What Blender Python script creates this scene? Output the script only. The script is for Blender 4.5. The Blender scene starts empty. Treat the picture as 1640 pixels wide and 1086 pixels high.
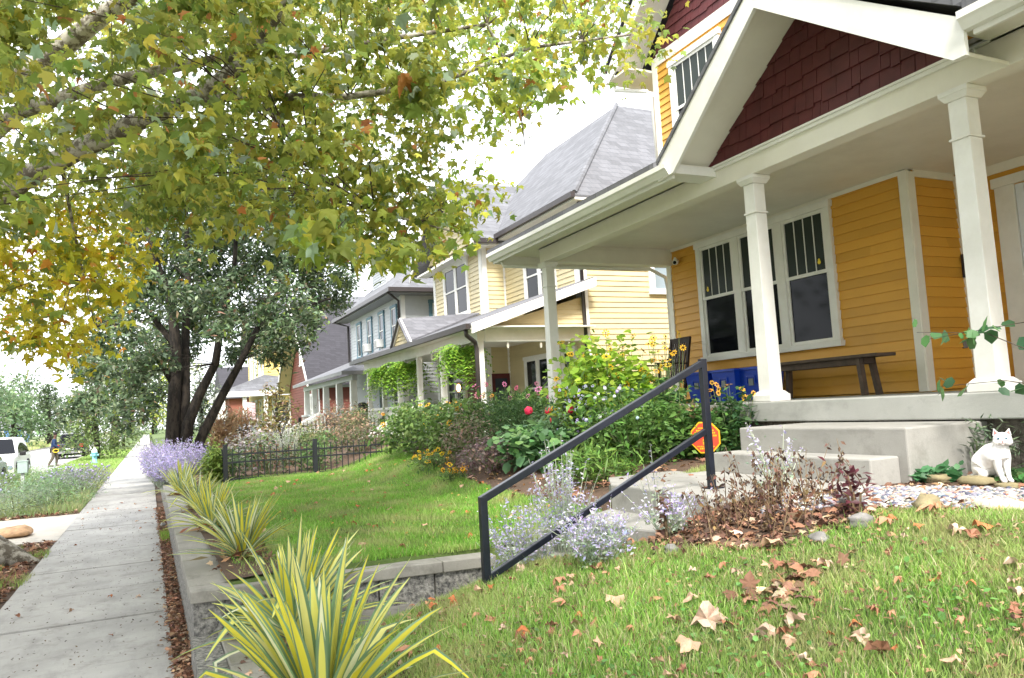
import bpy, math, random
import numpy as np
from mathutils import Vector, Matrix
random.seed(7)
rng = np.random.default_rng(7)
R = math.radians
SC = bpy.context.scene
COL = SC.collection

# ------------------------------------------------------------------ camera
cam_d = bpy.data.cameras.new('camera')
cam = bpy.data.objects.new('camera', cam_d); COL.objects.link(cam)
cam_d.sensor_width = 36.0; cam_d.lens = 36.0*1240/1640
cam_d.clip_start = 0.05; cam_d.clip_end = 3000
_rows = ((0.905, -0.011, 0.426), (-0.423, 0.105, 0.900), (-0.055, -0.994, 0.090))
_f = np.array([-582., 144., 1240.]); _f /= np.linalg.norm(_f)
_n = np.array([.055, 1., 0.]); _n[2] = -(_n[0]*_f[0]+_n[1]*_f[1])/_f[2]; _n /= np.linalg.norm(_n)
_x = np.cross(_n, _f); _x = _x if _x[0] > 0 else -_x
RW = np.array([_x, _f, -_n])
right, down, fwd = Vector(RW[:, 0]), Vector(RW[:, 1]), Vector(RW[:, 2])
M = Matrix.Identity(4)
for i in range(3):
    M[i][0] = right[i]; M[i][1] = -down[i]; M[i][2] = -fwd[i]
M[2][3] = 1.65
cam.matrix_world = M
SC.camera = cam

# ------------------------------------------------------------------ light
SUN_EL, SUN_AZ = 50.0, 200.0      # azimuth clockwise from +Y: behind the camera, a little to the left
w = bpy.data.worlds.new('World'); SC.world = w; w.use_nodes = True
nt = w.node_tree; nt.nodes.clear()
sky = nt.nodes.new('ShaderNodeTexSky'); sky.sky_type = 'NISHITA'; sky.sun_disc = False
sky.sun_elevation = R(SUN_EL); sky.sun_rotation = R(SUN_AZ); sky.dust_density = 3.0; sky.air_density = 1.0
tc = nt.nodes.new('ShaderNodeTexCoord'); nz = nt.nodes.new('ShaderNodeTexNoise')
nz.inputs['Scale'].default_value = 2.2; nz.inputs['Detail'].default_value = 5
mp = nt.nodes.new('ShaderNodeMapRange'); mp.inputs[1].default_value = .3; mp.inputs[2].default_value = .7
mp.inputs[3].default_value = .80; mp.inputs[4].default_value = .97
mx = nt.nodes.new('ShaderNodeMix'); mx.data_type = 'RGBA'
mx.inputs[7].default_value = (10.4, 10.7, 11.2, 1)
bg = nt.nodes.new('ShaderNodeBackground'); bg.inputs[1].default_value = 0.10
out = nt.nodes.new('ShaderNodeOutputWorld')
L = nt.links.new
L(tc.outputs['Generated'], nz.inputs['Vector']); L(nz.outputs[0], mp.inputs[0]); L(mp.outputs[0], mx.inputs[0])
L(sky.outputs[0], mx.inputs[6]); L(mx.outputs[2], bg.inputs[0]); L(bg.outputs[0], out.inputs[0])
sd = bpy.data.lights.new('sun', 'SUN'); sd.energy = 2.6; sd.angle = R(14); sd.color = (1.0, .955, .88)
so = bpy.data.objects.new('sun', sd); COL.objects.link(so)
_d = Vector((math.sin(R(SUN_AZ))*math.cos(R(SUN_EL)), math.cos(R(SUN_AZ))*math.cos(R(SUN_EL)), math.sin(R(SUN_EL))))
so.rotation_euler = (-_d).to_track_quat('-Z', 'Y').to_euler()
SC.view_settings.view_transform = 'Standard'; SC.view_settings.look = 'None'
SC.view_settings.exposure = 1.58; SC.view_settings.gamma = 1.0
SC.cycles.max_bounces = 8; SC.cycles.transparent_max_bounces = 8

# ------------------------------------------------------------------ materials
MATS = {}
def nodes_of(name):
    m = bpy.data.materials.new(name); m.use_nodes = True
    t = m.node_tree; b = t.nodes['Principled BSDF']
    MATS[name] = m
    return m, t, b
def coords(t, scale=1.0, obj=True):
    tc = t.nodes.new('ShaderNodeNewGeometry')
    mpn = t.nodes.new('ShaderNodeMapping'); mpn.inputs['Scale'].default_value = (scale,)*3 if not isinstance(scale, tuple) else scale
    t.links.new(tc.outputs['Position'], mpn.inputs['Vector'])
    return mpn.outputs[0]
def noise(t, vec, sc, detail=4, rough=.6):
    n = t.nodes.new('ShaderNodeTexNoise'); n.inputs['Scale'].default_value = sc
    n.inputs['Detail'].default_value = detail; n.inputs['Roughness'].default_value = rough
    t.links.new(vec, n.inputs['Vector']); return n.outputs[0]
def ramp(t, fac, stops):
    r = t.nodes.new('ShaderNodeValToRGB'); e = r.color_ramp.elements
    while len(e) < len(stops): e.new(.5)
    for k, (p, c) in enumerate(stops):
        e[k].position = p; e[k].color = (*c, 1)
    t.links.new(fac, r.inputs[0]); return r.outputs[0]
def bump(t, b, h, strength=.3, dist=.01):
    n = t.nodes.new('ShaderNodeBump'); n.inputs['Strength'].default_value = strength; n.inputs['Distance'].default_value = dist
    t.links.new(h, n.inputs['Height']); t.links.new(n.outputs[0], b.inputs['Normal'])
def mixc(t, fac, a, b2, mode='MIX'):
    m = t.nodes.new('ShaderNodeMix'); m.data_type = 'RGBA'; m.blend_type = mode
    for s, v in ((m.inputs[0], fac), (m.inputs[6], a), (m.inputs[7], b2)):
        if isinstance(v, (int, float)): s.default_value = v
        elif isinstance(v, tuple): s.default_value = (*v, 1)
        else: t.links.new(v, s)
    return m.outputs[2]
def plain(name, c, rough=.6, metal=0., var=.12, sc=6., bmp=.15, bsc=40., spec=.4, dirt=None):
    m, t, b = nodes_of(name)
    v = coords(t)
    lo = tuple(max(0, x*(1-var)) for x in c); hi = tuple(min(1, x*(1+var)) for x in c)
    col = ramp(t, noise(t, v, sc), [(.3, lo), (.7, hi)])
    if dirt:
        col = mixc(t, ramp(t, noise(t, v, sc*.35, 7, .7), [(.45, (0, 0, 0)), (.8, (.6, .6, .6))]), col, dirt)
    t.links.new(col, b.inputs['Base Color'])
    b.inputs['Roughness'].default_value = rough; b.inputs['Metallic'].default_value = metal
    b.inputs['Specular IOR Level'].default_value = spec
    if bmp: bump(t, b, noise(t, v, bsc), bmp, .004)
    return m
plain('white_paint', (.80, .79, .75), .5, var=.04, sc=3, bmp=.15, dirt=(.58, .55, .48))
plain('cream_paint', (.80, .77, .68), .55, var=.04, sc=2, bmp=.1, dirt=(.62, .58, .48))
def boards(name, c, course, var=.09):
    m, t, b = nodes_of(name); v = coords(t); g = t.nodes.new('ShaderNodeNewGeometry'); sp = t.nodes.new('ShaderNodeSeparateXYZ'); t.links.new(g.outputs['Position'], sp.inputs[0])
    def mth(op, a_, b_):
        n = t.nodes.new('ShaderNodeMath'); n.operation = op
        for s_, x_ in ((n.inputs[0], a_), (n.inputs[1], b_)):
            if isinstance(x_, (int, float)): s_.default_value = x_
            elif x_ is not None: t.links.new(x_, s_)
        return n.outputs[0]
    row = mth('FLOOR', mth('DIVIDE', mth('SUBTRACT', sp.outputs[2], 1.6), course), None)
    along = mth('FLOOR', mth('DIVIDE', mth('ADD', mth('ADD', sp.outputs[0], sp.outputs[1]), mth('MULTIPLY', row, 1.37)), 2.9), None)
    cb = t.nodes.new('ShaderNodeCombineXYZ'); t.links.new(row, cb.inputs[0]); t.links.new(along, cb.inputs[1])
    wn = t.nodes.new('ShaderNodeTexWhiteNoise'); t.links.new(cb.outputs[0], wn.inputs[0])
    c1 = ramp(t, wn.outputs[0], [(0., tuple(x*(1-var) for x in c)), (1., tuple(min(1, x*(1+var)) for x in c))])
    c2 = mixc(t, ramp(t, noise(t, v, 1.7, 8, .7), [(.5, (0, 0, 0)), (.8, (.35, .35, .35))]), c1, tuple(x*.72 for x in c))
    c3 = mixc(t, ramp(t, noise(t, v, 35, 3), [(.62, (0, 0, 0)), (.75, (.25, .25, .25))]), c2, tuple(x*.6 for x in c))
    t.links.new(c3, b.inputs['Base Color']); b.inputs['Roughness'].default_value = .5; bump(t, b, noise(t, v, 25), .2, .004)
boards('orange_paint', (.66, .34, .045), .128)
boards('pale_yellow_paint', (.60, .51, .30), .14, .06)

plain('burgundy_shake', (.095, .019, .021), .6, var=.22, sc=5, bmp=.25, bsc=30)
plain('light_grey_paint', (.48, .50, .51), .55, var=.05)
plain('blue_trim', (.10, .20, .25), .5)
plain('yellow_house_paint', (.72, .55, .18), .6)
plain('brick_red_siding', (.15, .042, .028), .65)
plain('dark_metal', (.035, .032, .035), .4, var=.2)
plain('brown_gutter', (.05, .042, .042), .4)
plain('black_rail', (.008, .010, .018), .28, var=.3, sc=12, bmp=.12, spec=.5)
plain('rail_top_sheen', (.22, .24, .26), .35)  # sky sheen on the rail top as a pale colour, unused
plain('fence_black', (.02, .022, .026), .45)
plain('weathered_wood', (.085, .06, .045), .75, var=.3, sc=9, bmp=.5)
plain('dark_wood', (.03, .018, .012), .6)
plain('door_white', (.74, .78, .84), .4, var=.03)
plain('blue_plastic', (.005, .045, .40), .35, var=.06, spec=.5)
plain('steel', (.4, .4, .42), .35, metal=.8)
plain('rust_leaf', (.30, .12, .05), .7, var=.3)
plain('soil', (.06, .04, .028), .95, var=.4, sc=14, bmp=.8, bsc=60)
plain('stone_tan', (.24, .20, .11), .85, var=.25, sc=12, bmp=.6)
plain('stone_grey', (.20, .19, .18), .85, var=.3, sc=12, bmp=.6)
plain('stone_pink', (.28, .20, .16), .85, var=.25, sc=14, bmp=.7)
plain('sandstone_chunk', (.40, .25, .14), .85, var=.35, sc=10, bmp=.7)
plain('brick_house_wall', (.25, .09, .06), .8, var=.25, sc=20)
plain('hydrant_blue', (.22, .50, .58), .45); plain('hydrant_white', (.8, .8, .8), .45)
plain('box_green', (.36, .46, .42), .5)
plain('navy_cloth', (.012, .03, .085), .85); plain('khaki_cloth', (.10, .085, .06), .85); plain('skin_dark', (.10, .05, .035), .6)
plain('black_hair', (.01, .008, .008), .7)
plain('car_silver', (.42, .45, .48), .25, metal=.5, bmp=0, var=.02); plain('car_white', (.8, .8, .8), .25, bmp=0, var=.02)
plain('car_black', (.02, .022, .028), .22, bmp=0, var=.02)
plain('rubber', (.015, .015, .015), .8)
plain('tail_red', (.5, .02, .02), .3); plain('grey_trim', (.2, .2, .2), .5)
plain('cat_white', (.84, .82, .80), .9, var=.04, sc=30, bmp=.5, bsc=160, spec=.1)
plain('cat_pink', (.62, .34, .32), .8); plain('cat_eye', (.10, .20, .26), .15); plain('cat_pupil', (.01, .01, .012), .15)
plain('sign_red', (.78, .07, .035), .4, var=.03, bmp=0); plain('sign_yellow', (.85, .48, .02), .4, var=.03, bmp=0)
plain('decal_yellow', (.8, .6, .02), .4)
plain('ceramic_pot', (.45, .18, .1), .7)

def glass_mat(name, c, rough=.06, blotch=None):
    m, t, b = nodes_of(name)
    if blotch:
        v = coords(t, (1.3, 1.3, 1.0))
        t.links.new(ramp(t, noise(t, v, 2.2, 3), [(.4, c), (.65, blotch)]), b.inputs['Base Color'])
    else: b.inputs['Base Color'].default_value = (*c, 1)
    b.inputs['Roughness'].default_value = rough; b.inputs['Specular IOR Level'].default_value = .7
    return m
glass_mat('glass_dark', (.006, .007, .010)); glass_mat('glass_screen', (.035, .045, .04), .35)
glass_mat('glass_sky', (.22, .28, .32), .1); glass_mat('glass_grey', (.05, .06, .075), .08)
m, t, b = nodes_of('warm_lamp'); b.inputs['Emission Color'].default_value = (1, .5, .15, 1); b.inputs['Emission Strength'].default_value = 3

def concrete(name, c, stain, var=.12, worn=(.1, .1, .09)):
    m, t, b = nodes_of(name); v = coords(t)
    c1 = ramp(t, noise(t, v, 1.1, 8, .65), [(.3, tuple(x*(1-var) for x in c)), (.68, tuple(x*(1+var) for x in c))])
    c2 = mixc(t, ramp(t, noise(t, v, 3.1, 9, .72), [(.52, (0, 0, 0)), (.74, (stain,)*3)]), c1, worn)
    st = coords(t, (2.2, .5, 2.2)); c2 = mixc(t, ramp(t, noise(t, st, 2.3, 8, .75), [(.50, (0, 0, 0)), (.66, (stain*.55,)*3)]), c2, tuple(x*.55 for x in c))
    c3 = mixc(t, ramp(t, noise(t, v, 160, 2), [(.3, (.35,)*3), (.7, (0, 0, 0))]), c2, tuple(x*.7 for x in c))
    t.links.new(c3, b.inputs['Base Color']); b.inputs['Roughness'].default_value = .85
    bump(t, b, noise(t, v, 70, 6), .35, .004)
    return m
concrete('sidewalk_concrete', (.36, .35, .33), .8, .24, (.15, .135, .12))
concrete('porch_concrete', (.42, .42, .39), .6, .15, (.2, .2, .18))
concrete('cap_concrete', (.29, .275, .24), 1.0, .3, (.09, .08, .07))
concrete('step_concrete', (.32, .31, .285), .8, .2, (.15, .14, .12))
concrete('road_surface', (.34, .33, .32), .3)
concrete('driveway_concrete', (.48, .44, .38), .5)
def rock_face(name, lo, hi):
    m, t, b = nodes_of(name); v = coords(t)
    n1 = noise(t, v, 26, 8, .75)
    t.links.new(ramp(t, n1, [(.38, lo), (.5, tuple((a+bb)/2 for a, bb in zip(lo, hi))), (.62, hi)]), b.inputs['Base Color'])
    b.inputs['Roughness'].default_value = .95; bump(t, b, n1, 1.0, .03)
rock_face('rock_block', (.07, .07, .07), (.46, .44, .40))
rock_face('foundation_block', (.10, .085, .07), (.26, .23, .19))
rock_face('field_stone', (.14, .13, .13), (.50, .42, .36))
def shingles(name, c, sx=.28, sz=.12, var=.35, axis='Y'):
    m, t, b = nodes_of(name)
    g = t.nodes.new('ShaderNodeNewGeometry'); sep = t.nodes.new('ShaderNodeSeparateXYZ'); t.links.new(g.outputs['Position'], sep.inputs[0])
    ad = t.nodes.new('ShaderNodeMath'); ad.operation = 'ADD'; t.links.new(sep.outputs[0], ad.inputs[0]); t.links.new(sep.outputs[1], ad.inputs[1])
    cb = t.nodes.new('ShaderNodeCombineXYZ'); t.links.new(ad.outputs[0], cb.inputs[0]); t.links.new(sep.outputs[2], cb.inputs[1])
    br = t.nodes.new('ShaderNodeTexBrick'); t.links.new(cb.outputs[0], br.inputs['Vector'])
    br.inputs['Scale'].default_value = 1.0; br.inputs['Brick Width'].default_value = sx; br.inputs['Row Height'].default_value = sz
    br.inputs['Mortar Size'].default_value = .008; br.inputs['Bias'].default_value = 0.
    br.inputs['Color1'].default_value = (*[x*(1-var) for x in c], 1); br.inputs['Color2'].default_value = (*[min(1, x*(1+var)) for x in c], 1)
    br.inputs['Mortar'].default_value = (*[x*.45 for x in c], 1)
    v = coords(t)
    t.links.new(mixc(t, .5, br.outputs['Color'], ramp(t, noise(t, v, 9, 5), [(.3, tuple(x*.8 for x in c)), (.7, tuple(x*1.2 for x in c))])), b.inputs['Base Color'])
    b.inputs['Roughness'].default_value = .9; bump(t, b, br.outputs['Fac'], -.6, .01)
shingles('grey_shingles', (.14, .14, .155), .30, .11)
shingles('dark_shingles', (.035, .033, .04), .30, .12)
shingles('pale_shingles', (.14, .142, .155), .34, .15)

def foliage(name, trans=.35, rough=.5):
    m, t, b = nodes_of(name)
    a = t.nodes.new('ShaderNodeAttribute'); a.attribute_name = 'Col'
    tr = t.nodes.new('ShaderNodeBsdfTranslucent'); ms = t.nodes.new('ShaderNodeMixShader'); ms.inputs[0].default_value = trans
    g = t.nodes.new('ShaderNodeGamma'); g.inputs[1].default_value = .8
    t.links.new(a.outputs[0], b.inputs['Base Color']); t.links.new(a.outputs[0], g.inputs[0]); t.links.new(g.outputs[0], tr.inputs[0])
    b.inputs['Roughness'].default_value = rough; b.inputs['Specular IOR Level'].default_value = .35
    o = t.nodes['Material Output']
    t.links.new(b.outputs[0], ms.inputs[1]); t.links.new(tr.outputs[0], ms.inputs[2]); t.links.new(ms.outputs[0], o.inputs[0])
foliage('leaf', .50); foliage('leaf_dense', .32); foliage('petal', .3, .7); foliage('litter', .08, .8); foliage('grass_blade', .35, .6); foliage('pebble', .0, .8)
def bark(name, c1, c2, sc=5, stretch=(1, 1, .35), lo=.45, hi=.55):
    m, t, b = nodes_of(name); v = coords(t, stretch)
    n1 = noise(t, v, sc, 8, .7)
    t.links.new(ramp(t, n1, [(lo, c1), (hi, c2)]), b.inputs['Base Color']); b.inputs['Roughness'].default_value = .9
    bump(t, b, n1, .8, .03)
bark('sycamore_bark', (.12, .10, .075), (.42, .39, .33), 7, (1, 1, 1))
bark('dark_bark', (.012, .009, .007), (.045, .035, .027), 9)
bark('twig', (.035, .025, .018), (.09, .065, .045), 9)
bark('green_stem', (.08, .12, .04), (.16, .2, .08), 12)
def groundmat(name, stops, sc=.8, fine=30):
    m, t, b = nodes_of(name); v = coords(t)
    c1 = ramp(t, noise(t, v, sc, 6, .6), stops)
    c2 = mixc(t, .5, c1, ramp(t, noise(t, v, fine, 5, .7), stops))
    t.links.new(c2, b.inputs['Base Color']); b.inputs['Roughness'].default_value = .95; bump(t, b, noise(t, v, fine*1.5, 4), .6, .02)
groundmat('turf', [(.3, (.045, .06, .018)), (.5, (.07, .115, .022)), (.72, (.12, .15, .04))])
groundmat('dry_turf', [(.3, (.12, .16, .05)), (.5, (.2, .22, .09)), (.72, (.30, .28, .14))])
groundmat('mulch', [(.3, (.035, .022, .014)), (.5, (.09, .055, .035)), (.72, (.17, .10, .065))], 2, 45)

# ------------------------------------------------------------------ mesh helpers
class MB:
    def __init__(s): s.v = []; s.f = []
    def add(s, vs, fs):
        k = len(s.v); s.v += [tuple(map(float, p)) for p in vs]; s.f += [tuple(i+k for i in f) for f in fs]; return s
    def box(s, x0, x1, y0, y1, z0, z1):
        return s.add([(x0,y0,z0),(x1,y0,z0),(x1,y1,z0),(x0,y1,z0),(x0,y0,z1),(x1,y0,z1),(x1,y1,z1),(x0,y1,z1)],
              [(3,2,1,0),(4,5,6,7),(0,1,5,4),(1,2,6,5),(2,3,7,6),(3,0,4,7)])
    def frustum(s, cx, cy, z0, z1, a0, a1):
        return s.add([(cx-a0,cy-a0,z0),(cx+a0,cy-a0,z0),(cx+a0,cy+a0,z0),(cx-a0,cy+a0,z0),(cx-a1,cy-a1,z1),(cx+a1,cy-a1,z1),(cx+a1,cy+a1,z1),(cx-a1,cy+a1,z1)],
              [(3,2,1,0),(4,5,6,7),(0,1,5,4),(1,2,6,5),(2,3,7,6),(3,0,4,7)])
    def tube(s, pts, rad, n=8, caps=True):
        pts = [Vector(p) for p in pts]; rad = rad if isinstance(rad, (list, tuple)) else [rad]*len(pts)
        k = len(s.v); up = Vector((0, 0, 1)); prev = None
        for i, p in enumerate(pts):
            d = (pts[min(i+1, len(pts)-1)]-pts[max(i-1, 0)]).normalized()
            if prev is None:
                a = d.cross(up) if abs(d.z) < .95 else d.cross(Vector((1, 0, 0)))
            else: a = prev - d*prev.dot(d)
            a.normalize(); prev = a; b2 = d.cross(a)
            for j in range(n):
                th = 2*math.pi*j/n; s.v.append(tuple(p+(a*math.cos(th)+b2*math.sin(th))*rad[i]))
        for i in range(len(pts)-1):
            for j in range(n):
                s.f.append((k+i*n+j, k+i*n+(j+1) % n, k+(i+1)*n+(j+1) % n, k+(i+1)*n+j))
        if caps:
            s.f.append(tuple(k+j for j in range(n))[::-1]); s.f.append(tuple(k+(len(pts)-1)*n+j for j in range(n)))
        return s
    def beam(s, a, b, w, h=None, up=(0, 0, 1)):
        a, b = Vector(a), Vector(b); h = h or w; d = (b-a).normalized(); up = Vector(up)
        sd = d.cross(up)
        if sd.length < .01: sd = d.cross(Vector((1, 0, 0)))
        sd.normalize(); u = sd.cross(d).normalized(); vs = []
        for p in (a, b):
            for i, j in ((-1, -1), (1, -1), (1, 1), (-1, 1)): vs.append(p+sd*i*w/2+u*j*h/2)
        return s.add(vs, [(0,1,2,3),(7,6,5,4),(0,4,5,1),(1,5,6,2),(2,6,7,3),(3,7,4,0)])
    def prism(s, poly, ext):
        n = len(poly); e = Vector(ext); vs = [Vector(p) for p in poly]; vs += [p+e for p in vs]
        return s.add(vs, [tuple(range(n))[::-1], tuple(range(n, 2*n))]+[(i, (i+1) % n, n+(i+1) % n, n+i) for i in range(n)])
    def lathe(s, prof, c=(0, 0, 0), n=20):
        k = len(s.v)
        for r, z in prof:
            for j in range(n):
                th = 2*math.pi*j/n; s.v.append((c[0]+r*math.cos(th), c[1]+r*math.sin(th), c[2]+z))
        for i in range(len(prof)-1):
            for j in range(n): s.f.append((k+i*n+j, k+i*n+(j+1) % n, k+(i+1)*n+(j+1) % n, k+(i+1)*n+j))
        s.f.append(tuple(k+j for j in range(n))[::-1]); s.f.append(tuple(k+(len(prof)-1)*n+j for j in range(n)))
        return s
    def build(s, name, mat, parent=None, smooth=False, bevel=0):
        me = bpy.data.meshes.new(name); me.from_pydata(s.v, [], s.f)
        if isinstance(mat, str): mat = MATS[mat]
        me.materials.append(mat)
        if smooth: me.shade_smooth()
        me.update()
        o = bpy.data.objects.new(name, me); COL.objects.link(o)
        if parent is not None: setparent(o, parent)
        if bevel:
            b = o.modifiers.new('bevel', 'BEVEL'); b.width = bevel; b.segments = 2; b.limit_method = 'ANGLE'
        return o
def setparent(o, p):
    # all geometry is written in world space, so undo the parent's offset
    o.parent = p
    off = Vector((0, 0, 0)); q = p
    while q is not None: off += q.location; q = q.parent
    o.location = -off if not o.get('_own') else o.location
def tag(o, label=None, cat=None, group=None, kind=None):
    if label: o['label'] = label
    if cat: o['category'] = cat
    if group: o['group'] = group
    if kind: o['kind'] = kind
    return o
def thing(name, label, cat, group=None, loc=(0, 0, 0), kind=None):
    o = bpy.data.objects.new(name, None); COL.objects.link(o); o.location = loc; o.empty_display_size = .1
    return tag(o, label, cat, group, kind)
def struct(o): o['kind'] = 'structure'; return o

def np_mesh(name, V, F, mat, parent=None, C=None, smooth=False):
    """V (n,3), F (m,k) index array, C (n,3) vertex colours"""
    me = bpy.data.meshes.new(name); n, (m, k) = len(V), F.shape
    me.vertices.add(n); me.vertices.foreach_set('co', np.asarray(V, np.float32).ravel())
    me.loops.add(m*k); me.loops.foreach_set('vertex_index', F.astype(np.int32).ravel())
    me.polygons.add(m); me.polygons.foreach_set('loop_start', np.arange(0, m*k, k, dtype=np.int32))
    try: me.polygons.foreach_set('loop_total', np.full(m, k, np.int32))
    except Exception: pass
    if C is not None:
        a = me.color_attributes.new('Col', 'FLOAT_COLOR', 'POINT')
        a.data.foreach_set('color', np.concatenate([C, np.ones((n, 1))], 1).astype(np.float32).ravel())
    me.materials.append(MATS[mat]); me.update(calc_edges=True)
    if smooth: me.shade_smooth()
    o = bpy.data.objects.new(name, me); COL.objects.link(o)
    if parent is not None: setparent(o, parent)
    return o

# leaf templates: y = tip direction, z = normal
def _fan(pts):
    V = np.array([(0, .3, .02)]+[(x, y, z) for x, y, z in pts], float); n = len(pts)
    F = np.array([(0, 1+i, 1+(i+1) % n) for i in range(n)]); return V, F
_mh = [(0, 0, 0), (.20, .02, .02), (.44, -.04, -.04), (.34, .18, .05), (.52, .30, .03), (.58, .50, -.12), (.30, .46, .03), (.26, .62, .02), (.14, .78, -.02), (0, 1.02, -.16)]
MAPLE = _fan(_mh+[(-x, y, z) for x, y, z in _mh[1:-1]][::-1])
OVAL = (np.array([(0, 0, 0), (.24, .45, .05), (0, 1, -.08), (-.24, .45, .05)], float), np.array([(0, 1, 2), (0, 2, 3)]))
ROUND = (np.array([(0, 0, 0), (.36, .22, .04), (.36, .65, .02), (0, 1, -.06), (-.36, .65, .02), (-.36, .22, .04)], float), np.array([(0, 1, 2), (0, 2, 3), (0, 3, 4), (0, 4, 5)]))
NARROW = (np.array([(0, 0, 0), (.09, .4, .03), (0, 1, -.12), (-.09, .4, .03)], float), np.array([(0, 1, 2), (0, 2, 3)]))
def _daisy(n=8):
    V = []; F = []
    for i in range(n):
        a = 2*math.pi*i/n; a0, a1 = a-.28, a+.28; k = len(V)
        V += [(.12*math.cos(a), .12*math.sin(a), 0), (.42*math.cos(a0), .42*math.sin(a0), .02), (.52*math.cos(a), .52*math.sin(a), -.03), (.42*math.cos(a1), .42*math.sin(a1), .02)]
        F += [(k, k+1, k+2), (k, k+2, k+3)]
    return np.array(V), np.array(F)
DAISY = _daisy()
def _ball(n=6):
    V = [(0, 0, .5)]; 
    for z, r in ((.25, .43), (-.25, .43)):
        for i in range(n): V.append((r*math.cos(2*math.pi*i/n), r*math.sin(2*math.pi*i/n), z))
    V.append((0, 0, -.5)); F = []
    for i in range(n):
        j = (i+1) % n; F += [(0, 1+i, 1+j), (1+i, 1+n+i, 1+n+j), (1+i, 1+n+j, 1+j), (1+n+i, 2*n+1, 1+n+j)]
    return np.array(V), np.array(F)
BALL = _ball()
def unit(a): return a/np.maximum(np.linalg.norm(a, axis=-1, keepdims=True), 1e-9)
def scatter(name, tmpl, P, tip, nrm, S, C, mat, parent=None):
    TV, TF = tmpl; N = len(P); k = len(TV)
    tip = unit(np.asarray(tip)); nrm = nrm-tip*np.sum(nrm*tip, 1, keepdims=True); nrm = unit(nrm)
    sx = np.cross(tip, nrm); S = np.broadcast_to(np.asarray(S, float).reshape(-1, 1) if np.ndim(S) < 2 else S, (N, 3) if np.ndim(S) == 2 else (N, 1))
    if S.shape[1] == 1: S = np.repeat(S, 3, 1)
    V = P[:, None, :]+sx[:, None, :]*(TV[None, :, 0:1]*S[:, None, 0:1])+tip[:, None, :]*(TV[None, :, 1:2]*S[:, None, 1:2])+nrm[:, None, :]*(TV[None, :, 2:3]*S[:, None, 2:3])
    F = (TF[None]+(np.arange(N)*k)[:, None, None]).reshape(-1, 3)
    Cc = np.repeat(C, k, 0)
    return np_mesh(name, V.reshape(-1, 3), F, mat, parent, Cc)
def pick(colors, weights, n, jit=.18, r=None):
    r = r or rng; c = np.array(colors)[r.choice(len(colors), n, p=np.array(weights)/sum(weights))]
    return np.clip(c*(1+jit*r.standard_normal((n, 1)))*(1+.06*r.standard_normal((n, 3))), .004, .95)
def rdir(n, r=None):
    r = r or rng; return unit(r.standard_normal((n, 3)))
def leaves(name, P, size, colors, weights, mat='leaf', parent=None, tmpl=OVAL, droop=.3, upn=.8, sj=.25):
    n = len(P); t = rdir(n); t[:, 2] = t[:, 2]*.6-droop
    nn = rdir(n); nn[:, 2] = np.abs(nn[:, 2])+upn
    return scatter(name, tmpl, P, t, nn, size*(1+sj*rng.standard_normal(n)).clip(.45, 1.8), pick(colors, weights, n), mat, parent)

# ------------------------------------------------------------------ terrain heights
def sm(a, b, x):
    t_ = np.clip((x-a)/(b-a), 0, 1); return t_*t_*(3-2*t_)
def gz(x, y):
    x = np.asarray(x, float); y = np.asarray(y, float)
    near = np.minimum(.2+.24*np.clip(x-.75, 0, 9), .93)
    yb = 4.85-.55*sm(2.2, 3.0, x)
    low = 1-sm(yb, yb+.6, y)*(1-sm(3.3, 3.75, x)); base = .17+.25*sm(2.2, 3.1, x)
    near = base+(near-base)*low
    far = .50+.03*np.clip(x-.6, 0, 9)+.36*sm(3.2, 5.0, x)+.02*np.sin(x*2+y)
    return np.where(y < 5.95, near, far)
def gzs(x, y): return float(gz(x, y))
# ================================================================== SETTING
struct(MB().box(-900, 900, -300, 1500, -1.2, -.22).build('ground', 'turf'))
struct(MB().box(-11.8, -4.25, -40, 400, -.2, -.12).build('street', 'road_surface'))
k_ = MB().box(-4.25, -4.10, -40, 400, -.22, .0); struct(k_.build('kerb', 'cap_concrete'))
k_ = MB().box(-11.95, -11.8, -40, 400, -.22, .0); struct(k_.build('kerb', 'cap_concrete'))
# verge between kerb and sidewalk
struct(MB().box(-4.10, -1.31, -40, 14.4, -.22, -.025).box(-4.10, -1.31, 18.8, 34, -.22, -.025).build('verge', 'mulch')); struct(MB().box(-4.10, -1.31, 34, 400, -.22, -.027).build('verge', 'turf'))
struct(MB().box(-4.10, -1.33, 14.45, 18.75, -.2, -.03).build('walkway_apron', 'driveway_concrete'))
struct(MB().box(-60, -11.95, -40, 400, -.22, .02).build('far_verge', 'dry_turf'))
mb = MB(); y = -4.06; q = 0
while y < 110:
    dz = random.uniform(-.006, .006); g = .013
    tx = random.uniform(-.004, .004)
    k = len(mb.v); mb.box(-1.31, .14, y+g, y+1.5-g, -.15, dz); q += 1
    for i in (4, 7): mb.v[k+i] = (mb.v[k+i][0], mb.v[k+i][1], dz+tx)
    y += 1.5
struct(mb.build('sidewalk', 'sidewalk_concrete', bevel=.006))
struct(MB().box(-1.305, .135, 110, 260, -.15, 0).build('sidewalk', 'sidewalk_concrete'))
struct(MB().box(-1.3, .30, -4, 110, -.2, -.03).build('soil_strip', 'mulch'))
# yard terrain, one sheet of varying height
xs = np.concatenate([np.linspace(.44, 8, 90), np.linspace(8.4, 60, 12)]); ys = np.concatenate([np.linspace(-4, 20, 190), np.linspace(20.5, 300, 40)])
X_, Y_ = np.meshgrid(xs, ys, indexing='ij'); Z_ = gz(X_, Y_)
Z_ = Z_-.16*(Y_ < 5.3)*(X_ < .9)-.2*(Y_ >= 5.3)*(X_ < .45)
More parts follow.
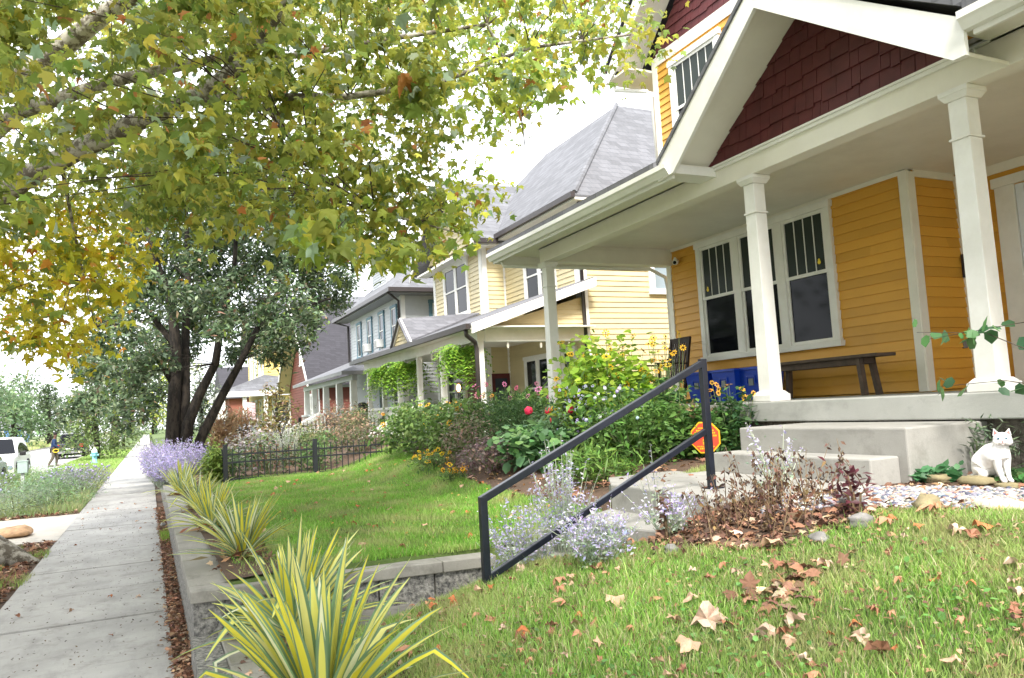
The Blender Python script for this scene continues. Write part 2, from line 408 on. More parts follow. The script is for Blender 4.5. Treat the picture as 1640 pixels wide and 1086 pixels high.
# break at the cross wall
Vt = np.stack([X_, Y_, Z_], -1).reshape(-1, 3); ny = len(ys)
Ft = np.array([(i*ny+j, (i+1)*ny+j, (i+1)*ny+j+1, i*ny+j+1) for i in range(len(xs)-1) for j in range(ny-1)])
struct(np_mesh('yard_lawn', Vt, Ft, 'turf', smooth=True))

# planting bed of dark soil and gravel near the steps
def patch(name, poly, dz, mat, n=26):
    p = np.array(poly); x0, y0 = p.min(0); x1, y1 = p.max(0)
    gx = np.linspace(x0, x1, n); gy = np.linspace(y0, y1, n); idx = {}; V = []; F = []
    def inside(x, y):
        c = False; j = len(p)-1
        for i in range(len(p)):
            if (p[i][1] > y) != (p[j][1] > y) and x < (p[j][0]-p[i][0])*(y-p[i][1])/(p[j][1]-p[i][1])+p[i][0]: c = not c
            j = i
        return c
    for i in range(n-1):
        for j in range(n-1):
            if inside((gx[i]+gx[i+1])/2, (gy[j]+gy[j+1])/2):
                f = []
                for a, b in ((i, j), (i+1, j), (i+1, j+1), (i, j+1)):
                    if (a, b) not in idx:
                        idx[(a, b)] = len(V); V.append((gx[a], gy[b], gzs(gx[a], gy[b])+dz))
                    f.append(idx[(a, b)])
                F.append(f)
    return struct(np_mesh(name, np.array(V), np.array(F), mat, smooth=True))
BED = [(2.9, 4.9), (2.95, 4.1), (3.15, 3.42), (3.9, 3.2), (4.3, 2.6), (4.5, 1.0), (6.05, 1.0), (6.05, 5.9), (3.4, 5.9)]
patch('planting_bed', BED, .012, 'mulch', 40)
patch('flower_bed', [(3.7, 6.05), (6.05, 6.05), (6.05, 15.2), (4.6, 15.2), (4.1, 11.5), (3.75, 8)], .014, 'mulch', 40)
patch('garden_bed', [(.45, 16.3), (6.8, 16.3), (6.8, 26), (.45, 26)], .014, 'mulch', 34)
patch('wall_bed', [(.50, 6.08), (.92, 6.08), (.86, 9), (.92, 12), (.98, 26), (.50, 26)], .02, 'mulch', 60)
patch('wall_bed', [(.82, -1.0), (1.22, -1.0), (1.15, 2), (1.22, 4.2), (1.12, 5.4), (.82, 5.4)], .02, 'mulch', 50)

# retaining walls: dressed cap on rough block
up_w = thing('retaining_wall', 'taller grey block retaining wall with stained concrete cap turning along the lawn beside the sidewalk', 'retaining wall', loc=(.3, 6.2, 0))
m_ = MB(); y = 6.0
while y < 46:
    m_.box(.27, .47, y+.006, y+.594, -.1, .42); y += .6
x = .27
while x < 2.3:
    m_.prism([(x+.004, 6.0-.10*(x-.3), -.1), (x+.42, 6.0-.10*(x+.12), -.1), (x+.42, 6.0-.10*(x+.12), .42), (x+.004, 6.0-.10*(x-.3), .42)], (0, .2, 0)); x += .43
m_.build('block_course', 'rock_block', up_w)
c_ = MB(); y = 6.18
while y < 46:
    c_.box(.245, .56, y+.006, y+1.19, .42, .505); y += 1.2
x = .245
while x < 2.4:
    L_ = min(.9, 2.48-x); c_.prism([(x+.003, 5.97-.10*(x-.3), .42), (x+L_, 5.97-.10*(x+L_-.3), .42), (x+L_, 5.97-.10*(x+L_-.3), .505), (x+.003, 5.97-.10*(x-.3), .505)], (0, .21 if x > .3 else .205, 0)); x += L_+.001
c_.build('cap', 'cap_concrete', up_w, bevel=.008)
lo_w = thing('retaining_wall', 'low grey block retaining wall with wide pale slabs under the two nearest yuccas', 'retaining wall', loc=(.3, 3, 0))
m_ = MB(); y = -3.0
while y < 5.9:
    m_.box(.25, .42, y+.006, y+.594, -.1, .197); y += .6
m_.build('block_course', 'rock_block', lo_w)
c_ = MB(); y = -3.0
while y < 5.5:
    c_.box(.424, .86, y+.008, y+.89, .05, .215); y += .9
c_.box(.424, 1.2, 5.45, 5.93, .05, .213).box(1.21, 1.85, 5.5, 5.88, .05, .216).box(1.86, 2.45, 5.5, 5.82, .05, .214)
c_.build('cap', 'cap_concrete', lo_w, bevel=.01)

# ================================================================== HOUSES
class W:
    """vertical plane: s runs along u, d outward along n"""
    def __init__(s, o, u, n): s.o, s.u, s.n = Vector((*o, 0)), Vector((*u, 0)), Vector((*n, 0))
    def p(s, a, d, z): return s.o+s.u*a+s.n*d+Vector((0, 0, z))
    def box(s, mb, s0, s1, d0, d1, z0, z1):
        P = [s.p(a, b, c) for c in (z0, z1) for a, b in ((s0, d0), (s1, d0), (s1, d1), (s0, d1))]
        return mb.add(P, [(3,2,1,0),(4,5,6,7),(0,1,5,4),(1,2,6,5),(2,3,7,6),(3,0,4,7)])
    def poly(s, mb, pts, d0, d1):
        return mb.prism([s.p(a, d0, z) for a, z in pts], s.n*(d1-d0))
def WX(x): return W((x, 0), (0, 1), (-1, 0))       # faces the street (-X), s = world y
def WY(y): return W((0, y), (1, 0), (0, -1))       # faces the camera side (-Y), s = world x
def clip(poly, ax, val, keep_gt):
    o_ = []
    for i in range(len(poly)):
        a, b = poly[i], poly[(i+1) % len(poly)]; ia = (a[ax] >= val) == keep_gt or a[ax] == val; ib = (b[ax] >= val) == keep_gt or b[ax] == val
        if ia: o_.append(a)
        if ia != ib:
            t_ = (val-a[ax])/(b[ax]-a[ax]); o_.append((a[0]+(b[0]-a[0])*t_, a[1]+(b[1]-a[1])*t_))
    return o_
def siding(w, polys, course, mb=None, lap=.020):
    mb = mb or MB()
    for poly in polys:
        zs = [p[1] for p in poly]; z = min(zs)-1e-4; zt = max(zs)
        mb.add([w.p(a, -.06, b) for a, b in poly], [tuple(range(len(poly)))])
        while z < zt:
            c = clip(clip(poly, 1, z, True), 1, min(z+course, zt+1), False)
            if len(c) > 2:
                mb.add([w.p(a, lap*(1-(b-z)/course)+.002, b) for a, b in c], [tuple(range(len(c)))])
                b0 = [a for a, b in c if b < z+.002]
                if len(b0) > 1: mb.add([w.p(min(b0), .0, z), w.p(max(b0), .0, z), w.p(max(b0), lap+.002, z), w.p(min(b0), lap+.002, z)], [(0, 1, 2, 3)])
            z += course
    return mb
def siding_rect(w, s0, s1, z0, z1, course, mb=None): return siding(w, [[(s0, z0), (s1, z0), (s1, z1), (s0, z1)]], course, mb)
def window(parent, w, s0, s1, z0, z1, trim=.1, units=1, gap=.12, muntins=0, glass='glass_dark', top_glass=None, tm='white_paint', sm_='white_paint', sash=.05, split=.52, d=.03, crown=0):
    d = d+.02; m = MB(); w.box(m, s0, s0+trim, 0, d+.02, z0, z1); w.box(m, s1-trim, s1, 0, d+.02, z0, z1)
    w.box(m, s0-.02, s1+.02, 0, d+.035, z1, z1+trim+crown); w.box(m, s0-.03, s1+.03, 0, d+.05, z0-trim*.8, z0)
    a0, a1 = s0+trim, s1-trim; uw = (a1-a0-gap*(units-1))/units
    for k in range(1, units): w.box(m, a0+k*uw+(k-1)*gap, a0+k*(uw+gap), 0, d+.018, z0, z1)
    win = m.build('window', tm, parent, bevel=.004)
    sm2 = MB(); g1 = MB(); g2 = MB()
    for k in range(units):
        b0 = a0+k*(uw+gap); b1 = b0+uw; zm = z0+(z1-z0)*split
        for (q0, q1, dd) in ((z0, zm+sash/2, .030), (zm-sash/2, z1, .044)):
            w.box(sm2, b0+.003, b0+sash, dd-.02, dd+.012, q0, q1); w.box(sm2, b1-sash, b1-.003, dd-.02, dd+.012, q0, q1)
            w.box(sm2, b0+sash, b1-sash, dd-.02, dd+.010, q0, q0+sash); w.box(sm2, b0+sash, b1-sash, dd-.02, dd+.010, q1-sash, q1)
        w.box(g1, b0+sash, b1-sash, -.02, .024, z0+sash, zm); w.box(g2, b0+sash, b1-sash, -.02, .034, zm+.02, z1-sash)
        for j in range(1, muntins+1):
            x = b0+sash+(uw-2*sash)*j/(muntins+1); w.box(sm2, x-.007, x+.007, .0335, .042, zm, z1-sash)
    sm2.build('sash', sm_, win); g1.build('pane', glass, win); g2.build('pane', top_glass or glass, win)
    return win
def roof_poly(mb, pts, th=.08):
    """a sloping slab: pts upper face, thickness downwards"""
    return mb.prism([(p[0], p[1], p[2]-th) for p in pts], (0, 0, th))

# ------------------------------------------------------------------ orange house
H = thing('orange_house', 'orange clapboard house with deep white columned porch and burgundy shake gable beside the lawn', 'house', loc=(8, 6, 0))
A = WX(8.6); B_ = WY(6.41); D_ = WX(9.62); E_ = WY(11.36)
m = MB()
siding_rect(A, 6.5, 11.28, 1.6, 4.35, .128, m); siding_rect(B_, 8.66, 9.62, 1.6, 4.35, .128, m)
siding_rect(D_, -2.0, 6.30, 1.6, 4.35, .128, m)
siding_rect(A, -2, 11.28, 4.6, 7.95, .128, m)
m.box(8.62, 16, -2, 11.34, .3, 1.59); m.box(8.66, 16, -2, 11.30, 4.4, 7.95); m.box(9.7, 16, -2, 11.3, 1.59, 4.4)
siding(W((8.6, 11.36), (1, 0), (0, 1)), [[(.0, .5), (8, .5), (8, 8), (0, 8)]], .128, m)
m.build('wall', 'orange_paint', H)
t_ = MB()
A.box(t_, 11.26, 11.38, -.02, .035, 1.585, 4.35); A.box(t_, 6.39, 6.51, -.02, .04, 1.585, 4.35)
B_.box(t_, 8.572, 8.70, -.0, .032, 1.585, 4.33); B_.box(t_, 9.46, 9.62, 0, .04, 1.585, 4.33)
A.box(t_, 6.51, 11.26, 0, .03, 4.305, 4.36); B_.box(t_, 8.70, 9.46, 0, .03, 4.27, 4.36); D_.box(t_, -2, 6.38, 0, .03, 4.24, 4.36)
A.box(t_, 11.24, 11.38, -.02, .035, 4.9, 7.97)
A.box(t_, -2, 11.24, 0, .03, 7.80, 8.02)
t_.build('trim', 'cream_paint', H, bevel=.004)
window(H, A, 7.60, 10.5, 2.34, 4.20, trim=.10, units=3, gap=.14, muntins=3, glass='glass_dark', top_glass='glass_screen', split=.53)
window(H, A, 9.5, 10.85, 5.9, 7.60, trim=.11, units=1, muntins=4, glass='glass_dark', top_glass='glass_screen')
# front door, storm door with glass
f_ = MB(); D_.box(f_, 5.72, 5.96, .0, .05, 1.585, 4.05); D_.box(f_, 4.3, 4.5, 0, .05, 1.585, 4.05); D_.box(f_, 4.27, 5.99, .0, .065, 4.05, 4.17); D_.box(f_, 4.5, 5.72, 0, .07, 1.585, 1.66)
df = f_.build('door_frame', 'white_paint', H, bevel=.005)
dr = MB(); D_.box(dr, 5.615, 5.715, .0, .035, 1.66, 4.04); D_.box(dr, 4.52, 4.72, 0, .035, 1.66, 4.04); D_.box(dr, 4.72, 5.615, 0, .034, 1.66, 1.95); D_.box(dr, 4.72, 5.615, 0, .034, 3.86, 4.04)
dr = dr.build('door', 'door_white', H, bevel=.01)
g_ = MB(); D_.box(g_, 4.72, 5.615, .0, .028, 1.95, 3.86); g_.build('pane', 'glass_dark', dr)
MB().tube([(9.58, 5.665, 2.55), (9.54, 5.665, 2.58), (9.54, 5.665, 2.72), (9.58, 5.665, 2.75)], .012, 6).build('handle', 'steel', dr, True)
# house number plates, lamp and outlet
m = MB(); D_.box(m, 6.16, 6.30, .0, .10, 3.10, 3.32); mbx = m.build('mailbox', 'dark_metal', H, bevel=.01)
m = MB(); D_.box(m, 6.30, 6.37, 0, .03, 3.55, 3.75); m.build('doorbell_plate', 'burgundy_shake', H)
m = MB(); B_.box(m, 9.30, 9.38, 0, .03, 2.10, 2.2); m.build('outlet_cover', 'grey_trim', H, bevel=.004)
m = MB(); B_.box(m, 9.42, 9.45, .03, .06, 3.0, 3.3); m.build('wall_lamp', 'dark_metal', H)
# porch slab, foundation, steps
m = MB().box(5.95, 8.62, -2.0, 11.62, 1.365, 1.578); m.box(8.61, 9.62, -2, 6.41, 1.37, 1.576)
m.build('porch_floor', 'porch_concrete', H, bevel=.012)
m = MB(); y = -2.0
while y < 11.4:
    for r_ in range(3): m.box(6.06, 6.4, y+(.2 if r_ % 2 else 0)+.003, y+(.2 if r_ % 2 else 0)+.397, .78+r_*.195, .78+r_*.195+.19)
    y += .4
m.box(6.08, 8.5, -2, 11.5, .3, 1.36)
m.build('foundation', 'foundation_block', H)
m = MB(); m.box(5.1, 6.05, 4.02, 5.83, .8, 1.352); m.box(4.79, 5.1, 4.10, 5.86, .8, 1.14)
m.build('porch_steps', 'step_concrete', H, bevel=.014)
# columns
def column(y, top=4.06):
    m = MB(); cx = 6.10
    m.frustum(cx, y, 1.64, 3.64, .088, .079); m.frustum(cx, y, 3.66, top-.09, .079, .079)
    m.frustum(cx, y, 3.64, 3.66, .094, .094)
    o = m.build('column', 'white_paint', H, bevel=.006)
    b = MB().frustum(cx, y, 1.579, 1.655, .140, .140).frustum(cx, y, 1.655, 1.69, .132, .10); b.build('base', 'white_paint', o, bevel=.008)
    b = MB().frustum(cx, y, top-.09, top-.045, .095, .125).frustum(cx, y, top-.045, top, .128, .128); b.build('capital', 'white_paint', o, bevel=.006)
for y in (-1.0, 1.45, 3.97, 6.42, 11.33): column(y)
m = MB().box(6.0, 6.2, -2.0, 11.42, 4.062, 4.30); m.box(6.2, 8.6, 11.22, 11.42, 4.064, 4.30)
m.build('beam', 'cream_paint', H, bevel=.006)
m = MB().box(5.97, 6.0, 3.75, 7.15, 4.262, 4.30); m.box(5.955, 6.0, -2, 11.42, 4.30, 4.325); m.build('beam_molding', 'white_paint', H, bevel=.004)
m = MB().box(6.0, 9.66, -2, 11.5, 4.36, 4.40); m.box(6.2, 8.6, 11.24, 11.4, 4.30, 4.36); m.box(6.04, 6.2, -2, 11.4, 4.325, 4.36)
m.build('porch_ceiling', 'cream_paint', H)
# eaves: soffit, gutter
MB().box(5.44, 6.0, 6.95, 12.05, 4.30, 4.33).build('soffit', 'cream_paint', H); MB().box(5.44, 6.0, -2, 3.62, 4.30, 4.33).build('soffit', 'cream_paint', H); MB().box(6.0, 8.6, 11.42, 12.05, 4.302, 4.332).build('soffit', 'cream_paint', H)
def gutter(y0, y1, x=5.44, z=4.20, mat='white_paint', parent=None, cap=True):
    m = MB(); prof = [(x, z), (x-.07, z+.0), (x-.105, z+.055), (x-.125, z+.075), (x-.125, z+.13), (x-.115, z+.13), (x-.10, z+.07), (x-.06, z+.02), (x-.01, z+.02), (x-.01, z+.13), (x, z+.13)]
    m.prism([(a, y0, b) for a, b in prof], (0, y1-y0, 0))
    return m.build('gutter', mat, parent)
gutter(6.96, 12.1, parent=H); gutter(-2, 3.44, parent=H)
for q_ in ((5.43, 5.46, 6.97, 12.08), (5.43, 5.46, -2, 3.4), (5.46, 8.6, 12.05, 12.08)): MB().box(*q_, 4.16, 4.36).build('fascia', 'white_paint', H)
# porch roof
m = MB(); 
pz = lambda x: 4.40+(x-5.33)*.389
roof_poly(m, [(5.33, 7.18, 4.40), (5.33, 12.1, 4.40), (8.62, 12.1, pz(8.62)), (8.62, 5.5, pz(8.62))], .06)
roof_poly(m, [(5.33, 3.40, 4.40), (8.62, 5.42, pz(8.62)), (8.62, -2, pz(8.62)), (5.33, -2, 4.40)], .06)
# cross gable roof planes over the porch gable (apex y 5.46)
ay, az, ey, ez = 5.46, 5.72, 7.14, 4.42
zx = 8.62
for sgn, y0 in ((1, 7.18), (-1, 3.40)):
    zb = 4.40
    roof_poly(m, [(5.36, ay, az), (zx, ay, az), (5.36, y0, zb+.01)], .05)
m.build('roof', 'grey_shingles', H)
Gf = WX(5.40)
# rake fascia + soffit (deep overhang x 5.40..6.0)
m = MB()
for sgn in (1, -1):
    def yy(v): return ay+sgn*v
    if sgn > 0: P = [(yy(0), az-.06), (yy(1.72), 4.37), (yy(1.72), 4.18), (yy(1.44), 4.20), (yy(0), az-.31)]
    else: P = [(yy(0), az-.06), (yy(2.02), 4.30), (yy(2.02), 4.02), (yy(1.92), 4.02), (yy(0), az-.31)]
    Gf.poly(m, P, -.02, .02)
m.build('rake_board', 'white_paint', H)
m = MB()
for sgn, ye, zl in ((1, 1.60, 4.30), (-1, 1.95, 4.06)):
    a = [(5.42, ay, az-.22), (6.0, ay, az-.22), (6.0, ay+sgn*ye, zl), (5.42, ay+sgn*ye, zl)]
    m.prism(a, (0, 0, .03))
m.build('rake_soffit', 'cream_paint', H)
m = MB(); m.box(5.43, 6.0, 6.9, 7.18, 4.20, 4.30); m.build('eave_return', 'white_paint', H)
# shake gables: staggered individual shakes
def shakes(w, tri, row, mb, seed=3):
    r = random.Random(seed); zs = [p[1] for p in tri]; ss = [p[0] for p in tri]; z = min(zs)
    mb.add([w.p(a, -.02, b) for a, b in tri], [tuple(range(len(tri)))])
    while z < max(zs):
        s = min(ss)-r.random()*.2
        while s < max(ss):
            wd = r.choice((.10, .14, .18, .22)); dz = r.choice((0, 0, 0, -.018, -.03)); 
            cell = [(s+.003, z+dz), (s+wd-.003, z+dz), (s+wd-.003, z+row+.02), (s+.003, z+row+.02)]
            c = cell
            for i in range(len(tri)):       # clip against each edge of the (ccw) triangle
                a, b = tri[i], tri[(i+1) % len(tri)]; nx_, ny_ = -(b[1]-a[1]), b[0]-a[0]; o_ = []
                for j in range(len(c)):
                    p, q = c[j], c[(j+1) % len(c)]; dp = (p[0]-a[0])*nx_+(p[1]-a[1])*ny_; dq = (q[0]-a[0])*nx_+(q[1]-a[1])*ny_
                    if dp >= 0: o_.append(p)
                    if (dp >= 0) != (dq >= 0):
                        t_ = dp/(dp-dq); o_.append((p[0]+(q[0]-p[0])*t_, p[1]+(q[1]-p[1])*t_))
                c = o_
                if len(c) < 3: break
            if len(c) > 2:
                th = .022+r.random()*.006
                f = lambda b: max(.003, th*(1-(b-z-dz)/(row+.05)))
                n = len(c); k = [w.p(a, f(b), b) for a, b in c]+[w.p(a, -.01, b) for a, b in c]
                mb.add(k, [tuple(range(n))]+[(i, n+i, n+(i+1) % n, (i+1) % n) for i in range(n)])
            s += wd
        z += row
    return mb
shakes(WX(6.0), [(3.86, 4.325), (7.02, 4.325), (5.46, 5.49)], .165, MB()).build('gable_shakes', 'burgundy_shake', H)
shakes(WX(8.6), [(1.8, 8.02), (11.36, 8.02), (6.58, 12.4)], .165, MB(), 5).build('gable_shakes', 'burgundy_shake', H)
# upper gable rakes and roof
m = MB(); U = WX(8.0); sl = .915
U.poly(m, [(6.58, 12.9), (11.98, 12.9-5.4*sl), (11.98, 12.9-5.4*sl-.26), (11.62, 12.9-5.4*sl-.06), (6.58, 12.6)], -.02, .02)
U.poly(m, [(6.58, 12.9), (1.2, 12.9-5.4*sl), (1.2, 12.9-5.4*sl-.3), (6.58, 12.6)], -.02, .02)
m.build('rake_board', 'white_paint', H)
m = MB(); m.prism([(8.02, 6.58, 12.66), (8.6, 6.58, 12.66), (8.6, 11.8, 12.66-5.22*sl), (8.02, 11.8, 12.66-5.22*sl)], (0, 0, .03))
m.box(8.02, 14, 11.38, 12.0, 7.74, 7.78)
m.build('rake_soffit', 'cream_paint', H)
m = MB(); roof_poly(m, [(7.94, 6.58, 12.98), (16, 6.58, 12.98), (16, 12.05, 12.98-5.47*sl), (7.94, 12.05, 12.98-5.47*sl)], .05); roof_poly(m, [(7.94, 6.58, 12.98), (16, 6.58, 12.98), (16, 1.1, 12.98-5.48*sl), (7.94, 1.1, 12.98-5.48*sl)], .05)
m.build('roof', 'dark_shingles', H)
gutter_ = MB().box(8.0, 14, 12.0, 12.12, 7.74, 7.88); gutter_.build('gutter', 'white_paint', H)
MB().tube([(8.15, 12.05, 7.74), (8.15, 12.0, 7.6), (8.55, 11.55, 7.45), (8.62, 11.5, 7.3), (8.66, 11.5, 5.6)], .04, 8).build('downspout', 'white_paint', H, True)
MB().tube([(5.5, 11.9, 4.2), (5.55, 11.9, 4.1), (8.3, 11.52, 4.05), (8.62, 11.5, 3.9), (8.66, 11.5, 3.7), (8.66, 11.5, 1.0)], .035, 8).build('downspout', 'white_paint', H, True)
m = MB(); m.box(8.60, 8.72, 11.38, 11.48, 2.2, 2.65); m.build('utility_meter', 'grey_trim', H, bevel=.01)
# bullet security camera under the porch ceiling
sc_ = thing('security_camera', 'small white bullet security camera on the orange corner wall by the porch ceiling', 'security camera', loc=(8.55, 11.02, 4.1))
MB().lathe([(.035, 0), (.035, .02), (.02, .03), (.02, .05)], (8.5, 11.02, 4.12), 12).build('mount', 'white_paint', sc_, True)
MB().tube([(8.56, 11.05, 4.10), (8.42, 10.93, 4.06)], [.045, .045], 12).build('housing', 'white_paint', sc_, True)
MB().tube([(8.425, 10.935, 4.062), (8.41, 10.92, 4.056)], [.03, .03], 12).build('lens', 'glass_dark', sc_, True)

# walkway landing and lower steps
m = MB(); m.prism([(3.58, 5.75, .3), (3.56, 4.45, .3), (3.9, 4.15, .3), (4.8, 4.05, .3), (4.8, 6.3, .3), (3.9, 6.3, .3)], (0, 0, .662))
st_ = thing('garden_steps', 'curved concrete lower steps and landing behind the black handrail', 'steps', loc=(3.8, 5.2, .3))
m.build('landing', 'step_concrete', st_, bevel=.015)
MB().prism([(3.12, 5.55, .3), (3.16, 4.75, .3), (3.3, 4.25, .3), (3.6, 4.0, .3), (3.6, 5.8, .3)], (0, 0, .45)).build('step', 'step_concrete', st_, bevel=.015)
MB().prism([(2.68, 5.5, .2), (2.72, 4.8, .2), (2.9, 4.4, .2), (3.3, 4.3, .2), (3.14, 5.7, .2)], (0, 0, .36)).build('step', 'step_concrete', st_, bevel=.015)
# handrail
hr = thing('handrail', 'black square tube handrail slanting up beside the curved garden steps', 'handrail', loc=(3, 4.8, .5))
a0, a1 = (1.99, 4.8, 1.07), (3.89, 4.8, 1.93)
MB().box(1.967, 2.017, 4.775, 4.825, .35, 1.085).build('post', 'black_rail', hr, bevel=.004)
MB().box(3.865, 3.915, 4.775, 4.825, .95, 1.955).build('post', 'black_rail', hr, bevel=.004)
MB().beam((1.98, 4.8, 1.062), (3.90, 4.8, 1.93), .048).build('rail', 'black_rail', hr, bevel=.004)
MB().beam((2.0, 4.8, .555), (3.87, 4.8, 1.40), .042).build('rail', 'black_rail', hr, bevel=.004)
MB().box(3.84, 3.96, 4.74, 4.86, .963, .974).build('foot_plate', 'black_rail', hr)
# ------------------------------------------------------------------ pale yellow house (second)
def downspout(parent, pts, mat='brown_gutter', r=.04): return MB().tube(pts, r, 8).build('downspout', mat, parent, True)
Y2 = thing('pale_yellow_house', 'pale yellow house with steep grey roof and fern hung porch behind the flower bed', 'house', loc=(9, 20, 0))
w1, w2, w3, w4 = WX(9.4), WY(21.7), WX(10.15), WY(16.95)
m = MB()
siding_rect(w1, 21.7, 26.2, 1.0, 6.95, .14, m); siding_rect(w2, 9.4, 10.2, 1.0, 6.95, .14, m); siding_rect(w3, 16.95, 21.7, 1.0, 6.95, .14, m)
siding_rect(w4, 10.15, 19, .5, 6.95, .14, m); siding_rect(w4, 7.2, 10.15, 3.56, 4.2, .14, m) if 0 else None
siding(w4, [[(7.25, 3.60), (10.15, 3.60), (10.15, 4.42), (9.9, 4.36)]], .12, m)
siding_rect(WY(24.5), 9.3, 9.3, 1, 1.1, .14, m) if 0 else None
siding(WX(9.38), [[(21.8, 7.0), (26.6, 7.0), (24.2, 9.2)]], .14, m)
m.box(9.45, 18, 21.75, 26.2, .5, 6.9); m.box(10.2, 19, 17.0, 26, .5, 6.9)
m.build('wall', 'pale_yellow_paint', Y2)
t_ = MB()
w1.box(t_, 21.68, 21.95, 0, .035, 1, 6.9); w1.box(t_, 26.0, 26.2, 0, .035, 1, 6.9); w2.box(t_, 9.365, 9.52, 0, .035, 1, 6.9); w2.box(t_, 10.08, 10.15, 0, .03, 1, 6.9)
w3.box(t_, 16.93, 17.35, 0, .035, 4.3, 6.9); w4.box(t_, 10.115, 10.22, 0, .035, 1.0, 6.9); w3.box(t_, 16.95, 21.7, 0, .03, 6.72, 6.9); w1.box(t_, 21.95, 26.0, 0, .03, 6.72, 6.9)
t_.build('trim', 'white_paint', Y2)
window(Y2, w1, 22.85, 25.1, 4.85, 6.5, trim=.12, units=2, gap=.10)
window(Y2, w3, 18.35, 20.3, 4.65, 6.2, trim=.12, units=2, gap=.12)
window(Y2, w4, 12.15, 13.6, 4.6, 5.9, trim=.14, units=1, glass='glass_sky')
# porch level openings seen between the columns
window(Y2, w3, 17.5, 18.3, 1.3, 3.1, trim=.10); window(Y2, w3, 18.9, 20.6, 1.3, 3.05, trim=.1, units=2); window(Y2, w1, 23.6, 25.2, 1.6, 3.0, trim=.1, units=2)
m = MB(); w2.box(m, 9.5, 10.1, .02, .05, 1.05, 2.75); dd_ = m.build('door', 'burgundy_shake', Y2)
m = MB(); w2.box(m, 9.6, 10.0, .04, .06, 1.5, 2.6); m.build('pane', 'glass_grey', dd_)
m = MB(); w1.box(m, 22.0, 23.4, .0, .03, 1.0, 3.1); m.build('brick_panel', 'brick_red_siding', Y2)
# main hip roof
m = MB(); az2 = 10.6
A0, A1, A2, A3 = (9.72, 16.45, 6.93), (19.5, 16.45, 6.93), (19.5, 26.6, 6.93), (9.72, 26.6, 6.93)
P1, P2 = (12.9, 19.0, az2), (16, 19.0, az2); P1b, P2b = (12.9, 23.6, az2), (16, 23.6, az2)
for q in ([A0, A1, P2, P1], [A0, P1, P1b, A3], [A3, P1b, P2b, A2], [A1, A2, P2b, P2], [P1, P2, P2b, P1b]): m.prism([(a, b, c-.06) for a, b, c in q], (0, 0, .06))
# wing gable roof, ridge runs back from the street
for sg in (1, -1):
    m.prism([(8.9, 24.2, 9.45), (13.2, 24.2, 9.45), (13.2, 24.2+sg*3.0, 6.70), (8.9, 24.2+sg*3.0, 6.70)], (0, 0, .07))
m.build('roof', 'pale_shingles', Y2)
MB().tube([(9.75, 16.47, 6.99), (12.9, 19.0, az2+.03)], .07, 6).build('hip_cap', 'pale_shingles', Y2)
m = MB(); m.box(14.3, 14.6, 18.2, 18.5, 9.6, 9.95); m.build('roof_vent', 'grey_trim', Y2)
# eaves, gutters
m = MB(); m.box(9.72, 10.15, 16.45, 21.4, 6.80, 6.86); m.box(9.0, 9.4, 21.2, 26.9, 6.62, 6.68); m.box(10.15, 19.5, 16.45, 16.95, 6.80, 6.86); m.box(9.0, 10.1, 21.2, 21.7, 6.66, 6.70); m.build('soffit', 'white_paint', Y2)
m = MB(); m.box(9.60, 9.72, 16.40, 21.2, 6.84, 6.98); m.box(8.9, 9.7, 21.1, 21.22, 6.70, 6.84); m.build('gutter', 'brown_gutter', Y2)
m = MB(); wr = WX(8.88)
wr.poly(m, [(24.2, 9.55), (27.3, 6.72), (27.3, 6.5), (24.2, 9.3)], 0, .04); wr.poly(m, [(24.2, 9.55), (21.1, 6.72), (21.1, 6.5), (24.2, 9.3)], 0, .04); m.build('rake_board', 'white_paint', Y2)
# porch
m = MB()
m.prism([(6.75, 16.55, 3.62), (6.75, 27.9, 3.66), (9.45, 27.9, 4.62), (10.2, 16.55, 4.80)], (0, 0, .06))
# little gable on the porch roof
m.prism([(6.66, 21.9, 4.42), (9.3, 21.9, 4.62), (6.66, 21.0, 3.66)], (0, 0, .05)); m.prism([(6.66, 21.9, 4.42), (9.3, 21.9, 4.62), (6.66, 22.8, 3.66)], (0, 0, .05))
m.build('roof', 'grey_shingles', Y2)
pg = WX(6.78); m = MB(); pg.poly(m, [(21.9, 4.50), (22.86, 3.70), (22.86, 3.56), (21.9, 4.34)], 0, .05); pg.poly(m, [(21.9, 4.50), (20.94, 3.70), (20.94, 3.56), (21.9, 4.34)], 0, .05); m.build('rake_board', 'white_paint', Y2)
m = MB(); siding(pg, [[(21.05, 3.6), (22.75, 3.6), (21.9, 4.40)]], .12, m); m.build('porch_gable', 'pale_yellow_paint', Y2)
m = MB(); m.box(6.64, 6.75, 16.5, 28.0, 3.54, 3.67); m.build('gutter', 'brown_gutter', Y2)
# near rake of the porch roof
wn = WY(16.56); m = MB(); wn.poly(m, [(6.80, 3.68), (10.25, 4.85), (10.25, 4.62), (6.80, 3.44)], 0, .05); m.build('rake_board', 'white_paint', Y2)
m = MB(); m.box(7.08, 7.28, 16.9, 27.6, 3.30, 3.55); m.box(7.28, 10.2, 16.88, 17.08, 3.28, 3.60); m.box(6.76, 7.1, 16.6, 27.8, 3.55, 3.58); m.box(6.8, 10.2, 16.6, 16.9, 3.60, 3.63)
m.build('beam', 'white_paint', Y2)
m = MB(); m.box(7.2, 10.1, 17.05, 27.5, 3.56, 3.6); m.build('porch_ceiling', 'cream_paint', Y2)
m = MB(); m.box(6.95, 10.2, 16.85, 27.6, .3, 1.15); m.build('porch_floor', 'light_grey_paint', Y2)
for y in (16.99, 19.6, 21.6, 23.6, 25.4, 27.3):
    MB().box(7.11, 7.25, y-.07, y+.07, 1.15, 3.30).build('column', 'white_paint', Y2)
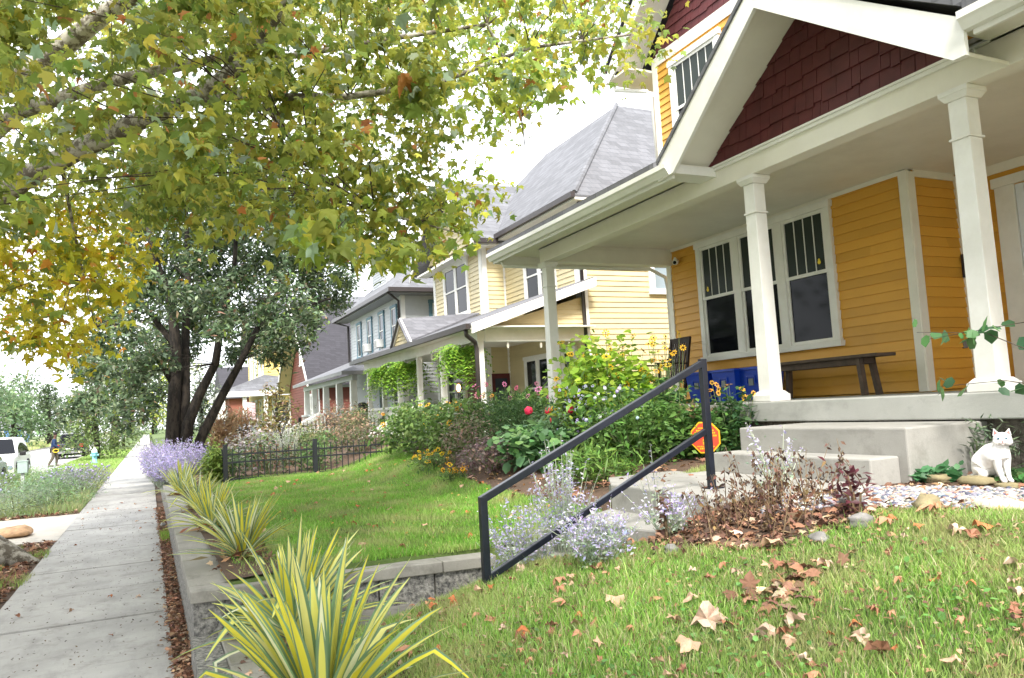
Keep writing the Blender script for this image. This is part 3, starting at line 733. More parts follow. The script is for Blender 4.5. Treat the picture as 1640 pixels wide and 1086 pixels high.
for y0, y1 in ((23.68, 25.32), (25.48, 27.22)):
    m = MB().box(7.14, 7.22, y0, y1, 1.85, 1.93).box(7.14, 7.22, y0, y1, 1.2, 1.27)
    y = y0+.06
    while y < y1: m.box(7.16, 7.20, y-.02, y+.02, 1.27, 1.85); y += .11
    m.build('railing', 'white_paint', Y2)
m = MB().beam((7.1, 22.0, 1.85), (5.3, 22.0, .95), .08, .10).beam((7.1, 22.0, 1.3), (5.3, 22.0, .4), .06, .06)
for k in range(12): x = 5.4+k*.14; m.box(x-.02, x+.02, 21.98, 22.02, .45+(x-5.3)*.5, .95+(x-5.3)*.5)
m.build('stair_railing', 'white_paint', Y2)
MB().box(6.2, 6.95, 20.2, 22.0, .3, .95).box(5.7, 6.2, 20.2, 22, .3, .75).build('front_steps', 'porch_concrete', Y2)
downspout(Y2, [(6.72, 16.7, 3.55), (6.74, 16.72, 3.42), (7.0, 16.84, 3.26), (7.03, 16.84, 3.1), (7.03, 16.84, 1.0)], r=.055)
downspout(Y2, [(9.95, 16.6, 6.85), (10.05, 16.88, 6.6), (10.07, 16.88, .8)], r=.05)
for x, y in ((7.12, 17.8), (7.12, 19.0), (7.12, 20.3), (7.12, 21.2), (7.9, 16.95), (8.8, 16.95), (9.6, 16.95)): MB().tube([(x, y, 3.28), (x, y, 3.2), (x, y, 3.12)], [.01, .035, .025], 8).build('porch_light', 'cream_paint', Y2)

# ------------------------------------------------------------------ grey house (third)
G3 = thing('grey_house', 'light grey two storey house with teal window trim and stone pillared porch', 'house', loc=(9, 32, 0))
gw, gs = WX(9.0), WY(28.9)
m = MB(); siding_rect(gw, 28.9, 37.4, .8, 6.4, .14, m); siding_rect(gs, 9.0, 18, .8, 6.4, .14, m); m.box(9.05, 18, 28.95, 37.3, .5, 6.35)
m.build('wall', 'light_grey_paint', G3)
m = MB(); gw.box(m, 28.88, 29.04, 0, .04, 1, 6.3); gs.box(m, 8.96, 9.12, 0, .04, 1, 6.3); m.build('trim', 'white_paint', G3)
for y in (29.9, 31.75, 33.7, 35.6): window(G3, gw, y-.42, y+.42, 4.45, 5.95, trim=.11, glass='glass_grey', tm='blue_trim', sm_='white_paint')
window(G3, gs, 10.1, 11.3, 4.7, 6.0, trim=.14, glass='glass_sky', tm='blue_trim')
window(G3, gw, 29.3, 30.4, 1.3, 3.0, trim=.1, glass='glass_grey')
m = MB(); gw.box(m, 31.5, 32.5, .0, .05, 1.1, 3.1); gd = m.build('door', 'blue_trim', G3); m = MB(); gw.box(m, 31.65, 32.35, .04, .065, 1.5, 2.95); m.build('pane', 'glass_grey', gd)
m = MB(); zr = 6.42
E0, E1, E2, E3 = (8.35, 28.2, zr), (18.6, 28.2, zr), (18.6, 38.1, zr), (8.35, 38.1, zr); Q1, Q2 = (12.6, 32.2, 9.9), (14.6, 34.2, 9.9); Q1b, Q2b = (12.6, 34.2, 9.9), (14.6, 32.2, 9.9)
for q in ([E0, E1, Q2b, Q1], [E0, Q1, Q1b, E3], [E3, Q1b, Q2, E2], [E1, E2, Q2, Q2b], [Q1, Q2b, Q2, Q1b]): m.prism(q, (0, 0, .07))
# dormer roof
for q in ([(9.0, 32.7, 9.0), (9.0, 35.5, 9.0), (10.6, 34.1, 9.75)], [(9.0, 32.7, 9.0), (12.5, 32.7, 9.0), (12.5, 34.1, 9.75), (10.6, 34.1, 9.75)], [(9.0, 35.5, 9.0), (12.5, 35.5, 9.0), (12.5, 34.1, 9.75), (10.6, 34.1, 9.75)]): m.prism(q, (0, 0, .08))
m.build('roof', 'pale_shingles', G3)
m = MB(); siding_rect(WX(9.6), 33.0, 35.2, 7.0, 9.0, .12, m); siding_rect(WY(33.0), 9.6, 12, 7.0, 9.0, .12, m); m.build('dormer', 'light_grey_paint', G3)
m = MB(); m.box(8.25, 8.35, 28.1, 38.2, 6.34, 6.5); m.box(8.35, 18.6, 28.1, 28.2, 6.34, 6.5); m.build('gutter', 'brown_gutter', G3)
m = MB(); m.box(8.4, 9.0, 28.25, 38.0, 6.30, 6.36); m.box(9.0, 18.5, 28.25, 28.9, 6.30, 6.36); m.build('soffit', 'grey_trim', G3)
downspout(G3, [(8.3, 37.9, 6.35), (8.9, 37.5, 6.1), (8.93, 37.45, .9)], r=.06); downspout(G3, [(8.3, 28.4, 6.35), (8.9, 29.0, 6.1), (8.93, 29.12, 4.0)], r=.05)
m = MB(); m.prism([(6.5, 24.9+3.6, 3.32), (6.5, 39.2, 3.32), (9.1, 37.0, 4.35), (9.1, 30.0, 4.35)], (0, 0, .07)); m.prism([(6.5, 28.5, 3.32), (9.1, 30.0, 4.35), (9.1, 28.5, 3.32)], (0, 0, .07)); m.build('roof', 'pale_shingles', G3)
m = MB(); m.box(6.45, 6.5, 28.45, 39.2, 3.24, 3.38); m.box(6.5, 9.1, 28.44, 28.5, 3.24, 3.38); m.build('fascia', 'grey_trim', G3)
m = MB(); m.box(6.9, 7.1, 28.7, 38.8, 3.05, 3.26); m.build('beam', 'light_grey_paint', G3)
m = MB(); m.box(6.7, 9, 28.6, 39, .4, 1.25); m.build('porch_floor', 'porch_concrete', G3)
for y in (29.0, 31.4, 34.0, 36.6, 38.5):
    c = MB().frustum(7.0, y, 1.9, 3.05, .13, .11).build('column', 'white_paint', G3)
    m = MB().box(6.78, 7.22, y-.22, y+.22, .8, 1.82); m.build('pillar_base', 'field_stone', c); MB().box(6.75, 7.25, y-.25, y+.25, 1.82, 1.90).build('pillar_cap', 'light_grey_paint', c)
m = MB().box(6.82, 7.1, 25.3+3.7, 31.2, .7, 1.75).box(6.82, 9.0, 28.72, 28.95, .7, 1.75); m.build('porch_wall', 'field_stone', G3)
MB().box(6.78, 7.14, 29.0, 31.2, 1.75, 1.83).box(6.8, 9.0, 28.68, 28.99, 1.75, 1.825).build('wall_cap', 'light_grey_paint', G3)
for y in (33.2, 34.8):
    m = MB().beam((6.9, y, 1.95), (5.2, y, 1.15), .09).beam((6.9, y, 1.35), (5.2, y, .6), .07)
    for k in range(11): x = 5.25+k*.15; m.box(x-.02, x+.02, y-.02, y+.02, .62+(x-5.2)*.45, 1.15+(x-5.2)*.47)
    m.box(5.12, 5.24, y-.06, y+.06, .3, 1.3); m.build('stair_railing', 'white_paint', G3)
MB().box(6.2, 6.75, 33.2, 34.8, .4, 1.05).box(5.7, 6.2, 33.2, 34.8, .4, .85).box(5.25, 5.7, 33.2, 34.8, .4, .65).build('front_steps', 'cap_concrete', G3)
for y in (31.72, 33.7):
    m = MB(); gw.box(m, y-.24, y+.24, .05, .34, 4.52, 4.86); a = m.build('air_conditioner', 'white_paint', thing('window_unit', 'white window air conditioner under the %s teal trimmed window of the grey house' % ('second nearest' if y < 32 else 'third'), 'air conditioner', loc=(8.9, y, 4.5)), bevel=.02)
    g = MB()
    for k in range(6): gw.box(g, y-.2, y+.2, .341, .35, 4.56+k*.045, 4.58+k*.045)
    g.build('grille', 'grey_trim', a)

# ------------------------------------------------------------------ red-brown house (fourth), yellow house (fifth), brick house
R4 = thing('red_house', 'red clapboard house with steep dark shingle roof beyond the grey house', 'house', loc=(9, 45, 0))
m = MB(); siding_rect(WY(42.5), 8.4, 17, .8, 3.6, .16, m); siding(WX(8.4), [[(42.5, .8), (52, .8), (52, 3.6), (47.2, 8.3), (42.5, 3.6)]], .16, m); m.box(8.45, 17, 42.6, 51.9, .3, 3.6); m.build('wall', 'brick_red_siding', R4)
m = MB(); WY(42.5).box(m, 8.4, 17, 0, .04, 3.35, 3.6); WX(8.4).box(m, 42.45, 42.65, 0, .04, .8, 3.6); m.build('trim', 'light_grey_paint', R4)
m = MB(); 
for sg in (1, -1): m.prism([(7.7, 47.2, 8.7), (17.6, 47.2, 8.7), (17.6, 47.2+sg*5.4, 3.45), (7.7, 47.2+sg*5.4, 3.45)], (0, 0, .1))
m.build('roof', 'dark_shingles', R4)
m = MB()
for sg in (1, -1): m.prism([(7.72, 47.2, 8.56), (8.4, 47.2, 8.56), (8.4, 47.2+sg*5.3, 3.44), (7.72, 47.2+sg*5.3, 3.44)], (0, 0, .03))
m.build('rake_soffit', 'pale_yellow_paint', R4)
m = MB(); wq = WX(7.68)
for sg in (1, -1): wq.poly(m, [(47.2, 8.85), (47.2+sg*5.45, 3.5), (47.2+sg*5.45, 3.25), (47.2, 8.5)], 0, .05)
m.build('rake_board', 'white_paint', R4)
window(R4, WX(8.4), 46.4, 48.0, 5.0, 6.6, trim=.12, glass='glass_grey'); window(R4, WX(8.4), 43.5, 45.0, 1.4, 3.0, trim=.12, glass='glass_grey')
F5 = thing('yellow_house', 'bright yellow two storey house with round ended white porch seen past the dark tree trunks', 'house', loc=(7, 60, 0))
m = MB(); siding_rect(WX(7.4), 57.0, 66, .8, 7.4, .2, m); siding_rect(WY(57.0), 7.4, 16, .8, 7.4, .2, m); siding(WX(7.38), [[(57, 7.4), (66, 7.4), (61.5, 11)]], .2, m); m.box(7.5, 16, 57.1, 65.9, .3, 7.35); m.build('wall', 'yellow_house_paint', F5)
m = MB()
for sg in (1, -1): m.prism([(6.8, 61.5, 11.3), (16.6, 61.5, 11.3), (16.6, 61.5+sg*5, 7.1), (6.8, 61.5+sg*5, 7.1)], (0, 0, .12))
m.prism([(4.4, 55.9, 3.75), (4.4, 65.5, 3.75), (7.4, 65.5, 4.9), (7.4, 56.6, 4.9)], (0, 0, .1)); m.prism([(4.4, 55.9, 3.75), (7.4, 56.6, 4.9), (9.5, 56.6, 4.6), (9.5, 55.9, 3.75)], (0, 0, .1)); m.build('roof', 'pale_shingles', F5)
m = MB(); WX(7.4).box(m, 56.9, 57.2, 0, .05, .8, 7.4); m.box(4.38, 9.5, 55.85, 55.95, 3.5, 3.85); m.box(4.35, 4.42, 55.9, 65.5, 3.5, 3.85); WX(6.78).poly(m, [(61.5, 11.4), (56.4, 7.2), (56.4, 6.9), (61.5, 11.0)], 0, .05); WX(6.78).poly(m, [(61.5, 11.4), (66.6, 7.2), (66.6, 6.9), (61.5, 11.0)], 0, .05)
m.build('trim', 'white_paint', F5)
for x, y in ((4.6, 56.2), (6.0, 56.2), (7.4, 56.2), (9.2, 56.2), (4.6, 59), (4.6, 61), (4.6, 63.5)): MB().box(x-.13, x+.13, y-.13, y+.13, .9, 3.5).build('column', 'white_paint', F5)
m = MB().box(4.4, 9.4, 56, 65.4, .3, .95); m.build('porch_floor', 'light_grey_paint', F5)
for a in ((57.9, 59.2), (60.4, 61.8), (63, 64.5)): window(F5, WX(7.4), a[0], a[1], 5.0, 6.9, trim=.15, glass='glass_sky'); window(F5, WX(7.4), a[0], a[1], 1.5, 3.2, trim=.15, glass='glass_grey')
for a in ((8.6, 9.8), (11.4, 13.0)): window(F5, WY(57.0), a[0], a[1], 5.0, 6.8, trim=.15, glass='glass_sky')
window(F5, WY(57.0), 7.9, 9.2, 1.5, 3.2, trim=.15, glass='glass_grey')
B6 = thing('brick_house', 'dark red brick house far down the street beyond the yellow house', 'house', loc=(7, 75, 0))
m = MB().box(6.4, 15, 72, 82, .3, 4.0); m.build('wall', 'brick_house_wall', B6)
m = MB().prism([(5.8, 71.5, 3.9), (5.8, 82.5, 3.9), (5.8, 77, 7)], (10, 0, 0)); m.build('roof', 'dark_shingles', B6)
window(B6, WX(6.4), 73.5, 75.5, 1.6, 3.2, trim=.15, glass='glass_sky'); window(B6, WX(6.4), 78, 80, 1.6, 3.2, trim=.15, glass='glass_sky')
# flag on the yellow house porch
fl = thing('flag', 'faded red and white flag hanging from the yellow house porch', 'flag', loc=(6.6, 55.7, 2.2))
MB().tube([(6.3, 56.0, 2.2), (6.0, 55.2, 3.2)], .02, 6).build('pole', 'white_paint', fl)
m = MB()
for k in range(6): m.prism([(6.05+.02*k, 55.25, 3.1-k*.18), (6.6, 55.4, 3.0-k*.19), (6.6, 55.4, 2.84-k*.19), (6.05+.02*k, 55.25, 2.92-k*.18)], (0, .02, 0))
m.build('cloth', plain('flag_cloth', (.62, .40, .42), .8, var=.3, sc=2), fl)

# houses across the street, far left
def far_house(nm, label, x0, x1, y0, y1, h, mat, rm, wins):
    t_ = thing(nm, label, 'house', loc=((x0+x1)/2, (y0+y1)/2, 0))
    MB().box(x0, x1, y0, y1, -.2, h).build('wall', mat, t_)
    yc = (y0+y1)/2; MB().prism([(x0-.6, y0-.6, h), (x0-.6, y1+.6, h), (x0-.6, yc, h+(y1-y0)*.33)], (x1-x0+1.2, 0, 0)).build('roof', rm, t_)
    for s0, s1, z0, z1 in wins:
        window(t_, W((x1, 0), (0, 1), (1, 0)), y0+s0, y0+s1, z0, z1, trim=.18, glass='glass_grey')
        window(t_, WY(y0), x1-s1-1, x1-s0-1, z0, z1, trim=.18, glass='glass_grey')
    return t_
far_house('white_house', 'white single storey house across the street at the left edge', -30, -19.6, 118, 130, 4.2, 'light_grey_paint', 'pale_shingles', [(1.5, 4, 1.2, 3.2), (6.5, 9, 1.2, 3.2)])
far_house('brown_house', 'small brown house across the street beyond the white one', -34, -25, 158, 168, 3.4, 'brick_house_wall', 'dark_shingles', [(1.5, 4, 1, 2.6)])
far_house('blue_house', 'small blue house across the street far under the trees', -30, -22, 176, 186, 3.2, plain('blue_siding', (.12, .25, .5), .6), 'pale_shingles', [(2, 5, 1, 2.6)])
# ================================================================== VEGETATION
for k_ in ('glass_dark', 'glass_screen', 'glass_grey'): MATS[k_].node_tree.nodes['Principled BSDF'].inputs['Specular IOR Level'].default_value = .14
GREEN = [(.06, .12, .025), (.10, .18, .035), (.16, .26, .06), (.045, .08, .02)]
def tree(name, label, base, stems, crown, n, size, cols, wts, bark_='dark_bark', tmpl=OVAL, mat='leaf_dense', spread=.62, group=None, droop=.35, twigs=2):
    t = thing(name, label, 'tree', group, loc=base)
    m = MB()
    for pts, r0, r1 in stems:
        k = len(pts); m.tube(pts, [r0+(r1-r0)*i/(k-1) for i in range(k)], 8)
    m.build('trunk', bark_, t, True)
    cr = np.array(crown, float); vol = cr[:, 3]**2.2; cnt = np.maximum((n*vol/vol.sum()).astype(int), 3); P = []
    for c, q in zip(cr, cnt):
        d = rdir(q); r = c[3]*rng.random((q, 1))**.38; p = c[:3]+d*r*np.array([1, 1, .85])
        # break the ball up: keep leaves that fall into a few blobs
        b = rdir(5)*c[3]*spread+c[:3]; j = rng.integers(0, 5, q); mask = rng.random(q) < .72
        p[mask] = b[j[mask]]+rng.standard_normal((mask.sum(), 3))*c[3]*.27
        P.append(p)
    P = np.concatenate(P)
    leaves('crown', P, size, cols, wts, mat, t, tmpl, droop)
    return t, cr
def limbs_to(m, roots, cr, r=.02, every=1):
    """thin limbs from the nearest stem point out to the crown clumps"""
    rp = np.array([p for p in roots])
    for c in cr[::every]:
        d = np.linalg.norm(rp-c[:3], axis=1)+np.maximum(0, rp[:, 2]-c[2])*1.5; a = rp[d.argmin()]
        mid = (a+c[:3])/2+np.array([0, 0, .08*d.min()])+rng.standard_normal(3)*.05*d.min()
        m.tube([a, mid, c[:3]], [r, r*.7, r*.25], 5, False)

# ---- sycamore whose trunk stands just outside the left edge
SPR = [(1.36,6.36,4.51,0.23,0),(-0.93,6.35,3.89,0.22,0),(1.03,8.48,6.48,0.33,0),(2.34,6.72,5,0.21,0),(0.94,9.12,4.6,0.31,0),(2.49,6.57,5.66,0.27,0),(2.34,9.32,5.96,0.33,0),(5.45,8.84,7.43,0.36,2),(3.18,7.68,6.68,0.28,2),(1.13,5.65,3.7,0.17,0),(-0.42,9.77,5.5,0.26,0),(4.38,8.51,5.66,0.31,2),(-0.81,9.77,3.68,0.3,1),(-0.2,10.38,5.81,0.31,0),(1.56,7.59,5.27,0.26,0),(-1.73,13.78,3.55,0.35,1),(-0.36,11.59,4.41,0.32,1),(-1.49,13.36,4.45,0.47,1),(2.61,7.97,4.93,0.31,0),(4.36,8.53,6.33,0.38,2),(0.65,5.9,3.37,0.2,0),(0.32,7.5,4.39,0.26,0),(-1.95,10.77,5.23,0.28,0),(6.48,8.57,6.73,0.39,2),(3.97,7.32,5.88,0.33,2),(-1.08,12.13,5.17,0.37,0),(-0.04,10.58,4.98,0.37,0),(2.15,8.5,6.4,0.28,0),(1.36,8.77,6.65,0.31,0),(-2.12,11.74,6.8,0.34,0),(-1.71,10.84,6.69,0.3,0),(-0.4,11.43,6.88,0.42,0),(-1.64,10.92,6.38,0.34,0),(0.43,6.28,4.08,0.21,0),(1.69,8.54,6.62,0.29,0),(-1.03,6.72,3.55,0.23,0),(1.55,8.37,3.93,0.31,0),(1.96,7.73,4.25,0.22,0),(2.34,7.54,5.31,0.31,0),(2.3,9.57,3.89,0.3,3),(0.24,9.8,5,0.31,0),(0.01,7.82,5.92,0.26,0),(-1.39,8.12,5.03,0.28,0),(5.12,8.7,6.71,0.31,2),(3.17,8.18,5.7,0.33,2),(5.39,8.1,6.25,0.36,2),(3.21,7.39,5.35,0.26,2),(0.76,9.14,6.14,0.33,0),(-1.16,6.35,4.85,0.19,0),(-0.42,11.84,5.78,0.34,0),(5.22,8.4,6.14,0.39,2),(1.71,8.16,6.16,0.26,0),(1.68,9.23,5.23,0.36,0),(-0.99,6.91,4.45,0.24,0),(-0.18,7.96,5.89,0.28,0),(1.3,5.54,3.66,0.21,0),(4.67,7.04,5.98,0.31,2),(-1.22,11.37,5.58,0.39,0),(4.29,8.23,7.13,0.39,2),(-0.61,10.67,5.42,0.36,0),(1.19,9.02,5.11,0.32,0),(1.57,6.38,3.38,0.21,0),(2.68,7.12,5.39,0.3,0),(0.7,7.57,5.96,0.3,0),(-0.93,6.83,4.82,0.19,0),(-0.79,13.13,3.51,0.46,1),(0.01,8.38,3.9,0.3,0),(0.5,6.17,3.38,0.21,0),(2.5,8.47,6.57,0.29,0),(1.37,7.44,3.45,0.28,0),(1.99,7,5.29,0.23,0),(0.45,8.4,3.94,0.3,0),(-0.02,6.28,4.72,0.23,0),(1.86,8.44,5,0.28,0),(5.12,8.27,6.71,0.37,2),(2.82,8.36,4.08,0.32,0),(-1.16,11.65,6,0.31,0),(0.27,5.58,3.54,0.16,0),(0.91,6.84,4.91,0.19,0),(1.47,8.97,6.53,0.33,0),(-2,12.71,4.42,0.31,1),(0.78,8.49,5.07,0.27,0),(-0.25,11.51,5.02,0.42,0),(2.31,8,4.13,0.26,0),(2.59,7.86,6.24,0.25,0),(-1.02,7.16,5.36,0.25,0),(4.74,8.39,6.17,0.29,2),(-0.72,6.93,3.82,0.17,0),(4.45,8.17,6.81,0.33,2),(0.6,9.59,6.48,0.35,0),(2.94,7.95,4,0.31,2),(-0.15,9.77,3.64,0.3,1),(1.26,7.64,5.52,0.29,0),(0.34,9.78,6.26,0.31,0),(1.08,7.14,4.17,0.24,0),(0.56,8.25,4.33,0.26,0),(0.6,7.51,5.63,0.27,0),(-1.64,9.6,4.54,0.33,0),(-1.57,8.67,4.86,0.28,0),(-1.84,13.11,3.95,0.31,1),(-0.72,6.22,4.31,0.19,0),(3.81,6.59,6.05,0.31,2),(-0.91,9.55,2.64,0.33,1),(3.42,6.54,5,0.29,2),(0.38,5.99,5.02,0.16,0),(-0.75,7.63,5.81,0.28,0),(-1.11,12.81,3.49,0.4,1),(2.34,6.81,4.01,0.2,0),(-1.25,13.19,4.87,0.41,1),(-1.01,9.12,5.91,0.25,0),(1.23,6.79,3.72,0.21,0),(0.19,8.75,4.16,0.26,0),(2.38,7.99,5.1,0.25,0),(-0.88,9.19,5.51,0.32,0),(3.68,8.72,4.22,0.35,2),(1.7,9.85,4.98,0.29,0),(0.11,12.32,6.98,0.42,0),(1.75,8.34,4.06,0.28,0),(-1.19,10.88,7.02,0.32,0),(2.38,8.36,6.86,0.27,0),(1.22,7.78,5,0.23,0),(-1.88,10.74,3.38,0.36,1),(0.56,6.66,4.03,0.25,0),(5.19,7.82,6.87,0.33,2),(-1.41,11.07,4.37,0.31,1),(0.97,9.18,6.43,0.36,0),(-0.6,12.96,5,0.39,1),(-0.46,8.83,4.48,0.27,0),(-0.41,7.32,5.47,0.24,0),(-0.79,13.08,4.59,0.38,1),(3.99,8.05,6.35,0.27,2),(-2.2,13.19,4.8,0.45,1),(3.68,8.48,6.24,0.36,2),(-0.82,12.56,5.15,0.31,0),(-0.44,10.82,3.46,0.28,1),(3.19,6.54,4.92,0.24,2),(0.24,8.52,6.1,0.22,0),(1.63,9.26,7.21,0.33,0),(2.23,9.92,7.7,0.35,0),(-0.34,6.42,4.4,0.17,0),(2.08,7.7,3.41,0.24,3),(-0.01,7.47,4.39,0.23,0),(3.65,7.76,6.36,0.25,2),(-0.6,6.85,5.09,0.19,0),(-0.58,7.66,4.45,0.28,0),(-0.73,10.59,6.53,0.39,0),(1.32,5.66,4.45,0.18,0),(-1.77,10.12,7.02,0.33,0),(1.88,5.89,5.37,0.24,0),(3.11,8.78,6.48,0.3,0),(1.01,9.41,4.08,0.29,0),(0.69,5.87,4.04,0.21,0),(1.74,5.92,3.79,0.21,0),(0.85,7.77,4.46,0.3,0),(3.57,7.82,5.3,0.34,2),(-1.05,13.8,4.14,0.38,1),(2.45,8.17,3.76,0.27,0),(2.59,9.84,5.38,0.36,0),(0.27,8.77,3.94,0.27,0),(1.23,8.97,4.5,0.32,0),(0.81,5.99,4.92,0.21,0),(3.86,8.62,5.2,0.27,2),(2.93,7.34,3.54,0.25,2),(-0.79,12.33,2.98,0.36,1),(5.87,8.31,7.3,0.34,2),(-0.68,9.3,5.3,0.31,0),(-0.59,13.79,4.4,0.38,1),(-1.15,11.39,3.68,0.31,1),(3.41,8.82,5.64,0.35,2),(2.29,6.7,4.2,0.26,0),(-1.96,12.66,5.81,0.36,0),(3.87,8.95,6.88,0.32,2),(-1.21,11.06,4.54,0.3,0),(2.05,9.92,4.97,0.3,0),(-1,6.63,3.35,0.19,0),(2.49,9.81,5.73,0.39,0),(-0.14,10.03,7.3,0.37,0),(0.18,7.92,6.17,0.25,0),(2.46,8.79,5.67,0.26,0),(0.22,8.54,4.92,0.24,0),(1.02,7.1,3.54,0.23,0),(0.16,8.96,3.72,0.28,0),(-0.56,10.18,7.3,0.31,0),(0.21,5.82,4.08,0.21,0),(1.52,8.12,5.09,0.33,0),(0.51,7.71,4.99,0.27,0),(1.18,5.57,2.94,0.18,3),(0.75,8.09,5.3,0.25,0),(2.97,7.49,6,0.29,2),(3.42,7.07,6.23,0.3,2),(-0.99,12.32,5.78,0.4,0),(-1.79,10.99,3.79,0.28,1),(-1.04,7.95,3.92,0.26,0),(2.83,8.89,6.51,0.37,0),(2.03,8.51,4.22,0.3,0),(3.74,8.73,7.12,0.32,2),(1.51,7.82,5.68,0.24,0),(0.05,7.69,4.74,0.2,0),(3.13,8.87,3.69,0.3,3),(0.56,9.59,6.08,0.37,0),(3.98,7.2,5.17,0.28,2),(-0.24,8.81,5.98,0.3,0),(1.49,6.1,5.25,0.19,0),(-1.11,8.74,4.85,0.3,0),(1.52,9.47,6,0.38,0),(1.04,7.22,5.97,0.26,0),(4.97,7.99,7.17,0.31,2),(-1.01,10.67,6.43,0.29,0),(4.01,6.85,5.92,0.3,2),(-1.37,7.56,5.23,0.2,0),(0.07,6.58,4.71,0.25,0),(0.23,8.86,4.42,0.3,0),(0.77,5.84,4.25,0.17,0),(-1.1,8.91,5.23,0.24,0),(2.02,6.61,3.08,0.21,3),(2.34,8.01,4.8,0.27,0),(-1.73,11.39,3.41,0.39,1),(-1.52,10.8,5.02,0.32,0),(-1.75,10.73,7,0.38,0),(2.21,6.26,4.58,0.23,0),(0.33,6.97,3.74,0.21,0),(2.8,7.53,4.71,0.3,0),(3.56,7.02,5.99,0.26,2),(-0.83,11.93,7.48,0.42,0),(-1.6,11.79,4.1,0.32,1),(2.14,5.63,5.27,0.25,0),(-1.17,6.59,3.39,0.16,0),(-1.79,9.89,3.66,0.28,1),(1.97,7.2,5.17,0.23,0),(1.14,8.47,6.01,0.34,0),(-1.24,10.66,7.24,0.28,0),(3.05,6.85,3.88,0.26,2),(-0.3,11.42,6.54,0.33,0),(6.17,8.73,6.57,0.4,2),(2.37,7.21,3.5,0.29,0),(4.37,8.7,5.46,0.31,2),(2.29,9.86,6.89,0.4,0),(-0.98,6.03,3.96,0.18,0),(0.77,6.87,5.05,0.21,0),(2.1,7.62,3.77,0.28,0),(-0.25,9.92,4.82,0.36,0),(4.67,7.43,5.95,0.28,2),(4.08,8.72,6.35,0.36,2),(-1.26,10.85,2.87,0.26,1),(-1.86,12.86,7.97,0.43,0),(5.82,8.25,6.93,0.33,2),(3.22,8.95,4.02,0.37,0),(-0.75,9.5,6.73,0.25,0),(2.93,9.16,4.57,0.34,0),(0.42,7.79,5.81,0.21,0),(-1.56,13.03,3.75,0.38,1),(-0.26,11.14,4.62,0.37,0),(-0.19,6.31,4.02,0.21,0),(-1.46,11.03,5.36,0.38,0),(5.57,8.01,7.37,0.3,2),(2.45,7.59,5.11,0.24,0),(2.96,8.62,6.97,0.38,0),(1.8,6.45,5.2,0.23,0),(-0.68,9.21,4.51,0.27,0),(-1.44,9.32,6.66,0.32,0),(0.15,6.81,5.02,0.24,0),(0.01,9.51,6.58,0.3,0),(0.69,8.91,3.89,0.31,0),(1.42,6.52,3.35,0.25,0),(-0.77,11.03,4.39,0.34,1),(3.3,8.28,4.27,0.25,2)]
T1 = thing('sycamore_tree', 'big sycamore with mottled pale limbs and yellow-green lobed leaves hanging over the sidewalk', 'tree', loc=(-2.4, 12.4, 0))
m = MB()
m.tube([(-2.45, 12.5, -.2), (-2.42, 12.5, .25), (-2.42, 12.45, .9), (-2.45, 12.3, 2.2), (-2.5, 12.1, 3.6), (-2.6, 12.3, 5.5), (-2.6, 12.6, 8), (-2.4, 12.8, 10.5)], [.78, .56, .48, .44, .42, .33, .24, .14], 18)
for a, d_ in ((-.35, 1.15), (.15, .95), (-1.0, 1.0), (2.5, 1.0), (3.6, 1.0), (1.3, .9)):
    m.tube([(-2.42, 12.5, .42), (-2.42+.5*math.cos(a), 12.5+.5*math.sin(a), .18), (-2.42+d_*math.cos(a), 12.5+d_*math.sin(a), -.04)], [.3, .2, .06], 10)
LIMB = [([(-2.5, 12.0, 3.9), (-1.95, 11.2, 4.35), (-1.29, 10.5, 4.69), (-.67, 10, 4.94), (-.07, 9.3, 5.07), (.47, 8.6, 5.13), (.92, 8, 5.29), (1.16, 7.5, 5.6), (1.3, 6.6, 6.0)], .16, .05),
 ([(-2.5, 12.1, 4.8), (-2.04, 12, 5.46), (-1.49, 11.5, 5.85), (-1.02, 11, 5.88), (-.36, 10.5, 6.0), (.2, 10, 6.01), (.74, 9.5, 6.0), (1.6, 9, 6.2)], .12, .04),
 ([(-2.6, 12.5, 6.0), (-2.22, 13, 6.61), (-1.39, 12.5, 6.89), (-.88, 12, 7.2), (-.46, 11.5, 7.39), (.08, 11, 7.59), (1, 10, 8)], .19, .08),
 ([(.75, 8.3, 5.25), (1.12, 8, 5.9), (1.25, 8, 6.6)], .07, .04),
 ([(.47, 8.6, 5.13), (1.09, 8, 4.98), (1.9, 7.6, 4.93), (2.78, 7.4, 5.1), (3.87, 7.3, 5.62), (5.3, 7.4, 6.05)], .05, .012),
 ([(1.2, 8, 5.4), (2.53, 7.8, 5.76), (3.5, 7.6, 5.97), (3.84, 7.6, 5.3), (3.89, 7.6, 4.6)], .035, .006),
 ([(1.09, 8, 4.98), (1.54, 7.8, 4.2), (2.17, 7.8, 3.8), (3.15, 7.8, 3.6)], .03, .007),
 ([(-.9, 10.3, 4.82), (-.81, 11, 4.1), (-.64, 11.5, 3.1)], .025, .006),
 ([(-2.5, 12.2, 5.2), (-3.4, 9.5, 6.5), (-3.3, 6.0, 7.3), (-2.2, 3, 7.8), (-1, 0, 8)], .17, .05),
 ([(-2.5, 12.2, 5.8), (-.9, 8.5, 7.2), (.6, 5.0, 7.8), (1.6, 2, 8)], .15, .05),
 ([(-2.6, 12.8, 6.0), (-3.6, 15, 7.3), (-3.8, 19, 8)], .15, .05), ([(-2.6, 12.4, 5.6), (-4.6, 11.5, 7), (-7, 10.5, 8)], .15, .05)]
roots = []
for pts, r0, r1 in LIMB:
    k = len(pts); m.tube(pts, [r0+(r1-r0)*i/(k-1) for i in range(k)], 10)
    for i in range(len(pts)-1):
        for f_ in (0, .5): roots.append(np.array(pts[i])*(1-f_)+np.array(pts[i+1])*f_)
m.build('trunk', 'sycamore_bark', T1, True)
m = MB(); limbs_to(m, roots, np.array(SPR), .009, 2); m.build('twigs', 'twig', T1)
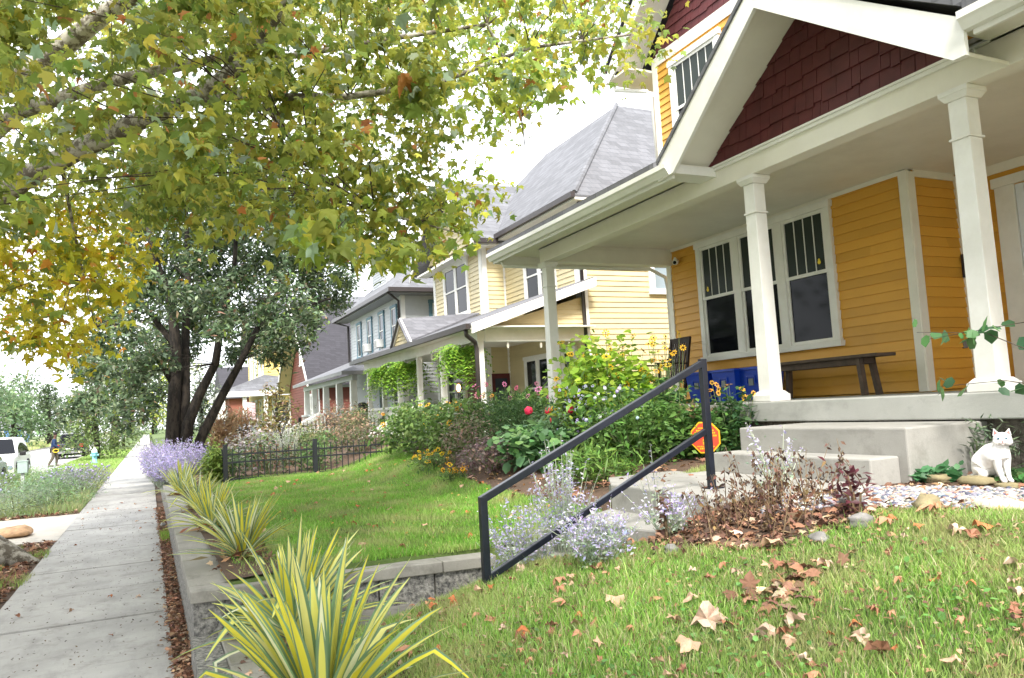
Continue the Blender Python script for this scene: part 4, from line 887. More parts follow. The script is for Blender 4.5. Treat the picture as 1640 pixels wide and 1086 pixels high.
P = []; yel = []; S_ = []
for x, y, z, r, k in SPR:
    n = int((64+rng.random()*34)*(1.35 if k == 1 else 1)) if k != 2 else int(56+rng.random()*22)
    p = np.array([x, y, z])+rng.standard_normal((n, 3))*r*np.array([.62, .62, .55]); P.append(p); yel += [k]*n; S_ += [rng.uniform(.068, .118)]*n
# unseen crown over camera and street, added and thickened to shade the near sidewalk
for k in range(150):
    x, y, z = rng.uniform(-8, 2.2), rng.uniform(-3, 19), rng.uniform(6.9, 10.5)
    if y > 4 and x > 1.0: continue
    if x > 0 and y < 4: x -= 1.6
    n = 34; P.append(np.array([x, y, z])+rng.standard_normal((n, 3))*.5); yel += [0]*n; S_ += [.17]*n
for k in range(330):
    x, y, z = rng.uniform(-6.0, -.2), rng.uniform(-6.5, 8.0), rng.uniform(7.4, 9.4); n = 56; P.append(np.array([x, y, z])+rng.standard_normal((n, 3))*.45); yel += [0]*n; S_ += [.17]*n
P = np.concatenate(P); yel = np.array(yel); S_ = np.array(S_)
# the big limbs hang free below the leafy twigs
keep = np.ones(len(P), bool); v_ = P-np.array([0, 0, 1.65]); dist = np.linalg.norm(v_, axis=1); vu = v_/dist[:, None]
for pts, r0, r1 in LIMB[:3]:
    pts = np.array(pts[1:7])
    for i in range(len(pts)-1):
        for f_ in np.linspace(0, 1, 6):
            c_ = pts[i]*(1-f_)+pts[i+1]*f_-np.array([0, 0, 1.65]); dc = np.linalg.norm(c_)
            keep &= ~((np.degrees(np.arccos(np.clip(vu@(c_/dc), -1, 1))) < 1.15) & (dist < dc+.2) & (rng.random(len(P)) < .30))
P = P[keep]; yel = yel[keep]; S_ = S_[keep]; n = len(P); S_ = np.array(S_)*(1+.3*rng.standard_normal(n)).clip(.5, 1.7)
GR = [(.20, .27, .05), (.32, .36, .06), (.48, .46, .07), (.36, .46, .30), (.50, .20, .06)]
C_ = pick(GR, [4, 5, 2.6, .8, .2], n); Cy = pick([(.60, .50, .025), (.46, .44, .03), (.2, .26, .04), (.6, .25, .03)], [5, 4, 2, .5], n); Cm = pick([(.46, .52, .07), (.26, .36, .07), (.5, .48, .06), (.3, .42, .22), (.42, .16, .05)], [4, 4, 2, 1.2, .25], n)
C_[yel == 1] = Cy[yel == 1]; C_[yel == 2] = Cm[yel == 2]; h_ = rng.random(n) < .6; C_[(yel == 3) & h_] = Cm[(yel == 3) & h_]
t_ = rdir(n); t_[:, 2] = t_[:, 2]*.5-.55; nn = rdir(n); nn[:, 2] = np.abs(nn[:, 2])+.6
scatter('crown', MAPLE, P, t_, nn, np.column_stack([S_*rng.uniform(.75, 1.1, n), S_, S_*rng.uniform(-.5, 3.4, n)]), C_, 'leaf', T1)

# ---- dark many stemmed tree beyond the lawn
CR2 = [(-0.04,20.81,5.42,0.38),(-0.51,22.17,5.44,0.56),(3.21,27.21,10.7,0.66),(5.4,26.08,6.49,0.76),(3.99,23.51,4.73,0.54),(-1.74,26.64,1.87,0.66),(3.48,25.37,5.54,0.51),(0.5,21.21,6.7,0.41),(0.85,21,7.89,0.43),(2.93,21.87,6.7,0.49),(1.13,27.39,4.29,0.61),(0.4,22.23,3.41,0.4),(4.06,21.25,4.3,0.48),(4.94,24.68,8.66,0.58),(1.79,25.48,10.35,0.57),(3.13,25.71,4.59,0.7),(-1.22,25.98,1.97,0.54),(2.17,23.18,9.51,0.5),(1.28,23.48,5.34,0.53),(0.24,24.2,5.2,0.61),(4.13,26.32,6.78,0.6),(-0.17,26.14,7.55,0.55),(-1.02,20.99,2.99,0.46),(1.84,26.88,7.47,0.6),(3.66,23.96,9.17,0.66),(3.4,23.79,3.7,0.59),(1.52,21.63,8.27,0.48),(-1.64,26.67,2.86,0.58),(-1.14,25.1,4.06,0.53),(2.32,22.89,7.49,0.61),(4.03,23.2,4,0.48),(1.9,24.19,7.94,0.66),(0.41,21.13,7.87,0.54),(3.73,21.54,8.06,0.57),(2.2,26.57,6.68,0.61),(0.7,21.27,7.11,0.5),(2.05,24.19,8.62,0.53),(3.21,23.56,8.06,0.58),(2.71,24.99,7.1,0.56),(1.03,21.29,6.09,0.53),(3.09,26.52,9.87,0.52),(1.7,27,9.3,0.53),(0.91,25.02,4.69,0.67),(0.63,21.18,4.86,0.53),(1.6,26.54,5.04,0.69),(4.9,26.45,6.52,0.59),(4.93,23.08,7.77,0.56),(4.23,22.23,6.68,0.59),(1.12,25.45,6.16,0.55),(-0.45,22.13,3.39,0.51),(0.22,24.57,8.04,0.59),(3.24,27.12,6.5,0.76),(-0.94,25.19,2.67,0.55),(-0.46,24.16,4.87,0.44),(1.2,25.61,7.54,0.63),(4.09,22.98,6.38,0.45),(0.15,27.1,2.83,0.62),(-1.08,25.09,4.55,0.62),(2.33,26.39,7.56,0.65),(3.28,22.8,4.6,0.57),(0.49,26.24,4.35,0.58),(-0.41,20.76,3.99,0.44),(-0.09,22.72,3.72,0.48),(5.74,25.85,5.94,0.74),(2.28,23.22,5.64,0.49),(-0.12,24.75,3.34,0.48),(1.69,22.04,4.88,0.58),(5.16,23.46,6.92,0.54),(5.19,25.73,5.58,0.52),(1.92,25.45,5.9,0.67),(3.15,23.48,6.36,0.46),(4.26,25.27,7.99,0.53),(3.38,20.52,4.96,0.53),(0.62,26.25,6.31,0.62),(3.54,23.51,6.76,0.56),(2.86,27.41,4.2,0.65),(3,27.45,5.38,0.66),(-0.16,22.11,2.26,0.48),(3.97,27.4,8.53,0.54),(2.16,22.82,4.39,0.48),(0.79,25.65,6.73,0.51),(2.45,21.46,7.53,0.55),(-1.65,26.54,3.79,0.66),(1.36,26.41,8.63,0.53),(-1.87,23.55,2.28,0.44),(-0.02,21.94,8.1,0.43),(0.12,23.94,9.59,0.53),(0.22,25.67,6.8,0.5),(1.37,26.49,10.1,0.62),(0.15,27.14,4.84,0.51),(-0.27,27.02,7.09,0.65),(-0.3,25.19,8.41,0.59),(3.23,26.83,8.32,0.56),(0.97,21.09,8.82,0.58),(0.57,22.88,8.87,0.52),(5.69,25.12,7.87,0.59),(2.32,25.59,9.64,0.56),(5.77,24.66,6.24,0.49),(-0.11,20.7,4.98,0.48),(4.32,26.95,8.95,0.74),(-0.69,23.75,2.07,0.51),(3.33,22.22,4.03,0.55),(-2.34,27.3,1.79,0.65),(-0.45,23.37,2.93,0.47),(1.68,25.78,7.79,0.71),(4.04,26.99,9.5,0.63),(-0.25,27.12,8.32,0.61),(1.59,26.74,6.73,0.53),(0.57,23.18,9.47,0.58),(-0.97,25.4,5.08,0.55),(4.93,25.43,7.97,0.72),(3.37,22.82,5.63,0.55),(5.4,22.69,6.46,0.53),(0.55,25.33,7.15,0.48),(2.84,22.17,8.13,0.42),(1.61,20.91,3.97,0.41)]
g0 = gzs(.8, 24)
st2 = [([(.55, 24, .5), (.62, 24, 1.3), (.66, 24, 2.3), (.74, 23.9, 3.9), (.6, 23.7, 5.3), (.2, 23.5, 6.4), (.0, 23.2, 7.6)], .24, .06),
 ([(.85, 24.1, .5), (.88, 24.1, 1.6), (.95, 24.2, 2.6), (1.0, 24.4, 4.2), (1.1, 24.5, 6), (1.1, 24.6, 8.3)], .22, .05),
 ([(.9, 23.9, .6), (1.0, 23.8, 1.7), (1.3, 23.8, 2.5), (1.75, 23.6, 3.4), (1.95, 23.5, 4.7), (2.3, 23.4, 6.2), (2.4, 23, 8)], .18, .045),
 ([(1.05, 24.0, .6), (1.4, 24, 1.4), (1.95, 24, 2.5), (2.5, 24.1, 3.5), (3.0, 24.1, 4.5), (3.5, 24.2, 5.4), (4.2, 24.4, 6.6)], .16, .045),
 ([(.68, 24, 2.8), (.1, 23.6, 3.9), (-.7, 23.2, 4.5), (-1.3, 22.9, 4.4)], .09, .03),
 ([(3.0, 24.1, 4.5), (4.0, 24, 5.0), (5.2, 24, 5.4)], .09, .03), ([(.74, 23.9, 3.9), (-.2, 24.6, 5.4), (-.9, 25, 6.4)], .1, .03)]
CR2 = [c for c in CR2 if c[2] > 2.0 or c[0] > .2]
T2, cr = tree('broadleaf_tree', 'dark green many stemmed tree with near black trunks beyond the lawn beside the sidewalk', (.9, 24, g0), st2, CR2, 62000, .155,
     [(.09, .15, .07), (.15, .22, .11), (.25, .31, .19), (.05, .08, .04), (.24, .33, .06), (.34, .22, .15)], [4, 5, 4, 2.5, 1.2, .4], droop=.4)
m = MB(); roots = [np.array(p) for s in st2 for p in s[0][3:]]; limbs_to(m, roots, np.array(CR2), .016, 1); m.build('twigs', 'dark_bark', T2)
# ---- trees further off
def simple_tree(name, label, x, y, z, h, r, n, size, cols, wts, group=None, low=.35, k=16, bark_='dark_bark'):
    cr = []
    for i in range(k):
        a = rng.uniform(0, 6.28); q = rng.random()**.6*r*.75; zz = z+h*(low+(1-low)*rng.random()*.85); q *= math.sin(max(.25, min(1, (1-(zz-z)/h)*1.6)))
        cr.append((x+q*math.cos(a), y+q*math.sin(a), zz, r*rng.uniform(.28, .45)))
    return tree(name, label, (x, y, z), [([(x, y, z-.3), (x+.02*r, y, z+h*.3), (x-.03*r, y, z+h*.6), (x, y, z+h*.85)], r*.07+(.04 if r > 1.5 else -.035), .012 if r < 1.5 else .03)]+[([(x, y, z+h*.3), (c[0], c[1], c[2])], .03*r, .01) for c in cr[:6]], cr, n, size, cols, wts, bark_, group=group)[0]
MID = [(.08, .13, .035), (.12, .18, .05), (.18, .24, .07)]
PALE = [(.16, .24, .12), (.22, .30, .15), (.12, .2, .1)]
simple_tree('crabapple_tree', 'round bushy small tree on the verge right behind the fire hydrant', -2.85, 53, 0, 4.3, 2.5, 4600, .20, MID+[(.3, .26, .2)], [3, 4, 3, .5], low=.14, k=28)
simple_tree('small_tree', 'spindly small tree turning tan and orange in the garden before the red house', 3.3, 22.2, gzs(3.3, 22), 2.3, 1.0, 950, .12, [(.16, .17, .06), (.28, .20, .08), (.38, .33, .10), (.32, .22, .16)], [4, 3, 2, 2], low=.3, k=12)
simple_tree('far_tree', 'tall pale green tree across the street at the left edge of the view', -12.5, 72, 0, 10, 5.2, 2600, .42, PALE, [3, 3, 2], k=20)
simple_tree('far_tree', 'rounded mid green tree across the street beside the white house', -15.0, 112, 0, 8, 5.5, 2400, .45, [(.09, .16, .06), (.14, .22, .09)], [3, 3], low=.15, k=20)
simple_tree('far_tree', 'dark narrow tree across the street behind the walking man', -12.8, 128, 0, 10, 4.0, 2200, .45, [(.05, .08, .035), (.09, .13, .05)], [3, 2], low=.15, k=18)
simple_tree('far_tree', 'yellow-green tree closing the far end of the sidewalk', 2.2, 95, .3, 12, 5.0, 3000, .4, [(.30, .36, .05), (.2, .28, .05), (.4, .42, .08)], [3, 3, 2], low=.1, k=20)
simple_tree('far_tree', 'grey-green tree between the sidewalk and the brick house', 3.4, 60, .3, 6, 2.3, 2200, .25, [(.09, .12, .08), (.14, .17, .11)], [3, 3], low=.1, k=16)
simple_tree('far_tree', 'dense olive tree on the verge far beyond the hydrant', -3.0, 84, 0, 11, 5, 3400, .36, [(.10, .13, .04), (.16, .19, .06), (.06, .09, .03)], [3, 3, 2], low=.22, k=24)
for i, (x, y, h, r) in enumerate([(-15, -8, 11, 5.5), (-15, 2, 12, 6), (-16, 13, 11, 6), (-15.5, 25, 12, 6), (-16, 38, 11, 5)]):
    simple_tree('street_tree', 'leafy street tree on the verge across the street', x, y, 0, h, r, 2600, .5, [(.06, .10, .03), (.11, .15, .05)], [3, 3], group='street trees opposite the houses', low=.12, k=20)
for i, (x, y, h, r) in enumerate([(-20, 150, 13, 8), (-34, 135, 14, 9), (-27, 96, 11, 6), (-12, 190, 15, 9), (1, 175, 14, 8), (-4, 230, 16, 10), (14, 150, 15, 9), (-45, 180, 16, 12), (26, 120, 14, 9), (-24, 240, 18, 14)]):
    simple_tree('distant_tree', 'distant green tree standing past the far end of the street', x, y, 0, h, r, 1500, .75, [(.07, .11, .05), (.11, .16, .07), (.15, .21, .10)], [3, 3, 2], group='distant trees behind the street', low=.1, k=16)

# ---------------------------------------------------------------- bushes and perennials
def bush(name, label, cat, x, y, rx, ry, h, n, size, cols, wts, tmpl=OVAL, flowers=(), mat='leaf_dense', clumps=12, base=None, upn=.9, droop=.1, group=None, stem='green_stem', gap=.30, z=None):
    z0 = gzs(x, y) if z is None else z
    t = thing(name, label, cat, group, loc=(x, y, z0))
    cc = []
    for i in range(clumps):
        a = 6.283*(i+rng.random())/clumps*1.618*3; q = math.sqrt((i+.5)/clumps)*.8; zz = h*(.30+.55*rng.random())*(1-.35*q*q)
        cc.append((x+rx*q*math.cos(a), y+ry*q*math.sin(a), z0+zz))
    cc = np.array(cc); j = rng.integers(0, clumps, n)
    P = cc[j]+rng.standard_normal((n, 3))*np.array([rx, ry, h*.62])*gap
    k = rng.random(n) < .25; P[k] = np.array([x, y, z0+h*.4])+rdir(k.sum())*np.array([rx, ry, h*.5])*.95
    P[:, 2] = np.clip(P[:, 2], z0+.02, z0+h*1.05)
    leaves('foliage', P, size, cols, wts, mat, t, tmpl, droop, upn)
    m = MB()
    for c in cc: m.tube([(x+(c[0]-x)*.25, y+(c[1]-y)*.25, z0-.03), ((x+c[0])/2, (y+c[1])/2, (z0+c[2])/2+.05), tuple(c)], [.010, .008, .004], 4, False)
    heads = []
    for (fn, fs, fc, fw, ft, zlo, zhi) in flowers:
        a = rng.uniform(0, 6.283, fn); q = np.sqrt(rng.random(fn)); F_ = np.stack([x+rx*1.05*q*np.cos(a), y+ry*1.05*q*np.sin(a), z0+h*rng.uniform(zlo, zhi, fn)], 1)
        nn = rdir(fn)*.6+np.array([-.35, -.75, .55]); tt = rdir(fn)
        if fn <= 60:
            for i in range(fn):
                s1 = fs*(1+.2*rng.standard_normal()); k_ = slice(i, i+1); fo = scatter('flower', ft, F_[k_], tt[k_], nn[k_], np.array([s1]), pick(fc, fw, 1, .08), 'petal', t)
                if ft is DAISY: scatter('flower_center', BALL, F_[k_]+unit(nn[k_])*fs*.08, tt[k_], nn[k_], np.array([fs*.26]), pick([(.06, .025, .01)], [1], 1, .1), 'petal', fo)
        elif ft is DAISY:
            scatter('flowers', DAISY, F_, tt, nn, fs*(1+.2*rng.standard_normal(fn)).clip(.6, 1.5), pick(fc, fw, fn, .08), 'petal', t)
            nu = unit(nn); scatter('flower_centers', BALL, F_+nu*fs*.08, tt, nn, np.full(fn, fs*.26), pick([(.06, .025, .01)], [1], fn, .1), 'petal', t)
        else:
            scatter('flowers', ft, F_, tt, nn, fs*(1+.25*rng.standard_normal(fn)).clip(.5, 1.6), pick(fc, fw, fn, .1), 'petal', t)
        for p in F_[:60]: m.tube([(p[0]*.6+x*.4, p[1]*.6+y*.4, z0+h*.3), tuple(p-np.array([0, 0, .004]))], [.005, .003], 4, False)
    m.build('stems', stem, t)
    return t
def sage(name, label, x, y, r, h, n, z=None, lean=(0, 0), cols=((.42, .36, .62), (.52, .46, .70), (.34, .30, .52)), group=None, dens=1.0, lcol=((.30, .36, .28), (.40, .45, .37), (.22, .28, .18))):
    """silvery arching stems, each tipped with a lavender flower spike"""
    z0 = gzs(x, y) if z is None else z; t = thing(name, label, 'perennial', group, loc=(x, y, z0)); m = MB(); FP = []; LP = []
    for i in range(n):
        a = rng.uniform(0, 6.283); q = r*math.sqrt(rng.random()); hh = h*rng.uniform(.42, 1.0)*(1-.25*(q/r)**2)
        tip = np.array([x+q*math.cos(a)+lean[0]*hh, y+q*math.sin(a)+lean[1]*hh, z0+hh]); b = np.array([x+.25*q*math.cos(a), y+.25*q*math.sin(a), z0-.02]); c = (b+tip)/2+np.array([.10*math.cos(a)*-q, .1*math.sin(a)*-q, .12*hh])
        T = np.linspace(0, 1, 7)[:, None]; pts = (1-T)**2*b+2*T*(1-T)*c+T*T*tip
        m.tube([tuple(p) for p in pts], [.0035]*4+[.0028, .0022, .0016], 4, False)
        for q2 in range(int(16*dens)):
            tt = rng.uniform(.55, 1.0); p = (1-tt)**2*b+2*tt*(1-tt)*c+tt*tt*tip; FP.append(p+rng.standard_normal(3)*.012)
        for q2 in range(int(13*dens)):
            tt = rng.uniform(.08, .7); p = (1-tt)**2*b+2*tt*(1-tt)*c+tt*tt*tip; LP.append(p+rng.standard_normal(3)*.03)
        # side spikes
        if rng.random() < .6:
            tt = rng.uniform(.4, .75); p = (1-tt)**2*b+2*tt*(1-tt)*c+tt*tt*tip; e = p+np.array([rng.uniform(-.12, .12), rng.uniform(-.12, .12), rng.uniform(.08, .2)])
            m.tube([tuple(p), tuple(e)], [.002, .0015], 4, False)
            for q2 in range(int(9*dens)): FP.append(p+(e-p)*rng.uniform(.3, 1)+rng.standard_normal(3)*.009)
    m.build('stems', plain('sage_stem', (.36, .40, .30), .8, bmp=0) if 'sage_stem' not in MATS else 'sage_stem', t)
    sc = 1 if n > 60 else 1
    leaves('foliage', np.array(LP), .034, lcol, [1]*len(lcol), 'leaf_dense', t, NARROW if 0 else OVAL, .0, .4)
    leaves('flowers', np.array(FP), .026 if n < 140 else .034, cols, [1]*len(cols), 'petal', t, OVAL, -.2, .2)
    return t
YEL = [(.80, .50, .02), (.75, .42, .02)]
# big lavender mass beside the sidewalk
for i, (x, y, r, h, l_) in enumerate([(.42, 17.6, .42, .85, 'nearest lavender flowered sage spilling over the wall onto the sidewalk'), (.30, 19.2, .50, 1.0, 'second lavender sage along the sidewalk edge before the dark tree'),
        (.62, 20.2, .5, 1.15, 'tall lavender sage leaning against the foot of the dark tree'), (.28, 21.6, .5, 1.05, 'fourth lavender sage along the sidewalk level with the dark tree'),
        (.35, 24.5, .55, 1.05, 'farthest lavender sage narrowing the sidewalk beyond the dark trunks'), (1.1, 19.6, .5, 1.1, 'lavender sage inside the yard behind the green boxwood')]):
    sage('russian_sage', l_, x, y, r, h, 150, z=.35, lean=(-.16, -.1), cols=((.50, .42, .74), (.62, .55, .82), (.42, .36, .62)), dens=1.5)
# sage around the handrail
for x, y, r, h, n, l_ in [(2.42, 5.15, .34, .80, 110, 'silvery lavender sage filling the lower corner of the black handrail'), (2.85, 5.30, .34, 1.12, 110, 'tallest silvery sage spike clump rising through the handrail'),
        (2.62, 4.42, .34, .36, 100, 'low sprawling silvery sage in front of the handrail on the lawn edge'), (3.12, 4.32, .25, .30, 40, 'sparse silvery sage before the curved lower step'), (3.5, 4.95, .16, .85, 9, 'thin sage stems crossing the handrail near its top post'),
        (4.25, 4.45, .36, .62, 20, 'thin whitish sage stems in front of the porch steps')]:
    sage('russian_sage', l_, x, y, r, h, int(n*.62), lean=(-.05, -.12), dens=.85, cols=((.46, .40, .70), (.56, .50, .76), (.66, .62, .76)), lcol=((.36, .46, .32), (.46, .54, .42), (.26, .36, .2)))
# flower bed along the yellow house, far to near
bush('sunflower_bush', 'loose green bush dotted with orange flowers at the far end of the flower bed', 'bush', 4.75, 14.2, .75, 1.0, .90, 2400, .11, GREEN+[(.18, .26, .07)], [2, 4, 3, 1, 2], flowers=[(16, .10, [(.8, .35, .02), (.8, .5, .03)], [1, 2], DAISY, .5, 1.05)])
bush('sunflower_bush', 'broad leaved green bush with few orange blooms next along the flower bed', 'bush', 4.85, 12.4, .70, .8, .98, 2400, .11, GREEN+[(.16, .25, .06)], [2, 4, 3, 1, 2], flowers=[(10, .10, [(.8, .35, .02)], [1], DAISY, .5, 1.05)])
bush('cosmos', 'dark feathery cosmos mound topped with pink blooms under the yellow porch', 'bush', 5.45, 11.6, .75, .9, .90, 6500, .07, [(.03, .075, .02), (.05, .11, .03), (.08, .15, .04)], [3, 4, 2], tmpl=NARROW, flowers=[(14, .10, [(.75, .12, .28), (.8, .25, .45)], [1, 1], DAISY, .9, 1.22)])
bush('cosmos', 'fine leaved dark green cosmos in the middle of the flower bed', 'bush', 5.0, 10.5, .55, .6, .85, 4200, .07, [(.03, .075, .02), (.05, .11, .03), (.08, .15, .04)], [3, 4, 2], tmpl=NARROW)
bush('rose_bush', 'rose bush with bright red blooms in the middle of the flower bed', 'bush', 5.0, 9.2, .50, .6, .78, 1500, .085, [(.05, .11, .04), (.09, .17, .07), (.12, .2, .1)], [3, 3, 2], flowers=[(12, .12, [(.88, .03, .08), (.8, .04, .12)], [1, 1], BALL, .55, 1.0)])
bush('aster', 'pale blue aster cloud right of the red roses', 'perennial', 5.35, 8.7, .55, .6, .84, 1800, .055, [(.07, .12, .05), (.12, .18, .08)], [1, 1], flowers=[(300, .042, [(.45, .44, .72), (.58, .58, .82), (.4, .38, .65)], [1, 1, 1], DAISY, .35, 1.05)])
bush('perennial_mound', 'broad pale green leaves with white blooms below the roses', 'perennial', 4.55, 9.0, .45, .6, .5, 900, .12, [(.10, .22, .08), (.16, .30, .10), (.07, .15, .06)], [2, 2, 2], tmpl=ROUND)
bush('sedum', 'dusky purple sedum mound at the front of the flower bed', 'perennial', 4.25, 9.9, .42, .7, .42, 1900, .06, [(.13, .08, .09), (.2, .14, .14), (.09, .09, .05), (.28, .18, .14)], [3, 3, 2, 1.5])
bush('perennial_mound', 'brownish pink seed heads between the sedum and the big green bushes', 'perennial', 4.5, 11.2, .4, .7, .7, 1300, .06, [(.16, .15, .08), (.28, .18, .14), (.1, .13, .05)], [3, 2, 2])
bush('marigold', 'low orange-yellow marigolds edging the lawn at the far end of the bed', 'flower', 4.02, 11.6, .28, .7, .28, 500, .06, GREEN, [2, 3, 2, 1], flowers=[(34, .058, [(.85, .42, .01), (.85, .58, .02)], [1, 1], DAISY, .5, 1.1)])
bush('marigold', 'single patch of orange marigolds in the grass beside the sedum', 'flower', 3.85, 10.3, .18, .3, .20, 200, .05, GREEN, [2, 3, 2, 1], flowers=[(16, .07, [(.85, .38, .01), (.85, .55, .02)], [1, 1], DAISY, .6, 1.2)])
bush('coneflower', 'tall lime green coneflower clump with yellow daisies beside the porch corner', 'perennial', 5.55, 8.9, .55, .95, 1.45, 3400, .10, [(.26, .42, .04), (.36, .52, .06), (.16, .30, .04)], [3, 3, 2], mat='leaf', tmpl=ROUND, flowers=[(40, .085, YEL, [1, 1], DAISY, .55, 1.05)], clumps=16)
bush('coneflower', 'yellow daisies on darker stems left of the lime green clump', 'perennial', 5.25, 9.1, .35, .5, .95, 900, .09, [(.10, .20, .04), (.16, .28, .05)], [3, 3], flowers=[(30, .08, YEL, [1, 1], DAISY, .6, 1.08)])
bush('coneflower', 'tall dark leaved coneflower standing in front of the rocking chair', 'perennial', 5.72, 7.75, .22, .42, .86, 900, .10, [(.05, .12, .04), (.08, .17, .05)], [3, 3], flowers=[(24, .085, YEL, [1, 1], DAISY, 1.15, 1.65)])
bush('phlox', 'mid green leafy mound with a few white and mauve blooms behind the handrail', 'perennial', 5.05, 7.45, .62, .75, .78, 2600, .085, [(.06, .14, .03), (.10, .20, .04), (.14, .26, .06)], [3, 3, 2], flowers=[(16, .05, [(.75, .75, .8), (.5, .45, .7)], [1, 1], BALL, .6, 1.1)], clumps=16)
bush('phlox', 'green leafy mound beside the orange octagonal sign', 'perennial', 5.55, 6.95, .35, .4, .62, 1000, .085, [(.05, .12, .03), (.08, .17, .04)], [3, 3])
bush('coneflower', 'small drooping coneflowers at the porch edge beside the blue bins', 'perennial', 5.85, 6.75, .16, .35, .72, 420, .09, [(.04, .11, .04), (.07, .15, .05)], [3, 3], flowers=[(12, .07, [(.8, .42, .03)], [1], DAISY, .85, 1.15)])
bush('dry_grass_clump', 'dry straw coloured stems by the porch foundation', 'perennial', 5.75, 7.2, .2, .22, .6, 420, .14, [(.35, .25, .14), (.26, .18, .09)], [1, 1], tmpl=NARROW, droop=-.2)
bush('perennial_mound', 'light grass-like tuft at the front edge of the bed under the phlox', 'perennial', 4.25, 7.2, .35, .7, .34, 900, .12, [(.16, .28, .05), (.1, .2, .04)], [1, 1], tmpl=NARROW, droop=-.3)
# garden behind the fence
for (x, y, rx, h, n, c_, nm, l_) in [
  (1.16, 16.4, .22, .78, 1800, [(.12, .19, .03), (.20, .28, .05)], 'boxwood', 'clipped yellow-green boxwood at the sidewalk end of the iron fence'),
  (1.55, 16.9, .35, .62, 600, [(.06, .11, .04), (.1, .16, .06)], 'perennial_mound', 'dark leafy clump just behind the first fence panel'),
  (2.3, 17.0, .5, .75, 900, [(.05, .09, .03), (.11, .15, .06), (.2, .1, .06)], 'perennial_mound', 'seedy dark stemmed clump behind the first fence panel'),
  (3.3, 17.2, .5, .75, 900, [(.06, .12, .03), (.12, .2, .06)], 'perennial_mound', 'green leafy clump behind the middle fence post'),
  (4.3, 17.4, .5, .7, 900, [(.14, .12, .07), (.2, .14, .1), (.08, .12, .04)], 'perennial_mound', 'brownish clump behind the second fence panel'),
  (5.4, 17.2, .45, .8, 1300, [(.10, .22, .03), (.16, .3, .05)], 'perennial_mound', 'bright green clump at the house end of the fence'),
  (2.3, 19.5, .7, 1.2, 1200, [(.34, .30, .30), (.42, .40, .40), (.2, .22, .16)], 'perennial_mound', 'pale silvery seed head mass in the fenced garden'),
  (4.7, 21, .8, 1.1, 1300, [(.30, .18, .12), (.36, .26, .16), (.14, .16, .07)], 'perennial_mound', 'pinkish brown shrub before the stone porch of the grey house'),
  (5.8, 23.5, .6, 1.0, 900, [(.10, .16, .05), (.16, .2, .08)], 'perennial_mound', 'green shrub beside the yellow house front steps'),
  (3.6, 20, .6, .9, 900, [(.10, .14, .05), (.18, .2, .09)], 'perennial_mound', 'olive clump around the foot of the spindly small tree'),
  (5.9, 27, .8, 1.2, 1000, [(.36, .20, .14), (.4, .28, .18)], 'perennial_mound', 'rusty pink shrub against the stone pillar porch')]:
    bush(nm, l_, 'bush', x, y, rx, rx*1.3, h, n, .085, c_, [1]*len(c_))
for x, y, l_ in ((2.1, 26, 'tan feathery ornamental grass before the bright yellow house'), (2.8, 27.5, 'second tan ornamental grass tuft nearer the small tree')):
    bush('ornamental_grass', l_, 'ornamental grass', x, y, .35, .35, 1.35, 700, .30, [(.50, .34, .20), (.42, .27, .15)], [1, 1], tmpl=NARROW, droop=-.9, upn=0)
sage('russian_sage', 'whitish plumes of sage in the middle of the fenced garden', 3.0, 19.4, .5, 1.25, 70, cols=((.55, .5, .55), (.6, .55, .58)), dens=.8)
# prairie planting on the verge
vl = ['nearest grey-green clump by the concrete walkway apron', 'feathery light green clump at the sidewalk edge of the verge planting', 'yellow-green clump around the pale green box post', 'mauve seed head clump nearest the parked cars', 'soft mint green clump in the centre of the verge planting', 'lilac flowered clump beside the sidewalk on the verge', 'dull green clump near the kerb of the verge planting', 'grassy clump between the lilac clumps', 'mauve clump below the walking man', 'olive clump at the far kerb end of the verge planting', 'lilac clump at the far end of the verge planting', 'pale clump where the verge turns to lawn', 'bushy green clump at the kerb by the silver car']
vp = [(-2.6, 19.6), (-1.9, 20.6), (-3.2, 23.4), (-3.7, 21.5), (-2.5, 22.2), (-1.75, 23.6), (-3.8, 26), (-2.4, 25.4), (-3.3, 28.5), (-3.9, 31), (-2.0, 28), (-2.7, 31.5), (-3.9, 18.9+4.8)]
vc = [[(.20, .26, .17), (.28, .34, .24)], [(.18, .30, .12), (.26, .38, .18)], [(.14, .22, .05), (.22, .28, .08)], [(.26, .24, .26), (.2, .26, .14)], [(.18, .32, .16), (.28, .42, .26)], [(.26, .3, .26), (.34, .32, .42)], [(.12, .18, .07), (.18, .24, .10)]]
for i, ((x, y), l_) in enumerate(zip(vp, vl)):
    bush('verge_perennial', l_, 'perennial', x, y, rng.uniform(.6, .85), rng.uniform(.9, 1.3), rng.uniform(.5, .75), 1700, .085, vc[i % 7], [1, 1], tmpl=NARROW, z=-.03, droop=-.2, gap=.34,
         flowers=[(60, .05, [(.42, .38, .6), (.5, .46, .66)], [1, 1], BALL, .6, 1.1)] if i % 7 in (3, 5) else [])
